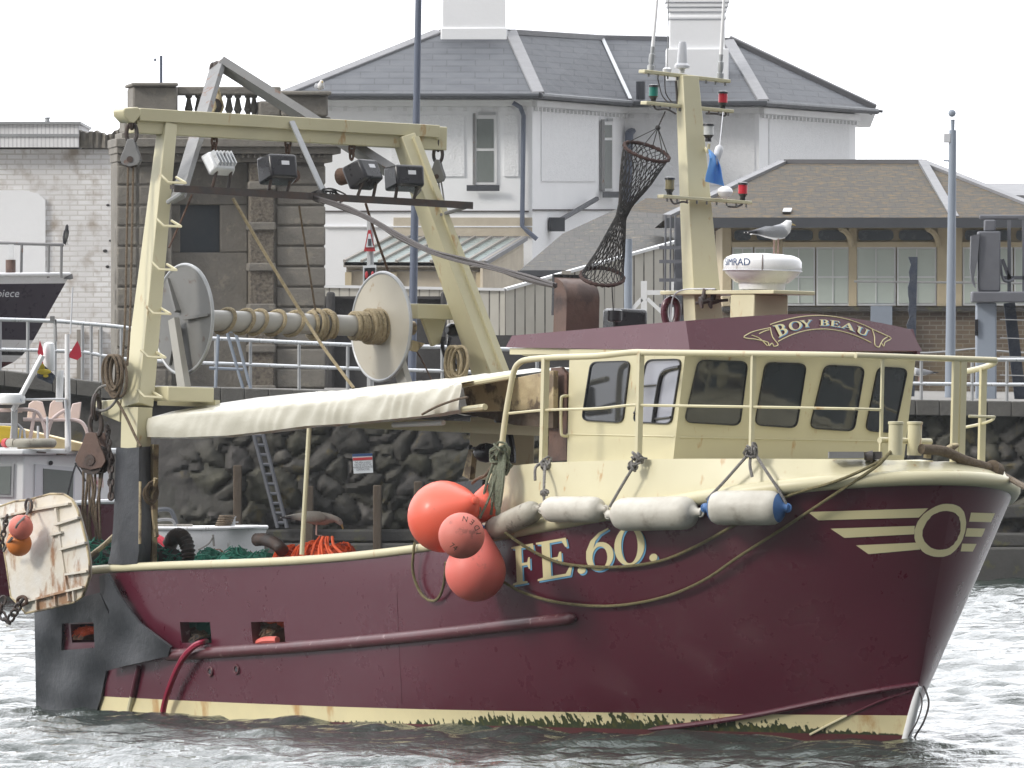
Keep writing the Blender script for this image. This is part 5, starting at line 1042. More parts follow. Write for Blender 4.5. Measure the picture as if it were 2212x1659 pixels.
    # platform, horn, radar
    up = S(1646, 632, v=0).x
    pl = G(); a, b = S(1478, 628, v=0).x, S(1700, 636, v=0).x; zz = S(1580, 632, v=0).z
    pl.box(a - .05, b + .1, -.20, .20, zz - .02, zz + .012); plo = bp('radar_platform', pl, M['cream'], m, bevel=.006)
    pd = G(); z0 = S(1640, 684, v=0).z; c = S(1645, 640, v=0).x; pd.box(c - .16, c + .17, -.19, .14, z0 - .25, zz - .021); bp('pedestal', pd, M['creamdirty'] if False else M['cream'], m, bevel=.01)
    c = S(1646, 626, v=0); k = 1 / 276
    R_ = bp('radar', G().lathe([(0, 50 * k), (14 * k, 52 * k), (15 * k, 58 * k), (34 * k, 80 * k), (40 * k, 84 * k), (42 * k, 85.5 * k), (50 * k, 85.5 * k), (62 * k, 85 * k), (70 * k, 79 * k), (75 * k, 66 * k), (78 * k, 40 * k), (79.5 * k, 1 * k)], c, (0, 0, 1), 40), M['whitegel'], m)
    ri = G(); ri.tube([c + Vector((math.cos(t) * 86 * k, math.sin(t) * 86 * k, 41 * k)) for t in np.linspace(0, 6.283, 40)[:-1]], .005, 6, True); bp('radar_seam', ri, M['plastic'], R_)
    st = G(); th = math.atan2(-.93, .30)
    d0 = SI3 @ Vector((-.03, -1, 0)); d0 = Vector((d0.x, d0.y, 0)).normalized(); a0 = math.atan2(d0.y, d0.x)
    st.tube([c + Vector((math.cos(a0) * r_ * k, math.sin(a0) * r_ * k, h * k)) for r_, h in ((86.5, 40), (86.3, 52), (85.5, 63), (80, 71), (67, 76))], .0035, 5); bp('stain', st, M['rustbrown'], R_)
    def rl(x, y):
        ang = a0 - R(44) + x / (85.6 * k); z = c.z + 54 * k + y; return Vector((c.x + math.cos(ang) * 86.2 * k, c.y + math.sin(ang) * 86.2 * k, z - .012))
    bp('radar_lettering', textg('SIMRAD', .082, rl), M['signblue'], R_, smooth=False)
    hn = G(); h0, h1 = S(1502, 655, v=-.22), S(1573, 648, v=-.02)
    hn.tube([h0, h1], .012, 8)
    for p, f in ((S(1512, 654, v=-.24), .05), (S(1532, 655, v=-.16), .045)): hn.lathe([(0, .045), (.012, f), (.02, .02), (.08, .016)], p, (.3, .9, .25), 14); hn.tube([p + Vector((0, .03, .02)), p + Vector((0, .05, .11))], .022, 8)
    for p in (S(1578, 648, v=-.05), S(1590, 650, v=.0)): hn.lathe([(0, .01), (.02, .042), (.05, .042), (.07, .02)], p, (.8, .3, 0), 12)
    bp('horn', hn, M['irondk'], m)
    cl = G(); cl.tube(spl([S(x, y, v=-.2) for x, y in ((1448, 694), (1452, 650), (1462, 632), (1482, 625), (1510, 624), (1545, 624))], 6), .006, 6); bp('white_cable', cl, M['plastic'], m)
mastparts()
# exhaust casing, vent, life ring on the roof
z0, z1 = S(1220, 714, v=-.62).z, S(1205, 600, v=-.62).z; ua, ub = S(1197, 640, v=-.62).x, S(1224, 650, v=-.62).x; vR = S(1295, 660, u=ub).y
pr = [(ua, z0 - .12), (ub, z0 - .12), (ub, z1 - .17)] + [(ub - .19 + .19 * math.cos(t), z1 - .17 + .17 * math.sin(t)) for t in np.linspace(.12, 1.5, 9)] + [(ua, z1 + .004)]
g = G(); g.slab([(u, -.62, z) for u, z in pr], (0, vR + .62, 0)); ex = bp('exhaust_casing', g, M['rustbrown'])
g = G(); g.slab([(ua - .004, v, z) for v, z in ((-.62, z1 - .30), (vR, z1 - .30), (vR, z1 + .03), (-.62, z1 + .03))], (-.03, 0, 0)); bp('outlet_rim', g, M['blackpaint'], ex)
c = S(1350, 690, v=.1); g = G(); g.box(c.x - .10, c.x + .10, c.y - .16, c.y + .16, c.z - .1, c.z + .085); bp('vent_box', g, M['blackpaint'], bevel=.03)
c2 = S(1328, 690, v=-.25); bp('vent_drum', G().lathe([(0, .045), (.01, .06), (.09, .06), (.1, .045)], c2 + Vector((0, 0, -.02)), (0, 0, 1), 14), M['blackpaint'])
c = S(1449, 695, v=-.1); ax = (SI3 @ Vector((.3, -1, .05))).normalized(); g = G(); e1 = ax.cross(Vector((0, 0, 1))).normalized()
g.tube([c + e1 * (.056 * math.cos(t)) + Vector((0, 0, .10 + .075 * math.sin(t) if math.sin(t) > 0 else .10 + .14 * math.sin(t))) for t in np.linspace(0, 6.283, 33)[:-1]], .030, 10, True); solo('life_ring', g, M['maroon'], 'dark maroon lifebuoy standing on the wheelhouse roof beside the mast', 'life ring', SHIP)
# ---- guard rails
def rails():
    zr = 2.955
    st_ = [(1083, 972, -1.66), (1092, 900, -1.64), (1104, 830, -1.62), (1111, 800, -1.61), (1121, 785, -1.60), (1140, 777, -1.60), (1200, 772, -1.60), (1290, 769, -1.58)]
    P = [S(x, y, v=v) for x, y, v in st_]
    def ins(u): return max(.0, bh(u, 1.95) - .20)
    um = us(2.0) - .42
    sb = [Vector((u, -min(1.58, ins(u + .02)), zr)) for u in list(np.linspace(P[-1].x + .35, 9.6, 8)) + [9.6 + (um - 9.6) * (1 - (1 - t) ** 2) for t in np.linspace(.15, .97, 8)]]
    path = P + sb + [Vector((um + .01, 0, zr))] + [Vector((p.x, -p.y, p.z - .062 * min(2.6, max(0, um - .25 - p.x)))) for p in sb[::-1]]
    path = path[:-2]
    t = bp('guard_rail', G().tube(spl(path, 4), .024, 10), M['cream'])
    def railz(px): 
        return None
    allp = spl(path, 10)
    def near(px):
        best = None
        for p in allp[:len(allp) * 2 // 3]:
            w_ = SHIP @ p; x = PXW / 2 + FPX * w_.x / w_.y
            if p.y < .02 and (best is None or abs(x - px) < best[0]): best = (abs(x - px), p)
        return best[1]
    for px, r in ((1180, .027), (1385, .024), (1630, .018), (1906, .012)):
        p = near(px); q = Vector((p.x, p.y + .0, ZD(p.x) - .01)); bp('stanchion', G().beam(q, p, r * 1.6, r * 1.9, side=(1, 0, 0)), M['cream'], t)
    low = G(); lp = [p + Vector((0, 0, -.41)) for p in allp if p.y < 0 and near(1100).x - .02 <= p.x <= near(1906).x and p.z > 2.9]; s0 = S(1100, 893, v=-1.64); lp = [s0] + [p for p in lp if p.x > s0.x + .1]
    low.tube(lp, .011, 6); bp('lower_rail', low, M['cream'], t)
    for px_, v0 in ((2058, 1), (2091, -1), (2124, 0)):
        pxs = lambda q: (lambda w_: PXW / 2 + FPX * w_.x / w_.y)(SHIP @ q)
        p = min((q for q in allp if q.x > 9.0 and (q.y > .25 if v0 > 0 else q.y > -.02 if v0 == 0 else q.y < .35)), key=lambda q: abs(pxs(q) - px_)); bp('stanchion', G().beam(Vector((p.x, p.y, ZD(p.x) - .02)), p, .055, .03, side=(0, 1, 0)), M['cream'], t)
    lb = [p + Vector((0, 0, -.44)) for p in allp if p.y > .35 and p.x > 8.0]; bp('lower_rail', G().tube(lb, .012, 6), M['cream'], t)
    # bitts and fairleads on the foredeck
    b = G()
    for px in (1934, 1975):
        c = S(px, 978, v=-.32 + (px - 1955) * .006); b.lathe([(-.02, .056), (.215, .056), (.22, .062), (.238, .062), (.24, .05)], c, (0, 0, 1), 18)
    a, c = S(1900, 951, v=-.55), S(2010, 954, v=.03); b.tube([a, c], .024, 10); bp('mooring_bitts', b, M['cream'])
    for px, py in ((2010, 984), (2052, 980)):
        c = S(px, py, v=-.1 + (px - 2010) * .006); g = G(); g.tube(spl([c + Vector((0, -.03, -.02)), c + Vector((.0, -.02, .03)), c + Vector((.02, .03, .06)), c + Vector((.03, .06, .065))], 4), [.03] * 8 + [.026, .022, .018, .014, .01], 8); bp('fairlead_horn', g, M['creamdirty'])
    g = G(); c0, c1 = S(1790, 983, v=-.85), S(1865, 983, v=-.62); g.beam(c0, c1, .05, .12); bp('anchor_shank', g, M['steeldk'])
    g = G(); g.beam(S(1868, 985, v=-.6), S(1905, 984, v=-.5), .06, .1); g.lathe([(0, .03), (.06, .045)], S(1868, 985, v=-.62), (.5, .8, 0), 10); bp('windlass_end', g, M['irondk'])
rails()
# ---- stern gantry
def gantry():
    g0, g1, g2 = S(362, 268, v=-1.205), S(296, 880, v=-1.70), S(284, 1222, v=-1.72)
    ga = thing_part = bp('gantry', G().beam(S(285, 262, u=.98), S(955, 300, u=.98), .20, .16), M['cream'], bevel=.008)
    fl = G(); a, b = S(300, 247, u=1.075), S(948, 284, u=1.075); fl.beam(a, b, .105, .035); bp('beam_flange', fl, M['cream'], ga, bevel=.006)
    g = G(); g.beam(g0, g1, .13, .115, .27, .15, side=(1, 0, 0)); bp('gantry_leg', g, M['cream'], ga, bevel=.006)
    g = G(); g.beam(g1, g2, .26, .14, .22, .13, side=(1, 0, 0)); bp('gantry_leg', g, M['cream'], ga)
    g = G(); p0, p1 = S(872, 296, v=1.13), S(1064, 822, v=1.72); g.beam(p0, p1, .17, .14, .30, .17, side=(1, 0, 0)); bp('gantry_leg', g, M['cream'], ga, bevel=.006)
    d = (p1 - p0); g = G(); g.beam(p0 + Vector((.10, .05, 0)), p1 + Vector((.16, .05, 0)), .05, .05, .06, .06, side=(1, 0, 0)); bp('leg_flange', g, M['cream'], ga)
    lowp = S(1075, 1005, v=1.1); bp('gantry_foot', G().beam(p1, Vector((p1.x + .2, 1.75, 1.25)), .3, .16, side=(1, 0, 0)), M['cream'], ga)
    pl = [S(x, y, u=1.1) for x, y in ((266, 239), (271, 233), (298, 231), (306, 237), (305, 248), (291, 266), (281, 265), (268, 251))]; bp('end_plate', G().slab(pl, (-.17, 0, 0)), M['cream'], ga, bevel=.01)
    c = S(948, 288, u=1.08); bp('end_boss', G().lathe([(0, .05), (.02, .055), (.17, .055)], c, (-1, 0, 0), 16), M['cream'], ga)
    # rubber sleeve and bracket on the near leg
    P = [[], []]
    sl_ = G(); rows = []
    for i, (x0, x1, x2, y) in enumerate(((251, 300, 325, 966), (249, 300, 325, 1020), (247, 300, 326, 1080), (244, 300, 327, 1140), (239, 300, 326, 1190), (233, 296, 322, 1218))):
        w_ = .012 * math.sin(i * 2.1); rows.append([S(x0, y, v=-1.80 + w_), S((x0 + x1) / 2, y + 2, v=-1.84 - w_), S(x1, y, v=-1.82), S(x2, y - 2, v=-1.64), S(x2 - 20, y, v=-1.50), S(x0, y, v=-1.6)])
    sl_.grid(rows, closed=True); bp('rubber_sleeve', sl_, M['black'], ga, angle=60)
    bp('sleeve_edge', G().beam(S(334, 960, v=-1.6), S(330, 1215, v=-1.6), .05, .05, side=(1, 0, 0)), M['creamdirty'], ga)
    bp('lashing_bar', G().tube([S(303, 1040, v=-1.84), S(302, 1175, v=-1.84)], .012, 6), M['creamdirty'], ga)
    q = [S(x, y, v=-1.78) for x, y in ((198, 867), (258, 862), (258, 912), (216, 895), (202, 888))]; bp('bracket', G().slab(q, (0, .1, 0)), M['cream'], ga, bevel=.008)
    for x, y in ((349, 379), (339, 473), (329, 567), (316, 662), (305, 756), (297, 842)):
        vv = -1.23 - (y - 300) / 600 * .5; p = [S(x, y, v=vv - .09), S(x + 15, y + 15, v=vv - .07), S(x + 52, y + 16, v=vv + .02), S(x + 32, y + 4, v=vv + .07)]; bp('step', G().tube(p, .012, 6), M['cream'], ga)
    # inverted V frame over the beam
    ap = S(472, 138, v=0); l = G(); l.beam(ap, S(384, 430, v=-1.28), .13, .05, side=(1, 0, 0)); af = bp('apex_frame', l, M['steeldk'], ga)
    l = G(); l.beam(ap + Vector((.02, .02, 0)), S(905, 408, v=1.12), .16, .07, side=(1, 0, 0)); bp('apex_leg', l, M['steeldk'], af)
    l = G(); l.ball(S(468, 152, v=-.02), .07, 10, (.8, .8, 1.2)); bp('apex_lug', l, M['irondk'], af)
    st = G(); st.beam(S(630, 262, u=1.1), S(703, 424, u=1.45), .05, .015, side=(0, 1, 0)); bp('flat_stay', st, M['steel'], ga)
    # lamp bar
    A, B = S(372, 404, u=1.5), S(1017, 441, u=1.5); lb = bp('lamp_bar', G().beam(A, B, .035, .07).beam(A + Vector((.03, 0, -.02)), B + Vector((.03, 0, -.02)), .045, .012), M['irondk'], ga)
    bp('bar_brace', G().tube([S(1008, 447, u=1.5), S(946, 466, u=1.3)], .016, 6), M['steeldk'], lb)
    bp('bar_brace', G().tube([S(362, 437, u=1.3), S(400, 412, u=1.5)], .02, 6), M['steel'], lb)
    def flood(x, y, w_, h_, d_, tilt, yaw, m, gm, fins=False, flip=1):
        c = S(x, y, u=1.5); rot = Matrix.Rotation(yaw, 3, 'Z') @ Matrix.Rotation(tilt, 3, 'Y')
        T = lambda p: c + rot @ Vector(p)
        g = G(); f = d_ / 2
        g.hexa([T(p) for p in ((-f, -w_ / 2, -h_ / 2), (f, -w_ * .4, -h_ * .46), (f, w_ * .4, -h_ * .46), (-f, w_ / 2, -h_ / 2), (-f, -w_ / 2, h_ / 2), (f, -w_ * .42, h_ * .40), (f, w_ * .42, h_ * .40), (-f, w_ / 2, h_ / 2))])
        o = bp('floodlight', g, m, lb, bevel=.022)
        gl = G(); gl.slab([T(p) for p in ((-f - .006, -w_ * .44, -h_ * .42), (-f - .006, w_ * .44, -h_ * .42), (-f - .006, w_ * .44, h_ * .42), (-f - .006, -w_ * .44, h_ * .42))], rot @ Vector((.012, 0, 0))); bp('lamp_glass', gl, gm, o)
        if fins:
            for i in range(6): yy = -w_ * .36 + w_ * .72 * i / 5; fg = G(); fg.slab([T(p) for p in ((f, yy, -h_ * .35), (f + .04, yy, -h_ * .3), (f + .04, yy, h_ * .3), (f, yy, h_ * .35))], rot @ Vector((0, .008, 0))); bp('cooling_fin', fg, m, o)
        else:
            bp('rating_plate', G().slab([T(p) for p in ((f + .002, -.02, .0), (f + .002, .05, .0), (f + .002, .05, .035), (f + .002, -.02, .035))], rot @ Vector((-.002, 0, 0))), M['plastic'], o)
        br = G()
        for s in (-1, 1): q = T((f * .3, s * w_ * .3, -h_ * .4)); br.tube([q, Vector((c.x, q.y, S(x, 0, u=1.5).z * 0 + A.z + (B.z - A.z) * ((q.y - A.y) / (B.y - A.y))))], .014, 6)
        bp('lamp_bracket', br, M['irondk'], lb)
    flood(474, 352, .26, .21, .10, R(-38), R(8), M['alu'], M['lampglass'], True)
    flood(602, 364, .30, .24, .22, R(-16), R(-8), M['blackpaint'], M['lampglass'])
    flood(786, 375, .27, .22, .20, R(-30), R(14), M['blackpaint'], M['lampglass'])
    flood(876, 383, .31, .21, .22, R(-12), R(-10), M['blackpaint'], M['lampglass'])
    for x, y in ((758, 378), (640, 378)):
        bp('lamp_shield', G().lathe([(0, .05), (.05, .07), (.12, .075)], S(x, y, u=1.4), (-.8, -.2, -.1), 14), M['rust'], lb)
    # net drum
    d0, d1 = S(397, 690, u=.95), S(824, 706, u=.95); ax = (d1 - d0).normalized()
    dr = bp('net_drum', G().lathe([(0, .088), ((d1 - d0).length, .088)], d0, ax, 28), M['drumgrey'], ga)
    for c, nm_, mt_ in ((d0, 'flange', M['flangegrey']), (d1, 'flange', M['drum'])):
        f = bp('flange', G().lathe([(-.008, .455), (.008, .455)], c, ax, 56), mt_, dr)
        e1 = ax.orthogonal().normalized(); e2 = ax.cross(e1); bp('rim', G().tube([c + (e1 * math.cos(t) + e2 * math.sin(t)) * .457 for t in np.linspace(0, 6.2832, 57)[:-1]], .016, 8, True), M['steel'], f)
        if c is d0:
            for ang in (40, 160, 280): k = Vector(e1) * math.cos(R(ang)) + e2 * math.sin(R(ang)); bp('stiffener', G().beam(c - ax * .03 + k * .08, c - ax * .02 + k * .42, .06, .03, .02, .02, side=ax), M['flangegrey'], f)
    bp('bearing_strut', G().beam(d0 - ax * .10, S(400, 850, v=d0.y - .08), .10, .05, .12, .06, side=(1, 0, 0)), M['drumgrey'], dr)
    bp('bearing_strut', G().beam(d1 + ax * .12 + Vector((0, 0, -.1)), S(880, 850, v=d1.y + .08), .10, .05, .14, .06, side=(1, 0, 0)), M['drumgrey'], dr)
    bp('bearing_shelf', G().box(*(lambda a, b: (min(a.x, b.x), max(a.x, b.x) + .05, -1.55, -1.1, a.z, b.z))(S(385, 868, v=-1.3), S(412, 836, v=-1.3))), M['cream'], ga, bevel=.01)
    bp('bearing_shelf', G().beam(S(345, 868, v=-1.3), S(470, 872, v=-1.0), .06, .1), M['cream'], ga)
    bp('drum_arm', G().beam(S(888, 672, u=1.15), S(1012, 676, u=1.15), .125, .2), M['cream'], ga, bevel=.006)
    hub = d1 + ax * .02; bp('drum_motor', G().lathe([(0, .13), (.05, .13), (.06, .085), (.12, .085), (.13, .11), (.16, .11), (.17, .06), (.30, .06)], hub, ax, 20), M['creamdirty'], dr)
    bp('motor_plate', G().slab([S(x, y, u=1.12) for x, y in ((912, 685), (965, 684), (950, 742), (935, 748))], (-.04, 0, 0)), M['cream'], dr)
    bp('motor_plate', G().slab([S(x, y, u=1.05) for x, y in ((892, 735), (918, 742), (900, 760), (889, 757))], (-.04, 0, 0)), M['creamdirty'], dr)
    c = S(965, 712, u=1.05); bp('hydraulic_motor', G().lathe([(0, .03), (.03, .055), (.12, .06), (.16, .04)], c, ax, 14), M['blackpaint'], dr)
    for dx_ in (0, 14):
        bp('hydraulic_hose', G().tube(spl([S(x + dx_, y, u=1.15) for x, y in ((958, 728), (956, 750), (966, 780), (984, 808), (1000, 822))], 6), .018, 8), M['blackpaint'], dr)
    return ga, d0, d1, ax
ga, d0, d1, dax = gantry()
# rope turns on the drum
e1 = dax.orthogonal().normalized(); e2 = dax.cross(e1); LD = (d1 - d0).length
def turn(t, r, rr, tilt=0, a0=0, a1=6.2832, n=22): return [d0 + dax * (t + tilt * math.cos(a)) + (e1 * math.cos(a) + e2 * math.sin(a)) * r for a in np.linspace(a0, a1, n)]
g = G()
def dpos(px): return LD * (px - 397) / (824 - 397)
for px in (484, 525, 553, 592, 632): g.tube(turn(dpos(px), .103, .014, .05), .017, 7)
for i in range(7): g.tube(turn(dpos(672 + i * 7.2), .104 + .018 * (i in (1, 2, 4)), .015, .02 * math.sin(i * 2)), .018, 7)
for i in range(10): g.tube(turn(dpos(764 + i * 7), .108, .016, .012 * math.sin(i * 1.7)), .02, 7)
for i in range(6): g.tube(turn(dpos(795 + i * 5), .138, .016, .02 * math.sin(i * 2.9)), .018, 7)
solo('drum_rope', g, M['ropebeige'], 'beige rope wound in turns round the net drum shaft', 'rope', SHIP)
def rope(label, pts, r, mat, frame=SHIP, n=6, cat='rope', name='rope'): return solo(name, G().tube(spl(pts, n), r, 7), mat, label, cat, frame)
rope('beige rope slanting from the lamp bar past the drum to the tarpaulin', [S(503, 428, u=1.5), S(580, 560, u=1.6), S(660, 690, u=1.7), S(700, 752, u=1.9), S(764, 838, u=2.2)], .014, M['ropebeige'])
rope('thin brown rope dropping from the lamp bar to the middle of the drum', [S(646, 445, u=1.5), S(664, 560, u=1.3), S(681, 668, u=1.1)], .009, M['ropebrown'])
rope('reddish rope from the lamp bar to the top of the pale drum flange', [S(790, 440, u=1.45), S(812, 510, u=1.3), S(838, 584, u=1.1)], .011, M['rust'])
rope('thin brown rope running from the lamp bar down to the near gantry leg', [S(415, 420, u=1.4), S(392, 475, v=-1.3), S(365, 535, v=-1.45)], .009, M['rust'])
rope('thin rusty wire below the pale drum flange', [S(890, 742, u=1.0), S(915, 785, u=1.1), S(940, 838, u=1.3)], .007, M['rust'])
rope('pair of pale falls running from the apex block to the near gantry leg, left one', [S(452, 245, v=-.1), S(428, 292, v=-.5), S(397, 402, v=-1.2)], .010, M['ropegrey'])
rope('pale fall running from the apex block to the near gantry leg, right one', [S(462, 245, v=-.1), S(442, 292, v=-.5), S(400, 400, v=-1.15)], .010, M['ropegrey'])
g = G()
for i in range(7):
    o = i * .011; pts = [(675, 425), (700, 432), (745, 447 + 3 * math.sin(i)), (800, 472), (860, 508 + 4 * math.sin(i * 2)), (930, 541), (1000, 562 + 4 * math.sin(i * 3)), (1070, 578), (1130, 596 + 5 * math.sin(i)), (1196, 612 + 3 * i % 5)]
    g.tube(spl([S(x, y, u=1.5 + (x - 675) / 521 * 5.2) + Vector((0, (i % 3) * .014, (i // 3) * .014 - .02)) for x, y in pts], 5), .010, 5)
solo('cable_bundle', g, M['cable'], 'bundle of tied grey cables swooping from the lamp bar to the wheelhouse roof', 'cables', SHIP)
g = G()
for i in range(11):
    a = S(690, 428, u=1.46); t0 = rnd.uniform(0, 6); r_ = rnd.uniform(.04, .11)
    g.tube(spl([a + Vector((rnd.uniform(-.05, .05), r_ * math.cos(t0 + t) * 1.3 + .06 * (i % 3), r_ * .6 * math.sin(t0 + t) + .02)) for t in np.linspace(0, 5, 7)], 4), .007, 5)
g.ball(S(688, 424, u=1.48), .055, 10); solo('cable_tangle', g, M['netdark'], 'tangled black cables around a junction on the lamp bar', 'cables', SHIP)
# ---- hanging blocks
def block(name, label, c, h, w_, t_, mat, cheek=(0, -1, 0), shack=.10, group=None):
    c = Vector(c); n_ = Vector(cheek).normalized(); s_ = n_.cross(Vector((0, 0, 1))).normalized(); up = Vector((0, 0, 1))
    t = thing(name, label, 'pulley block', c, SHIP, group)
    P = []
    for a, b in ((0, h), (.16, h * .98), (.30, h * .6), (.46, h * .28), (.5, h * .12), (.38, -h * .08), (0, -h * .16), (-.38, -h * .08), (-.5, h * .12), (-.46, h * .28), (-.30, h * .6), (-.16, h * .98)): P.append(s_ * (a * w_) + up * b)
    for k in (-1, 1): bp('cheek', G().slab([c + p + n_ * (k * t_ / 2) for p in P], n_ * (k * -.018)), mat, t, bevel=.005)
    bp('sheave', G().lathe([(-t_ * .4, w_ * .42), (-t_ * .15, w_ * .34), (t_ * .15, w_ * .34), (t_ * .4, w_ * .42)], c + up * h * .15, n_, 18), M['irondk'], t)
    bp('pin', G().lathe([(-t_ * .56, w_ * .16), (t_ * .56, w_ * .16)], c + up * h * .15, n_, 10), M['irondk'], t)
    r0 = shack / 2
    for i in range(2):
        cc = c + up * (h + r0 * .6 + i * r0 * 1.5); e = s_ if i == 0 else n_
        bp('shackle', G().tube([cc + e * (r0 * .55 * math.cos(a)) + up * (r0 * math.sin(a)) for a in np.linspace(0, 6.2832, 17)[:-1]], r0 * .22, 7, True), M['irondk'], t)
    return t
cb_ = SI3 @ Vector((-.15, -1, 0))
block('tackle_block', 'dark rope block hanging under the near end of the gantry beam', S(283, 352, u=1.05), .20, .17, .10, M['steeldk'], cb_, .16)
block('tackle_block', 'small wooden block hanging at the far end of the gantry beam', S(945, 388, u=1.02), .17, .13, .10, M['steeldk'], cb_, .14)
block('tackle_block', 'cream cheeked block hanging from the apex of the gantry frame', S(457, 238, v=-.05), .21, .17, .14, M['creamdirty'], SI3 @ Vector((-.5, -.85, 0)), .12)
block('hanging_block', 'big rusty trawl block hanging from the bracket beside the rubber sleeve', S(205, 1004, v=-1.86), .27, .29, .17, M['rustbrown'], SI3 @ Vector((-.45, -.9, 0)), .20)
for x, y, lab in ((463, 306, 'rusty shackle and hook under the beam above the grey floodlight'), (622, 310, 'rusty shackle under the beam above the second floodlight'), (760, 322, 'rusty shackle under the beam above the third floodlight')):
    g = G(); c = S(x, y, u=1.02); 
    for i in range(3):
        e = Vector((0, 1, 0)) if i % 2 else Vector((1, 0, 0)); g.tube([c + Vector((0, 0, .06 - i * .055)) + e * (.026 * math.cos(a)) + Vector((0, 0, .042 * math.sin(a))) for a in np.linspace(0, 6.2832, 13)[:-1]], .011, 6, True)
    solo('shackle', g, M['rust'], lab, 'shackle', SHIP, 'shackles under the gantry beam')
for i, dx_ in enumerate((-6, 5)):
    rope(('left' if i == 0 else 'right') + ' grey fall running from the near end block down the gantry leg', [S(283 + dx_, 355, u=1.05), S(279 + dx_, 560, v=-1.72), S(276 + dx_, 690, v=-1.82), S(270 + dx_, 790, v=-1.86)], .010, M['ropebrown'])
for i, dx_ in enumerate((-5, 2, 8)): rope(['first', 'second', 'third'][i] + ' thin fall below the wooden block at the far beam end', [S(945 + dx_, 392, u=1.02), S(950 + dx_, 425, u=1.1), S(955 + dx_, 470, u=1.3)], .007, M['ropegrey'])
# coil and loops at the near leg
def coil(label, c, w_, h_, n, mat, r, v0):
    g = G()
    for i in range(n):
        a = rnd.uniform(-.1, .1); ox = rnd.uniform(-.25, .25) * w_; ww = w_ * rnd.uniform(.55, 1); hh = h_ * rnd.uniform(.75, 1)
        pts = [(c[0] + ox + ww * .5 * math.cos(t) + a * 30 * math.sin(t), c[1] + hh * .5 * (1 - math.sin(t)) * 1.0) for t in np.linspace(0, 6.2832, 13)[:-1]]
        g.tube(spl([S(x, y, v=v0 + i * .012) for x, y in pts], 3, True), r, 6, True)
    return solo('rope_coil', g, mat, label, 'rope coil', SHIP)
coil('coil of brown rope hung on the near gantry leg beside the tall falls', (249, 768), 38, 92, 15, M['ropebrown'], .013, -1.93)
coil('hank of beige rope hanging beside the far gantry leg', (986, 748), 40, 80, 14, M['ropebeige'], .012, 1.3)
rope('loose rope looping from the coil round the bracket', [S(x, y, v=-1.86) for x, y in ((240, 830), (215, 838), (203, 860), (206, 882), (222, 887), (240, 878), (256, 858))], .012, M['ropegrey'])
rope('purplish rope running diagonally across the near gantry leg', [S(x, y, v=-1.86) for x, y in ((254, 868), (272, 900), (292, 942), (304, 965))], .012, M['ropebrown'])
g = G()
for i in range(9):
    x0 = 180 + i * 4.5; g.tube(spl([S(x0 + 8 * math.sin(i), 1005, v=-1.86 + .01 * i), S(x0 + 3 * math.sin(i * 2), 1060, v=-1.87), S(x0 - 2 + 7 * math.sin(i * 3), 1110, v=-1.86), S(x0 + 6 * math.sin(i * 1.3) + 4, 1165, v=-1.84)], 5), .011, 6)
solo('rope_tails', g, M['ropebrown'], 'bunch of brown rope tails hanging below the big rusty block', 'ropes', SHIP)
def chain(label, pts, r=.012, mat=None, frame=SHIP, L=.05):
    P = spl(pts, 12); g = G(); d = 0; nxt = 0; i = 0
    for a, b in zip(P[:-1], P[1:]):
        d += (b - a).length
        if d >= nxt:
            t = (b - a).normalized(); e = t.orthogonal().normalized(); e = e if i % 2 else t.cross(e)
            g.tube([a + t * (L * .62 * math.cos(q)) + e * (L * .36 * math.sin(q)) for q in np.linspace(0, 6.2832, 11)[:-1]], r, 5, True); nxt = d + L * .86; i += 1
    return solo('chain', g, mat or M['irondk'], label, 'chain', frame)
chain('dark chain hanging behind the big rusty block against the rubber sleeve', [S(232, 925, v=-1.75), S(238, 1000, v=-1.80), S(240, 1075, v=-1.82)], .014)
g = G()
for a_, b_ in (((337, 1033), (328, 1070)), ((328, 1070), (338, 1160)), ((304, 1045), (303, 1100))): g.beam(S(*a_, v=-1.70), S(*b_, v=-1.70), .03, .03, side=(1, 0, 0))
bp('cleat', g, M['creamdirty'])
g = G()
for i in range(9): c_ = S(326, 1066, v=-1.72); g.tube([c_ + Vector((.02 * math.sin(i * 3), (.03 + .004 * i) * math.cos(q), (.07 + .006 * (i % 4)) * math.sin(q) + .01 * math.sin(i * 2))) for q in np.linspace(0, 6.2832, 13)[:-1]], .011, 5, True)
solo('rope_coil', g, M['ropebrown'], 'small brown rope hank on the cleat beside the rubber sleeve', 'rope coil', SHIP)
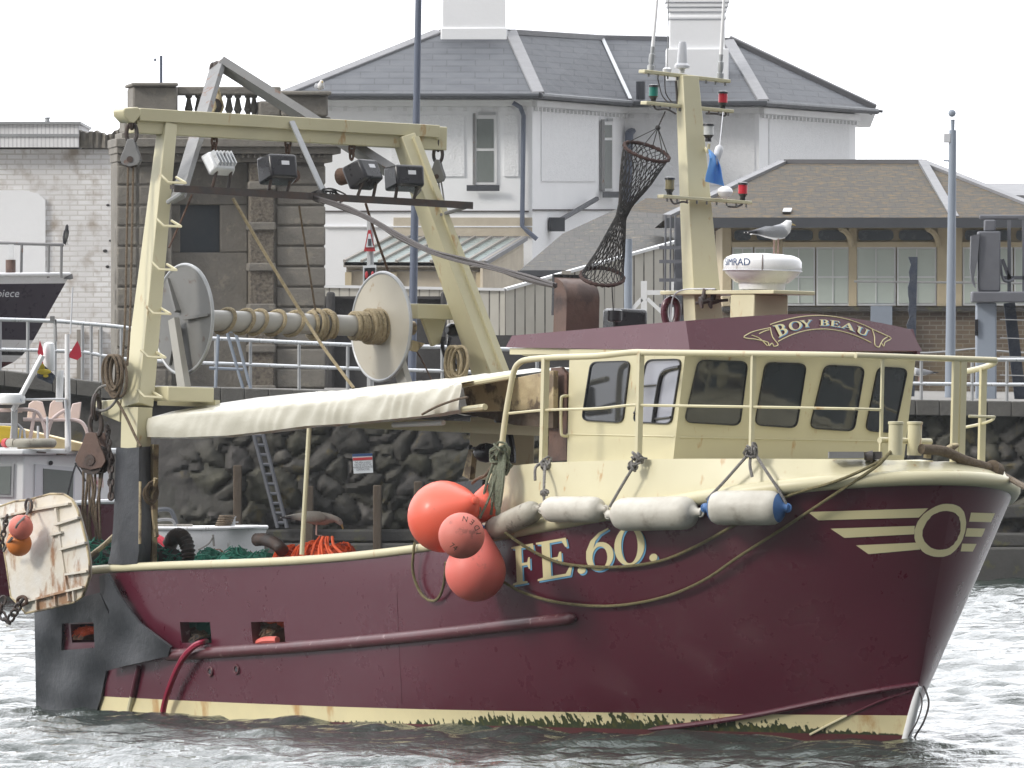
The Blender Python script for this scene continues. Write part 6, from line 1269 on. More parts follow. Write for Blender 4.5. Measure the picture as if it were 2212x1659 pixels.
# ---- canopy tarpaulin on its frame
def tarp():
    g = G(); rows = []; n = 150
    xb = [(303, 946), (400, 948), (500, 944), (600, 933), (672, 923), (760, 918), (850, 909), (930, 901), (1000, 889)]
    xt = [(318, 903), (400, 893), (500, 885), (600, 876), (700, 866), (800, 855), (900, 845), (960, 838), (1008, 826)]
    yb = lambda x: float(np.interp(x, [a for a, _ in xb], [b for _, b in xb])); yt = lambda x: float(np.interp(x, [a for a, _ in xt], [b for _, b in xt]))
    ym = lambda x: float(np.interp(x, [303, 400, 550, 740, 900, 1110, 1400], [905, 878, 853, 842, 823, 799, 781]))
    for i in range(n + 1):
        f = i / n; x = 303 + (1003 - 303) * f; b, t = S(x, yb(x), v=-1.70), S(x, yt(x), v=-1.70); u = b.x; wr = .020 * math.sin(f * 71 + 2 * math.sin(f * 19)) * (.3 + f) + .010 * math.sin(f * 163); dz = t.z - b.z; en = .10 * (1 - min(1, f * 14)) ** 2
        sag = -.03 * abs(math.sin(f * 9.4))
        W_ = lambda h: .009 * (abs(math.sin(f * 39 - h * 1.9 + 2 * math.sin(f * 13))) ** .5 - .7) * (.3 + f) + .006 * math.sin(f * 151 - h * 4 + 3 * math.sin(f * 31)) * (.2 + f) + .004 * math.sin(f * 23 + h * 5)
        r = [(u + .05, -1.60, b.z + .012), (u, -1.70 + en, b.z + .004 * math.sin(f * 60))] + [(u + .02 * h, -1.745 - .012 * math.sin(h * 3.1) + W_(h) * (1.1 - .5 * abs(h - .5)) + en, b.z + dz * h) for h in (.05, .25, .45, .65, .82, .93)] + [(u, -1.735 + en, b.z + dz)]
        zr = S(x + 355, ym(x + 355), v=-.05).z
        for q in (.2, .45, .7, 1.0): r.append((u, -1.735 + 1.685 * q, t.z + (zr - t.z) * (1 - (1 - q) ** 1.25) + sag * math.sin(q * 3.1) + .3 * wr * math.sin(q * 5)))
        for q in (.35, .75, 1.0): r.append((u, -.05 + 1.55 * q, zr - .16 * q * q))
        rows.append([Vector(p) for p in r])
    g.grid(rows); o = solo('tarpaulin', g, M['tarp'], 'cream tarpaulin stretched over the after deck with a gathered near edge', 'tarpaulin', SHIP, angle=50)
    f = G(); f.tube([S(668, 925, v=-1.74), S(652, 1198, v=-1.78)], .020, 8); fr = bp('canopy_post', f, M['cream'])
    f = G(); f.tube([S(1000, 885, v=-1.70), S(1048, 879, v=-1.70)], .026, 8); bp('canopy_pole', f, M['cream']); f = G(); f.tube([S(985, 834, v=-1.62), S(1110, 812, v=-1.55)], .024, 8); bp('canopy_pole', f, M['cream'])
    f = G(); f.slab([S(x, y, v=-1.2) for x, y in ((1000, 838), (1195, 800), (1195, 884), (1010, 890))], (0, .05, 0)); bp('canopy_board', f, M['creamdirty'], bevel=.005)
    f = G(); f.slab([S(x, y, v=-1.15) for x, y in ((985, 892), (1195, 884), (1195, 925), (1110, 918), (1060, 905))], (0, .6, 0)); bp('canopy_shadow_board', f, M['wood'])  # dark slab put in for the shade under the canopy end
    f = G(); f.beam(S(760, 912, v=-1.2), S(1185, 930, v=-.9), .09, .08); bp('canopy_beam', f, M['cream'])
    f = G(); f.tube([S(850, 918, v=-1.5), S(958, 913, v=-1.5)], .022, 8); bp('strip_light', f, M['white'])
    f = G(); a, b = S(1046, 1005, v=-.2), S(1108, 915, v=-.2); f.box(a.x, b.x + .1, -.35, -.05, a.z - .2, b.z + .05); bp('winch_post', f, M['cream'], bevel=.01)
    f = G(); f.tube(spl([S(x, y, v=-.8) for x, y in ((1075, 905), (1095, 930), (1104, 965), (1106, 1000))], 6), .035, 8); bp('winch_hose', f, M['blackpaint'])
    f = G(); f.ball(S(1050, 978, v=-1.0), .10, 12, (1.2, 1, .8)); f.tube([S(1050, 968, v=-1.05), S(1020, 968, v=-1.05)], .012, 6); f.ball(S(1016, 966, v=-1.05), .022, 8); bp('winch_control', f, M['blackpaint'])
    f = G(); f.beam(S(1022, 975, v=-1.0), S(1012, 1032, v=-1.0), .06, .05, .11, .05, side=(1, 0, 0)); bp('winch_lever', f, M['creamdirty'])
    f = G(); f.slab([S(x, y, v=-1.45) for x, y in ((955, 1045), (1042, 1036), (1042, 1130), (1000, 1110))], (0, .03, 0)); bp('dark_screen', f, M['blackpaint'])
tarp()
rope('short dark rope tied from the canopy edge to its pole', [S(x, y, v=-1.84) for x, y in ((912, 895), (940, 880), (965, 870), (990, 862), (1010, 858))], .010, M['ropebrown'])
# ---- buoys, fenders and their lines
ID0 = (SI3 @ Vector((0, 1, 0))).normalized()
def buoy(label, x, y, rp, mat, tip, off, col=None):
    c = SH(x, y, off); r = rp / 272; d = ((Vector(S(*tip, v=c.y)) - c).normalized() * (1 if rp != 49 else .45) + ID0 * (.15 if rp != 49 else .9)).normalized(); t = thing('buoy', label, 'buoy', c, SHIP, 'round buoys hung beside the bulwark')
    pr = [(-r * math.cos(a), r * math.sin(a)) for a in np.linspace(.02, 2.18, 20)] + [(r * .80, r * .67), (r * 1.05, r * .46), (r * 1.28, r * .27), (r * 1.40, r * .17), (r * 1.44, r * .06)]
    bp('ball', G().lathe(pr, c, d, 36), mat, t); bp('eye', G().lathe([(r * 1.38, r * .10), (r * 1.50, r * .12), (r * 1.54, r * .06)], c, d, 14), M['blue'] if col is None else col, t); return t, c, r, d
buoy('largest bright orange buoy, its cone pointing up to the right', 958, 1116, 77, M['buoyred'], (1030, 1080), .42, M['buoyred'])
bt_, bc, br_, bd = buoy('small faded pink buoy with hand painted letters in front of the others', 997, 1157, 49, M['buoypink'], (1035, 1125), .84)
buoy('lowest coral pink buoy hanging against the hull beside the letter F', 1027, 1234, 65, M['buoycoral'], (1035, 1175), .30)
buoy('orange buoy half hidden behind the green rope bundle', 1045, 1095, 34, M['buoyred'], (1050, 1060), .15)
vd = (SI3 @ Vector((0, -1, 0))).normalized(); vr = Vector((0, 0, 1)).cross(vd).normalized() * -1; vr = (SI3 @ Vector((1, 0, 0))).normalized(); vu = vd.cross(vr) * -1 if False else (SI3 @ Vector((0, 0, 1))).normalized()
def onball(sx, sy, lift=1.012):
    q = vr * sx + vu * sy; l = min(.98, q.length / br_); return bc + (q + vd * (br_ * math.sqrt(1 - l * l))) * lift
for ch, ang in zip('IDEN', (8, 28, 52, 78)):
    a = R(ang); ctr = (math.cos(a) * br_ * .74, math.sin(a) * br_ * .74); rot = a + R(90)
    bp('painted_letter', textg(ch, .058, lambda x, y: onball(ctr[0] + (x * math.cos(rot) - (y - .02) * math.sin(rot)), ctr[1] + (x * math.sin(rot) + (y - .02) * math.cos(rot)))), M['rust'], bt_, smooth=False)
bp('painted_letter', textg('74', .062, lambda x, y: onball(-.072 + x * .8 + y * .55, -.10 + y * .8 - x * .6)), M['rust'], bt_, smooth=False)
def fender(label, a, b, rp, mat, off, endm=None, tp=False):
    A, B = SH(*a, off), SH(*b, off); r = rp / 275; L_ = (B - A).length; d = (B - A).normalized(); t = thing('fender', label, 'fender', (A + B) / 2 - Vector((0, 0, r)), SHIP, 'sausage fenders along the bow')
    e = .16 * L_ if not tp else .2 * L_
    bp('fender_body', G().lathe([(e * .55, r * .45), (e * .62, r * .62), (e * .8, r * .84), (e * 1.1, r * .97), (e * 1.5, r), (L_ - e * 1.5, r), (L_ - e * 1.1, r * .97), (L_ - e * .8, r * .84), (L_ - e * .62, r * .62), (L_ - e * .55, r * .45)], A, d, 26), mat, t)
    em = endm or mat
    for s, o in ((0, A), (1, B)):
        dd = d if s == 0 else -d; bp('fender_end', G().lathe([(.0, r * .10), (.01, r * .22), (e * .3, r * .24), (e * .45, r * .36), (e * .60, r * (.66 if endm else .55)), (e * (.78 if endm else .62), r * (.845 if endm else .6))], o, dd, 18), em, t)
        n_ = d.cross(Vector((0, 0, 1))).normalized(); bp('eyelet', G().tube([o + dd * (.02 + .03 * math.cos(q)) + Vector((0, 0, .03 * math.sin(q))) for q in np.linspace(0, 6.2832, 13)[:-1]], .009, 6, True), em, t)
fender('dirty grey fender tilted beside the pink buoy', (1047, 1152), (1170, 1096), 25, M['fendergrey'], .12)
fender('shorter off white fender under the second stanchion', (1166, 1100), (1312, 1101), 28, M['fender'], .12)
fender('fattest cream white fender, third along the bow', (1310, 1112), (1518, 1107), 36, M['fender'], .14)
fender('white fender with blue ends, nearest the bow', (1518, 1097), (1706, 1097), 37, M['fender'], .15, M['blue'])
def knot(g, c, r, n=7):
    for i in range(n):
        ax = Vector((rnd.uniform(-1, 1), rnd.uniform(-1, 1), rnd.uniform(-1, 1))).normalized(); e = ax.orthogonal().normalized(); f = ax.cross(e); o = Vector((rnd.uniform(-1, 1), rnd.uniform(-1, 1), rnd.uniform(-1, 1))) * r * .4
        g.tube([c + o + (e * math.cos(q) + f * math.sin(q)) * r * rnd.uniform(.6, 1) for q in np.linspace(0, 6.2832, 11)[:-1]], .009, 5, True)
def lanyard(label, segs, kn, mat=None):
    g = G()
    for s in segs: g.tube(spl([SH(x, y, o) for x, y, o in s], 4), .012, 6)
    for x, y, o, r in kn: knot(g, SH(x, y, o), r)
    return solo('lanyard', g, mat or M['ropegrey'], label, 'lanyard', SHIP, 'lanyards holding the fenders')
lanyard('grey lanyard knotted on the second stanchion with a short dangling tail', [[(1178, 1000, -.1), (1176, 1030, .0), (1175, 1060, .06), (1176, 1098, .1)], [(1172, 1000, -.1), (1157, 1010, -.02), (1156, 1038, .0)]], [(1179, 1001, -.1, .05), (1176, 1062, .06, .03)])
lanyard('grey lanyard slanting from the third stanchion to two fenders', [[(1382, 988, -.12), (1366, 1012, -.02), (1340, 1055, .06), (1317, 1095, .12)]], [(1379, 990, -.1, .05), (1368, 1008, -.04, .035)])
lanyard('two legged grey lanyard holding the blue ended fender', [[(1625, 972, -.12), (1600, 1000, -.02), (1560, 1045, .06), (1526, 1080, .14)], [(1628, 975, -.12), (1650, 1010, 0), (1680, 1055, .08), (1700, 1092, .14)], [(1622, 980, -.1), (1620, 1005, -.02), (1625, 1030, .02)]], [(1625, 975, -.1, .055)])
# green bundle at the rail foot
g = G()
for i in range(13):
    x0 = 1084 + rnd.uniform(-8, 8); sw = rnd.uniform(-10, 6); g.tube(spl([SH(x0, 970 + rnd.uniform(-6, 10), .02), SH(x0 - 4 + sw * .3, 1010, .10), SH(x0 - 10 + sw, 1050, .14), SH(x0 - 16 + sw, 1085 + rnd.uniform(0, 35), .16)], 4), .013, 6)
for y in (975, 985, 996, 1004): knot(g, SH(1081, y, .05), .075, 5)
for s in ([(1072, 985, .05), (1052, 1040, .16), (1040, 1090, .22), (1030, 1118, .3)], [(1070, 990, .05), (1062, 1060, .18), (1036, 1120, .3)]): g.tube(spl([SH(x, y, o) for x, y, o in s], 4), .011, 6)
solo('rope_bundle', g, M['ropegreen'], 'grey green rope bundle lashed round the foot of the guard rail above the buoys', 'rope', SHIP)
rope('brown rope end poking from the bulwark break above the orange buoy', [SH(x, y, o) for x, y, o in ((1066, 1000, .05), (1050, 1025, .10), (1030, 1035, .13), (1020, 1044, .13))], .013, M['ropebrown'])
rope('olive rope from the bitts drooping along the hull, lower of the two', [S(1945, 950, v=-.3), SH(1920, 980, -.10), SH(1890, 1010, .06), SH(1800, 1070, .08), SH(1700, 1136, .07), SH(1600, 1200, .05), SH(1520, 1254, .04), SH(1430, 1291, .03), SH(1320, 1309, .03), SH(1210, 1302, .03), SH(1130, 1280, .04), SH(1075, 1250, .1)], .0125, M['ropeolive'])
rope('olive rope from the bitts drooping across the lettering, upper of the two', [S(1943, 952, v=-.31), SH(1915, 985, -.10), SH(1875, 1010, .06), SH(1800, 1042, .10), SH(1712, 1068, .05), SH(1640, 1100, .04), SH(1580, 1138, .04), SH(1500, 1182, .03), SH(1425, 1212, .03), SH(1330, 1225, .03), SH(1220, 1218, .03), SH(1150, 1190, .06), SH(1090, 1150, .2)], .0125, M['ropeolive'])
rope('small olive rope loop hanging over the rail left of the buoys', [SH(x, y, o) for x, y, o in ((896, 1172, .05), (893, 1195, .07), (892, 1235, .05), (905, 1275, .04), (925, 1296, .04), (945, 1294, .04), (958, 1265, .06), (963, 1215, .15))], .012, M['ropeolive'])
rope('crimson hose curving from a freeing port into the water', [SH(x, y, o) for x, y, o in ((446, 1386, -.1), (436, 1388, .06), (420, 1396, .10), (398, 1418, .11), (380, 1450, .10), (364, 1490, .09), (354, 1525, .08), (347, 1570, .08))], .026, M['hose'], cat='hose', name='hose')
rope('red hose end lying in the second freeing port', [SH(x, y, -.05) for x, y in ((556, 1389), (566, 1384), (580, 1382), (599, 1382))], .028, M['buoycoral'], cat='hose', name='hose')
g = G(); g.tube(spl([S(1990, 970, v=-.25), S(2040, 975, v=.0), S(2085, 995, v=.22), S(2145, 1014, v=.55)], 6), .040, 10); g.tube(spl([S(2145, 1014, v=.55), S(2180, 1033, v=.8), SINV @ wp(2260, 1075, 83.5), SINV @ wp(2600, 1240, 80), SINV @ wp(3500, 1800, 75)], 6), .024, 8)
c = S(2148, 1014, v=.56); g.lathe([(-.06, .05), (-.05, .065), (.05, .065), (.06, .05)], c, (S(2180, 1033, v=.8) - c), 12)
solo('mooring_hawser', g, M['ropebrown'], 'thick wrapped brown mooring hawser leaving over the stem to the right', 'rope', SHIP)
g = G(); 
for s in ([(1986, 1482, .02), (1992, 1500, .05)],): pass
ps = [Vector((us(z) + o, w_, z)) for o, w_, z in ((.02, .03, .43), (.09, .07, .30), (.10, .06, .15), (.06, .04, .02), (.05, .04, -.15))]
g.tube(spl(ps, 5), .008, 6); g.tube(spl([p + Vector((-.02, -.05, 0)) for p in ps], 5), .006, 6); solo('stem_rope', g, M['cable'], 'dark rope looped down the foot of the white stem', 'rope', SHIP)
# ---- nets, trawl door, floats
IR = (SI3 @ Vector((1, 0, 0))).normalized(); IU = (SI3 @ Vector((0, 0, 1))).normalized(); ID = (SI3 @ Vector((0, 1, 0))).normalized()
def netpile(label, pts, v, zb, wv, base, twine, nseg=30, loops=60, seed=1, rtw=.008, name='net_pile'):
    rs = random.Random(seed); t = thing(name, label, 'fishing net', S(pts[len(pts) // 2][0], pts[len(pts) // 2][1], v=v), SHIP, 'net heaps on the after deck')
    xs = [p[0] for p in pts]; ys = [p[1] for p in pts]; rows = []
    def surf(f, q):       # f along 0..1, q across 0..1
        x = xs[0] + (xs[-1] - xs[0]) * f; p = S(x, float(np.interp(x, xs, ys)), v=v); h = (p.z - zb) * .90; a = math.pi * q
        lump = 1 + .07 * math.sin(f * 23 + q * 9 + seed) + .05 * math.sin(f * 51 - q * 17)
        return Vector((p.x + .04 * math.sin(q * 7 + f * 5), v - wv * math.cos(a) * lump, zb + h * max(0, math.sin(a)) ** .6 * lump))
    for i in range(nseg + 1): rows.append([surf(i / nseg, j / 12) for j in range(13)])
    g = G(); g.grid(rows); g.poly(*rows[0]); g.poly(*rows[-1]); bp('bundle', g, base, t)
    tw = G()
    for i in range(loops * 2):
        f0, q0 = rs.uniform(-.05, 1), rs.uniform(.05, .75); sg = rs.choice((-1, 1)); ln = rs.uniform(.08, .3); P = []
        for k in range(7):
            f = f0 + ln * k / 6; q = q0 + sg * .09 * ((k % 2) - .5) + (rs.uniform(.1, .3) * k / 6)
            P.append(surf(min(1, max(0, f)), min(.95, q)) + Vector((0, -.008, rs.uniform(.004, .018))))
        tw.tube(spl(P, 3), rtw * .62 * rs.uniform(.7, 1.2), 5)
    bp('netting', tw, twine, t); return t
netpile('turquoise green netting heaped along the rail amidships', [(405, 1208), (430, 1194), (470, 1185), (520, 1183), (560, 1186), (600, 1204)], -1.15, .55, .35, M['netgreen'], M['netgreen'], loops=110, seed=3)
netpile('bright orange netting heap under the feeding gull', [(598, 1198), (620, 1186), (650, 1174), (690, 1170), (725, 1172), (750, 1184), (775, 1194)], -1.05, .55, .35, M['netorange'], M['netorange'], loops=120, seed=5, rtw=.010)
netpile('dull brown netting behind the green netting', [(395, 1204), (430, 1192), (480, 1186), (540, 1188), (600, 1198)], -.55, .55, .35, M['netbrown'], M['netbrown'], loops=60, seed=8)
netpile('dark green netting heaped beside the gantry leg', [(318, 1190), (345, 1172), (370, 1178), (400, 1204)], -1.2, .55, .3, M['netdark'], M['netgreen'], loops=50, seed=9)
netpile('dark green netting bundled between the trawl door and rubber sleeve', [(188, 1170), (200, 1160), (225, 1165), (246, 1200)], -1.3, .55, .3, M['netdark'], M['netgreen'], loops=60, seed=12)
netpile('rusty orange twine bundled inside the mat opening at the stern', [(132, 1366), (150, 1352), (175, 1350), (200, 1358), (215, 1368)], -1.52, .55, .14, M['netbrown'], M['netorange'], loops=90, seed=15, rtw=.006)
netpile('brown rope and netting seen through the first freeing port', [(380, 1362), (400, 1354), (420, 1360), (445, 1372)], -1.55, .5, .12, M['netdark'], M['ropebrown'], loops=30, seed=16)
netpile('brown netting seen through the second freeing port', [(535, 1350), (560, 1342), (590, 1348), (605, 1356)], -1.55, .5, .12, M['netbrown'], M['ropebrown'], loops=30, seed=17)
def discrope(label, pts, r, v):
    P = spl([S(x, y, v=v) for x, y in pts], 8); pr = G(); L_ = 0
    V = []; rr = []
    for i, p in enumerate(P): V.append(p); rr.append(r * (1 if i % 2 else .72))
    g = G(); g.tube(V, rr, 12); return solo('ground_rope', g, M['irondk'], label, 'ground rope', SHIP, 'ribbed ground ropes of rubber discs', angle=80)
discrope('ribbed dark ground rope arching over the rail beside the gantry leg', [(366, 1178), (376, 1160), (392, 1158), (404, 1178), (408, 1210)], .065, -1.25)
discrope('ribbed dark ground rope lying between green and orange netting', [(553, 1166), (575, 1166), (597, 1176), (612, 1192)], .055, -1.3)
rope('bright red cloth tail behind the gantry leg above the rail', [S(335, 1160, v=-1.0), S(350, 1168, v=-1.0), S(368, 1185, v=-1.0)], .035, M['redcloth'], name='cloth_tail', cat='cloth')
g = G()
for i in range(9): q = rnd.uniform(0, 30); g.tube(spl([S(690 + q, 1160, v=-1.28), S(680 + q * 1.5, 1176 + rnd.uniform(-4, 6), v=-1.36), S(672 + q * 2.6, 1200, v=-1.4)], 4), .011, 6)
solo('rope_strands', g, M['netorange'], 'loose orange strands trailing down the front of the orange netting heap', 'strands', SHIP)
for x0, x1, y0, y1, lab in ((352, 380, 1118, 1165, 'x'),): pass
def trawl_door():
    D = lambda x, y, o=0: S(x, y, v=-2.02 - o + (x - 100) * .0006)
    t = thing('trawl_door', 'rust streaked cream steel trawl door slung outside the starboard quarter', 'trawl door', D(100, 1320), SHIP)
    out = [(-6, 1096), (30, 1083), (60, 1080), (108, 1067), (137, 1067), (155, 1078), (166, 1098), (176, 1130), (186, 1170), (193, 1212), (193, 1244), (187, 1262), (177, 1289), (160, 1301), (107, 1314), (55, 1325), (40, 1306), (24, 1290), (14, 1220), (2, 1150)]
    fn = lambda x, y: D(x, y, .05 * (1 - ((x - 110) / 120) ** 2) + .03 * math.sin((y - 1070) / 260 * 3.1))
    o = bp('plate', G().patch([out], fn, 14), M['doorwhite'], t, solid=.03)
    ed = G(); ed.tube([Vector(fn(x, y)) for x, y in out], .010, 6, True); bp('rim', ed, M['creamdirty'], t)
    for a, b in (((0, 1118), (70, 1102)), ((70, 1102), (152, 1088)), ((120, 1134), (172, 1118)), ((132, 1187), (187, 1172)), ((144, 1241), (191, 1234)), ((112, 1156), (136, 1150)), ((48, 1302), (182, 1268))):
        n_ = 5; P = [Vector(fn(a[0] + (b[0] - a[0]) * i / n_, a[1] + (b[1] - a[1]) * i / n_)) - ID * .018 for i in range(n_ + 1)]; r = G()
        for p, q in zip(P[:-1], P[1:]): r.beam(p, q, .018, .05)
        bp('rib', r, M['doorwhite'], t)
    for x in (80, 120, 160): q = G(); q.beam(Vector(fn(x, 1292 - (x - 80) * .22)) - ID * .02, Vector(fn(x + 2, 1318 - (x - 80) * .25)) - ID * .02, .018, .03, side=(1, 0, 0)); bp('rib', q, M['doorwhite'], t)
    f = G(); f.beam(Vector(fn(122, 1098)) - ID * .03, Vector(fn(150, 1298)) - ID * .03, .025, .03, side=(1, 0, 0)); bp('stiffener', f, M['doorwhite'], t)
    bp('shackle', G().tube([D(62 + 7 * math.cos(a), 1092 + 14 * math.sin(a), .09) for a in np.linspace(0, 6.2832, 15)[:-1]], .012, 6, True), M['irondk'], t)
    bp('shackle', G().tube([D(48 + 10 * math.cos(a), 1298 + 9 * math.sin(a), .09) for a in np.linspace(0, 6.2832, 15)[:-1]], .016, 6, True), M['rust'], t)
    return D
TD = trawl_door()
def ballfloat(label, x, y, rp, mat, o):
    c = TD(x, y, o); r = rp / 262; g = G().ball(c, r, 24); t = thing('net_float', label, 'float', c - IU * r, SHIP, 'floats hung on the trawl door'); bp('ball', g, mat, t)
    bp('lug', G().lathe([(r * .92, r * .3), (r * 1.05, r * .24), (r * 1.08, r * .1)], c, IU * .8 + IR * (.5 if y < 1150 else -.6), 10), mat, t)
ballfloat('faded pink ball float resting on the trawl door', 45, 1139, 27, M['buoypink'], .26); ballfloat('orange ball float under the pink one on the trawl door', 41, 1174, 28, M['orange'], .22)
rope('short frayed rope tied over the pink float', [TD(62, 1085, .12), TD(58, 1110, .2), TD(40, 1130, .38), TD(34, 1140, .38)], .010, M['ropegrey'])
rope('short rope across the orange float', [TD(26, 1162, .34), TD(18, 1172, .30), TD(8, 1190, .2)], .012, M['ropegrey'])
chain('dark chain looping below the corner of the trawl door', [TD(46, 1300, .1), TD(30, 1325, .1), TD(16, 1342, .1), TD(2, 1318, .1), TD(10, 1282, .08)], .012, L=.07)
chain('short rusty chain at the near edge of the trawl door', [TD(14, 1120, .1), TD(8, 1150, .12), TD(4, 1185, .1)], .010)
rope('wooden pole lying behind the trawl door by the rubber sleeve', [S(196, 1200, v=-1.7), S(222, 1180, v=-1.6), S(246, 1158, v=-1.5)], .022, M['creamdirty'], name='boat_pole', cat='pole')
# ---- things on the mast: drying net, flag, sinker
def drying_net():
    um = 7.05; t = thing('drying_net', 'narrow black net with two ring mouths hanging from the middle crosstree', 'net', S(1302, 620, u=um), SHIP)
    C_ = [(1397, 328, 48, 17), (1389, 345, 45, 16), (1372, 392, 33, 12), (1352, 440, 15, 6), (1341, 470, 11, 4), (1331, 505, 20, 8), (1318, 550, 31, 12), (1303, 590, 43, 18), (1301, 598, 46, 20)]
    k = 1 / 271; fr = [i / (len(C_) - 1) for i in range(len(C_))]
    def P(f, a, s=1.0):
        x, y, rx, ry = (float(np.interp(f, fr, [c[j] for c in C_])) for j in range(4)); c = S(x, y, u=um); tl = .30 - .22 * f
        return c + (IR * (math.cos(a)) + IU * (-math.cos(a) * tl)) * rx * k * s + (ID * .9 + IU * .42) * (math.sin(a) * ry * 2.2 * k * s)
    g = G(); N_ = 26
    for sg in (-1, 1):
        for i in range(N_):
            g.tube([P(f, 6.2832 * i / N_ + sg * 2.6 * f + .05 * math.sin(f * 30 + i)) for f in np.linspace(0, 1, 34)], .0035, 4)
    bp('netting', g, M['netdark'], t)
    for f in (0, 1):
        r = G(); n_ = 44; r.tube([P(f, 6.2832 * i / n_) for i in range(n_)], [.015 + .004 * math.sin(i * 2.9) for i in range(n_)], 7, True); o = bp('ring', r, M['ringdark'], t)
    b = G(); kn = S(1421, 276, u=um); b.tube([S(1437, 241, u=um), kn], .006, 5)
    for a in (.2, 1.3, 2.6, 4.2, 5.6): b.tube([kn, P(0, a)], .004, 4)
    b.ball(kn, .022, 8); b.tube([S(1322, 618, u=um), S(1323, 640, u=um), S(1325, 672, u=um)], .005, 5); bp('bridle', b, M['netdark'], t)
drying_net()
g = G(); rows = []
for i in range(12):
    f = i / 11; y = 322 + 76 * f; w_ = 4 + 38 * f ** .7; x0 = 1531 - 5 * f + 3 * math.sin(f * 5); rows.append([S(x0 + w_ * q, y + 6 * (1 - q) * f * -1 + 4 * q, u=7.55 + .05 * math.sin(q * 5 + f * 3)) for q in (0, .25, .5, .75, 1)])
g.grid(rows); solo('blue_flag', g, M['bluecloth'], 'limp blue flag hanging beside the mast', 'flag', SHIP, solid=.004)
a, b = S(1554, 318, u=7.5), S(1547, 352, u=7.5); g = G(); g.lathe([(-.02, .008), (0, .03), (.03, .036), (.07, .03), (.12, .022), (.15, .012)], a, b - a, 12); g.tube([S(1562, 242, u=7.2), a], .004, 5); solo('sinker', g, M['plastic'], 'torpedo shaped weight on a thin line under the red lamp of the mast', 'weight', SHIP)
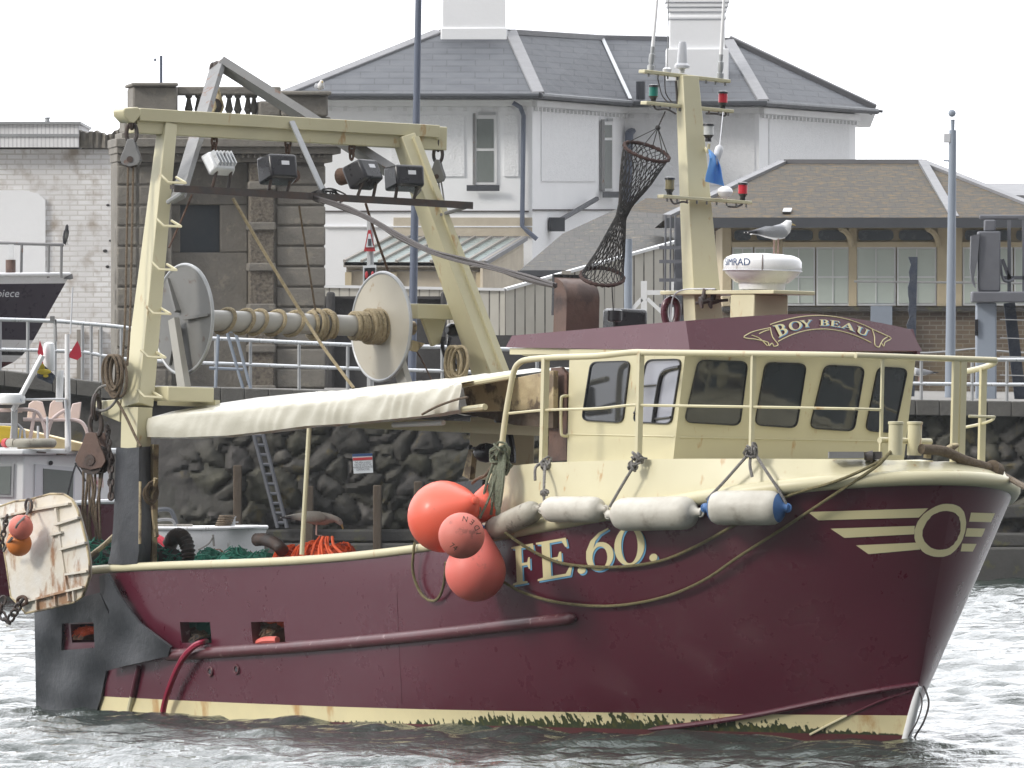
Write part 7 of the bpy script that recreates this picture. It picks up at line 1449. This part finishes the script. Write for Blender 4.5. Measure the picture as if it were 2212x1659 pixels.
# ---- birds
def gull(label, pos, fwd, L, frame=SHIP, pose='stand', dark=False, cat='gull', legs=True, name='gull', young=False):
    fwd = Vector(fwd).normalized(); up = Vector((0, 0, 1)); sd = fwd.cross(up).normalized(); pos = Vector(pos)
    if pose == 'feed': sp = [(-.56, .05, .008, .03), (-.42, .06, .03, .05), (-.22, .045, .085, .085), (-.02, .02, .122, .115), (.14, .005, .115, .105), (.26, .01, .08, .075), (.34, .0, .056, .055), (.40, -.035, .055, .052), (.44, -.08, .04, .036), (.455, -.11, .018, .014), (.475, -.165, .013, .009), (.47, -.185, .004, .004)]
    elif pose == 'up': sp = [(-.12, -.42, .01, .04), (-.10, -.30, .05, .06), (-.05, -.12, .105, .105), (0, .06, .12, .115), (.03, .2, .10, .10), (.05, .29, .085, .08), (.06, .36, .082, .078), (.07, .42, .06, .06), (.085, .45, .03, .03), (.12, .425, .014, .012), (.15, .40, .004, .004)]
    else: sp = [(-.54, .0, .008, .03), (-.40, .03, .03, .05), (-.22, .03, .085, .085), (-.02, .03, .125, .118), (.11, .055, .13, .120), (.185, .105, .112, .104), (.215, .15, .09, .085), (.245, .185, .074, .070), (.29, .19, .054, .048), (.32, .178, .018, .014), (.385, .163, .012, .009), (.405, .153, .004, .004)]
    g = G(); n = 14; rows = []; cols = []; z0 = (.37 if pose == 'stand' else .30) if pose != 'up' else .46
    for i, (x, z, a, b) in enumerate(sp):
        pa = Vector(sp[max(0, i - 1)][:2]); pb = Vector(sp[min(len(sp) - 1, i + 1)][:2]); d = (pb - pa).normalized(); nx, nz = -d.y, d.x; r = []
        for k in range(n):
            t = 6.2832 * k / n; r.append(pos + fwd * ((x + nx * math.sin(t) * a) * L) + up * ((z + z0 + nz * math.sin(t) * a) * L) + sd * (math.cos(t) * b * L))
            tp_ = math.sin(t); hd = i >= len(sp) - 7
            if dark: c = (.03, .03, .035) if tp_ > -.2 or i < 2 or hd else (.16, .16, .15)
            elif i >= len(sp) - 3: c = (.42, .30, .10)
            elif hd: c = (.72, .72, .72)
            elif i < 2: c = (.70, .70, .70)
            else: c = (.34, .35, .37) if tp_ > .15 else (.74, .74, .73)
            if young and not dark and i < len(sp) - 3: c = (.32, .31, .29) if tp_ > -.1 and not hd else (.46, .44, .42)
            cols.append(c)
        rows.append(r)
    g.grid(rows, closed=True); g.poly(*rows[0]); g.poly(*rows[-1]); g.c[:len(cols)] = cols
    for s in (-1, 1):           # folded wings
        W = [(.15, .02, .05, .02), (.05, .04, .10, .03), (-.15, .045, .10, .032), (-.33, .04, .06, .026), (-.48, .035, .03, .02), (-.64, .03, .012, .008)] if pose != 'up' else [(.03, .2, .05, .02), (.0, .08, .09, .03), (-.06, -.1, .09, .03), (-.11, -.3, .06, .02), (-.14, -.48, .02, .01)]
        rows = []; cc = []
        for i, (x, z, h, th) in enumerate(W):
            off = (.105 if i < 3 else .075 - .012 * (i - 3)); r = []
            for k in range(8):
                t = 6.2832 * k / 8; vx, vz = (x, z + math.sin(t) * h) if pose != 'up' else (x + math.sin(t) * h * .8, z); r.append(pos + fwd * (vx * L) + up * ((vz + z0) * L) + sd * (s * (off + math.cos(t) * th) * L))
                c = (.30, .31, .33) if i < len(W) - 2 else (.025, .025, .03)
                if young and i < len(W) - 2: c = (.27, .26, .24)
                cc.append((.03, .03, .035) if dark else c)
            rows.append(r)
        st = len(g.v); g.grid(rows, closed=True); g.poly(*rows[0]); g.poly(*rows[-1]); g.c[st:st + len(cc)] = cc
    if legs:
        for s in (-1, 1):
            g.col = (.45, .28, .24) if not dark else (.05, .05, .05); a = pos + sd * (s * .06 * L); g.tube([a + up * (.33 * L if pose == 'stand' else .25 * L if pose != 'up' else .2 * L), a + up * .02 * L], .0105 * L, 6)
            f = [a + up * (.012 * L)] + [a + fwd * (.10 * L * math.cos(q)) + sd * (.10 * L * math.sin(q)) + up * (.01 * L) for q in (-.5, 0, .5)]; g.slab(f, up * (.008 * L))
    ev = pos + fwd * ((.41 if pose == 'feed' else .275 if pose == 'stand' else .10) * L) + up * ((z0 + (-.03 if pose == 'feed' else .205 if pose == 'stand' else .38)) * L); g.col = (.01, .01, .01)
    for s in (-1, 1): g.ball(ev + sd * (s * (.047 if pose != 'up' else .06) * L), .009 * L, 6)
    return solo(name, g, M['feather'], label, cat, frame, origin=tuple(pos))
rc = S(1676, 551, v=.05)
gull('grey backed gull standing on top of the white radar dome', rc + Vector((0, 0, -.008)), (IR * .80 + ID * .55), .46)
gull('speckled brown grey gull bending to peck at the orange netting', S(683, 1158, v=-1.05) + Vector((0, 0, .0)), (IR * 1.0 + ID * .1), .46, pose='feed', young=True)
gull('tiny white gull sitting on the corner of the stone pavilion', wp(690, 207, 159.6) + Vector((0, .3, -.03)), (.3, -1, 0), .42, I4, legs=False)
gull('white gull standing on the quay behind the bow rail', wp(1985, 832, 151), (-.8, -.2, 0), .42, I4)
# ================================================================== BOATS BEHIND
def wb(g_name, g, mat, par, **k): return obj(g_name, g, mat, par, I4, **k)
def yacht():
    Y = 154.0; t = thing('navy_yacht', 'dark navy yacht bow with white gunwale laid up on the quay at the left edge', 'yacht', wp(-150, 800, Y)); k = Y / FPX
    xs = np.linspace(0, 1, 16); g = G(); bands = []
    def sec(f):          # f = 0 bow .. 1 far aft; returns px x at sheer, half breadth m
        return 150 - 560 * f, 1.25 * math.sin(min(1, f * 1.15) * math.pi / 2) ** .8
    lev = [(594, 150, 1.0), (612, 141, .97), (735, 72, .62), (752, 60, .56), (768, 48, .50), (782, 30, .42), (826, -60, .02)]   # y, stem x, breadth factor
    rows = []
    for y, xst, bf in lev:
        r = []
        for f in xs:
            _, b = sec(f); x = xst - (560 - (150 - xst) * .4) * f; yy = y + (8 if y < 700 else -10) * f; p = wp(x, yy, Y); r.append(Vector((p.x, Y - b * bf * (1 if f > 0 else 0), p.z)))
        rows.append(r)
    for nm_, i, mt_ in (('gunwale', 0, M['whitegel']), ('topsides', 1, M['navyhull']), ('waterline_stripe', 2, M['whitegel']), ('dark_band', 3, M['blackpaint']), ('lower_stripe', 4, M['whitegel']), ('bottom', 5, M['antifoul'])):
        q = G(); A = rows[i]; B = rows[i + 1]; q.grid([A, B]); q.grid([[Vector((p.x, 2 * Y - p.y, p.z)) for p in A], [Vector((p.x, 2 * Y - p.y, p.z)) for p in B]]); wb(nm_, q, mt_, t)
    dk = G(); dk.grid([rows[0], [Vector((p.x, 2 * Y - p.y, p.z)) for p in rows[0]]]); wb('deck', dk, M['white'], t)
    wb('sheer_rail', G().tube([p + Vector((0, 0, .01)) for p in rows[0]], .03, 8), M['whitegel'], t)
    wb('lettering', textg('piece', 24, lambda x, y: wp(21 + x * .95 + y * .2, 642 - y, Y) + Vector((0, -sec((150 - 21 - x) / 560)[1] * .97 - .05, 0))), M['plastic'], t, smooth=False)
    pr = G(); pr.tube(spl([wp(x, y, Y - .25) for x, y in ((-60, 524), (0, 525), (60, 527), (138, 529))], 3), .022, 6)
    for x in (-20, 47, 105, 133): pr.tube([wp(x, 528, Y - .25), wp(x - 1, 600, Y - .25)], .02, 6)
    wb('pulpit_rail', pr, M['steeldk'], t); wb('anchor', G().slab([wp(x, y, Y - .05) for x, y in ((134, 602), (156, 591), (158, 602), (150, 604))], (0, .1, 0)), M['steeldk'], t)
    bl = G(); bl.lathe([(0, .07), (.22, .07)], wp(23, 596, Y - .3), (0, 0, 1), 12); wb('bollard', bl, M['rustbrown'], t); 
    wb('staff', G().beam(wp(24, 562, Y - .3), wp(24, 528, Y - .3), .07, .07, side=(1, 0, 0)), M['white'], t)
    gull('small dark bird figure perched upright on the yacht bow rail', wp(143, 529, Y - .25), (.6, -.8, 0), .30, I4, 'up', True, 'bird', name='perched_bird')
yacht()
def cabinboat():
    Y = 138.0; t = thing('white_cabin_boat', 'small white cabined fishing boat with cluttered roof moored behind the trawler stern', 'fishing boat', wp(60, 1288, Y)); k = Y / FPX
    x = lambda px: wp(px, 0, Y).x; z = lambda py: wp(0, py, Y).z
    h = G(); rows = []
    for px, b in ((-500, 1.1), (-200, 1.2), (60, 1.15), (200, .9), (285, .35), (310, .02)):
        rows.append([(x(px), Y - b * .75, -.25), (x(px + (px > 0) * 6), Y - b, z(1092 - (px > 100) * 10)), (x(px), Y, z(1098)), (x(px), Y + b, z(1092)), (x(px), Y + b * .75, -.25)])
    h.grid(rows); wb('hull', h, M['maroon'], t, angle=30)
    wb('gunwale', G().tube([Vector(r[1]) for r in rows], .03, 8), M['white'], t)
    A, B, Cc = Vector((x(-320), Y - .25, 0)), Vector((x(57), Y - .70, 0)), Vector((x(232), Y + .75, 0)); D_ = Vector((x(-100), Y + 1.6, 0))
    plan = [A, B, Cc, D_]; g = G(); g.prism([(p.x, p.y) for p in plan], z(1100), z(982)); cb_ = wb('cabin', g, M['white'], t, bevel=.02)
    def on(P, Q, px, py, off=.0):
        d = (Q - P); d.normalize(); n_ = Vector((d.y, -d.x, 0)); v = wallpt(px, py, P, Q); return v + n_ * off
    def pane(P, Q, c, mat, name, off, th=.02, par=None): return wb(name, G().slab([on(P, Q, a, b, off) for a, b in c], -on(P, Q, 0, 0, th) + on(P, Q, 0, 0, 0)), mat, par or t, smooth=False)
    f = pane(A, B, [(-30, 1003), (31, 1001), (29, 1074), (-30, 1072)], M['steel'], 'window', .03); pane(A, B, [(-26, 1008), (25, 1007), (23, 1068), (-26, 1066)], M['wingreflect'], 'pane', .04, .008, f)
    f = pane(B, Cc, [(74, 1002), (160, 1010), (158, 1092), (72, 1092)], M['plastic'], 'window', .02); pane(B, Cc, [(90, 1012), (155, 1018), (153, 1088), (90, 1088)], M['wingreflect'], 'pane', .03, .008, f)
    pane(B, Cc, [(194, 1030), (219, 1032), (220, 1053), (194, 1051)], M['pink'], 'name_board', .03)
    wb('name_lettering', textg('PETT', 11, lambda a, b: on(B, Cc, 207 + a * .8, 1046 - b + a * .06, .04)), M['redpaint'], t, smooth=False)
    wb('vent', G().ball(on(B, Cc, 107, 1000, .02), .03, 8), M['blackpaint'], t)
    r = G(); r.prism([(p.x + dx_, p.y + dy_) for p, dx_, dy_ in ((A, -.2, -.12), (B, .0, -.14), (Cc, .12, -.02), (D_, 0, .1))], z(981.8), z(969)); rf = wb('cabin_roof', r, M['white'], t, bevel=.02)
    for i, (px, py) in enumerate(((88, 976), (132, 981), (177, 985.5), (213, 989))): pane(B + Vector((0, -.13, 0)), Cc + Vector((.12, -.08, 0)), [(px - 9, py - 1), (px + 9, py + .5), (px + 9, py + 3), (px - 9, py + 1.5)], M['rust'] if i < 2 else M['irondk'], 'drain_slot', .02, .03, rf)
    sh = G(); sh.hexa([(x(38), Y - .1, z(969)), (x(190), Y - .1, z(975)), (x(190), Y + .8, z(975)), (x(40), Y + .8, z(969)), (x(38), Y - .1, z(925)), (x(186), Y - .1, z(960)), (x(186), Y + .8, z(960)), (x(40), Y + .8, z(925))]); wb('sloping_cover', sh, M['yellowpale'], rf, bevel=.01)
    y2 = G(); y2.hexa([(x(-60), Y - .2, z(958)), (x(54), Y - .2, z(955)), (x(54), Y + .3, z(955)), (x(-60), Y + .3, z(958)), (x(-60), Y - .2, z(915)), (x(36), Y - .2, z(922)), (x(36), Y + .3, z(922)), (x(-60), Y + .3, z(915))]); wb('yellow_box', y2, M['yellow'], rf, bevel=.02)
    rails = G()
    for P in (((-60, 888), (20, 886), (70, 886), (90, 905), (105, 965)), ((27, 960), (32, 895), (48, 887)), ((50, 906), (110, 907), (165, 908), (185, 925), (196, 970)), ((100, 950), (112, 908), (140, 886), (150, 888)), ((62, 965), (75, 890))): rails.tube(spl([wp(a, b, Y - .3) for a, b in P], 5), .024, 7)
    wb('hoop_rail', rails, M['pink'], t)
    w2 = G()
    for P in (((-40, 917), (40, 917), (52, 930), (55, 965)), ((22, 965), (26, 925)), ((40, 965), (45, 925)), ((82, 965), (82, 920)), ((102, 965), (102, 900)), ((-40, 865), (140, 862)), ((140, 862), (150, 965))): w2.tube([wp(a, b, Y - .35) for a, b in P], .016, 6)
    wb('thin_rail', w2, M['plastic'], t)
    for P in (((58, 905), (62, 872), (74, 864), (92, 868), (102, 905)), ((104, 903), (108, 872), (120, 860), (134, 862), (140, 903)), ((148, 905), (156, 872), (176, 868), (172, 905))):
        wb('seat_back', G().slab([wp(a, b, Y + .35) for a, b in P], (0, .03, 0)), M['pink'], t, bevel=.01)
    wb('mast', G().tube([wp(147, 975, Y - .3), wp(145, 722, Y - .3)], [.04, .03], 10), M['whitegel'], t); wb('mast', G().tube([wp(128, 868, Y - .2), wp(130, 800, Y - .2)], .045, 10), M['white'], t)
    wb('reflector', G().lathe([(0, .062), (.02, .074), (.27, .074), (.30, .068), (.34, .06), (.36, .02)], wp(106, 802, Y - .2), (0, 0, 1), 18), M['white'], t)
    wb('aerial', G().tube([wp(122, 738, Y - .2), wp(120, 690, Y - .2)], .012, 6).box(x(110), x(120), Y - .3, Y - .2, z(694), z(683)), M['steeldk'], t)
    wb('aerial', G().tube([wp(152, 722, Y - .3), wp(157, 620, Y - .3)], .010, 6), M['plastic'], t)
    wb('boom', G().tube([wp(28, 888, Y - .4), wp(92, 768, Y - .4)], .035, 8), M['whitegel'], t)
    fl = lambda n_, P, m: wb(n_, G().slab([wp(a, b, Y - .32) for a, b in P], (0, .012, 0)), m, t, smooth=False)
    fl('red_flag', ((167, 736), (174, 752), (176, 770), (167, 778), (146, 771)), M['redcloth']); fl('red_flag', ((86, 735), (92, 752), (94, 765), (88, 778), (81, 762)), M['redcloth']); fl('red_flag', ((92, 776), (94, 788), (88, 791)), M['redcloth'])
    fl('blue_flag_cloth', ((80, 788), (92, 786), (120, 812), (112, 830), (80, 816)), M['bluetimber'])
    e = G(); e.ball(wp(90, 793, Y - .35), 7 * k, 8, (1, .2, 1.2)); e.ball(wp(95, 803, Y - .35), 13 * k, 10, (1.2, .2, .5)); e.ball(wp(99, 812, Y - .35), 6 * k, 8, (1, .2, .6)); wb('yellow_emblem', e, M['yellow'], t)
    rd = wb('radar_dome', G().lathe([(0, 22 * k), (3 * k, 32 * k), (16 * k, 33 * k), (22 * k, 30 * k), (24 * k, 20 * k)], wp(22, 874, Y - .35), (0, 0, 1), 24), M['white'], t); wb('radar_lettering', textg('FU', 9, lambda a, b: wp(46 + a * .6, 867 - b, Y - .35) + Vector((0, -.135, 0))), M['signblue'], rd, smooth=False)
    bx_ = G(); bx_.box(x(27), x(41), Y - .42, Y - .3, z(965), z(885)); wb('control_box', bx_, M['steel'], t, bevel=.01)
    g = G(); c = wp(63, 957, Y - .5); g.tube([c + Vector((50 * k * math.cos(a), .22 * math.sin(a), 0)) for a in np.linspace(-2.2, 4.08, 25)], 10 * k, 10, False); solo('lifebuoy', g, M['fendergrey'], 'faded grey lifebuoy lying flat on the cabin boat roof', 'life ring')
    g = G(); g.tube([c + Vector((51 * k * math.cos(a), .225 * math.sin(a), .0)) for a in np.linspace(2.6, 3.7, 9)], 10.6 * k, 10); wb('red_band', g, M['redpaint'], t)
    rg = G()
    for P in (((176, 988), (162, 1008), (148, 1060), (142, 1090)), ((162, 1000), (175, 1020), (185, 1040))): rg.tube(spl([wp(a, b, Y - 1.0) for a, b in P], 4), .012, 5)
    wb('dangling_line', rg, M['blackpaint'], t)
cabinboat()
def dinghy():
    Y = 141.2; t = thing('white_dinghy', 'old white open dinghy with scuffed bow floating by the quay wall', 'dinghy', wp(430, 1370, Y)); x = lambda px: wp(px, 0, Y).x; z = lambda py: wp(0, py, Y).z
    def sec(f): px = 577 - 480 * f; b = .62 * math.sin(min(1, f * 1.5 + .0) * math.pi / 2) ** .75; return px, b, np.interp(f, [0, .1, .3, .6, 1], [1139, 1139, 1141, 1140, 1134])
    out = G(); inn = G(); ro = []; ri = []; top = [[], []]
    for f in np.linspace(0, 1, 20):
        px, b, y = sec(f); sh_ = 9 * (1 - f) ** 4; zt = z(y)
        prof = [(-1, zt), (-1.03, zt - .12), (-.93, zt * .42), (-.62, -.02), (0, -.2), (.62, -.02), (.93, zt * .42), (1.03, zt - .12), (1, zt)]
        ro.append([(x(px - (1 - max(0, min(1, zz / zt))) * 26 * (1 - f) ** 2), Y + b * q, zz) for q, zz in prof]); ri.append([(x(px - 6), Y + max(0, b - .06) * q, zz if abs(q) > .9 and zz > .5 else max(zz, .12)) for q, zz in ((-1, zt), (-.9, zt * .45), (0, .15), (.9, zt * .45), (1, zt))])
        top[0].append(Vector((x(px), Y - b, zt))); top[1].append(Vector((x(px), Y + b, zt)))
    out.grid(ro); out.poly(*ro[-1]); wb('hull', out, M['whitegel'], t, angle=50); inn.grid(ri); wb('inside', inn, M['white'], t)
    for s in (0, 1): wb('gunwale', G().tube(top[s], .026, 8), M['whitegel'], t)
    rub_ = G(); rub_.tube([Vector((p[2][0], p[2][1] - .005, p[1][2] - .05)) for p in ro[:17]], .012, 6); wb('rubbing_strake', rub_, M['white'], t)
    bw = G(); bw.slab([(x(572), Y, z(1140)), (x(520), Y - .50, z(1140)), (x(500), Y - .52, z(1140)), (x(500), Y + .52, z(1140)), (x(520), Y + .50, z(1140))], (0, 0, .02)); wb('foredeck', bw, M['whitegel'], t)
    st = G(); st.lathe([(0, .05), (.13, .05), (.135, .06), (.15, .06)], wp(500, 1141, Y - .1), (0, 0, 1), 10); st.beam(wp(487, 1128, Y - .1), wp(515, 1128, Y - .1), .02, .02); wb('samson_post', st, M['steel'], t)
    hr = G(); hr2 = G(); hr.tube(spl([wp(a, b, Y - .2) for a, b in ((340, 1124), (355, 1122), (372, 1124), (378, 1136), (378, 1150))], 4), .02, 6); hr2.tube(spl([wp(a, b, Y + .3) for a, b in ((330, 1108), (345, 1101), (370, 1104), (382, 1140))], 4), .03, 6); wb('grab_rail', hr, M['steeldk'], t); wb('canopy_hoop', hr2, M['gutter'], t)
    oar = G(); oar.tube([wp(335, 1135, Y - .1), wp(416, 1135, Y - .1)], .018, 6); wb('oar', oar, M['wharf'], t)
    rp_ = G(); rp_.tube(spl([wp(a, b, Y - .72) for a, b in ((460, 1160), (450, 1175), (428, 1188))], 4), .01, 5); rp_.tube([wp(460, 1155, Y - .71), wp(462, 1180, Y - .71)], .015, 5); wb('painter', rp_, M['ropegrey'], t)
    g = G()
    for i in range(6): g.tube([wp(480 + 16 * math.cos(q) + i * 2, 1140 - 3 * i * .5, Y - .15) + Vector((0, .1 * math.sin(q), .02 * i)) for q in np.linspace(0, 6.28, 12)[:-1]], .015, 5, True)
    solo('rope_coil', g, M['ropebrown'], 'small brown rope coil lying on the foredeck of the white dinghy', 'rope coil')
dinghy()

# ---- thin sea haze over the harbour: one closed box round everything on the ground
hz = G().box(-70, 70, -6, 330, -1.6, 16)
hm = bpy.data.materials.new('sea_haze'); hm.use_nodes = True; hn_ = hm.node_tree; hn_.nodes.remove(hn_.nodes['Principled BSDF'])
pv = hn_.nodes.new('ShaderNodeVolumePrincipled'); pv.inputs['Color'].default_value = (.93, .96, 1, 1); pv.inputs['Density'].default_value = .00013; pv.inputs['Anisotropy'].default_value = 0
hn_.links.new(pv.outputs[0], hn_.nodes['Material Output'].inputs['Volume'])
tag(obj('haze', hz, hm, smooth=False), kind='stuff', label='thin pale sea haze over the harbour', cat='haze')
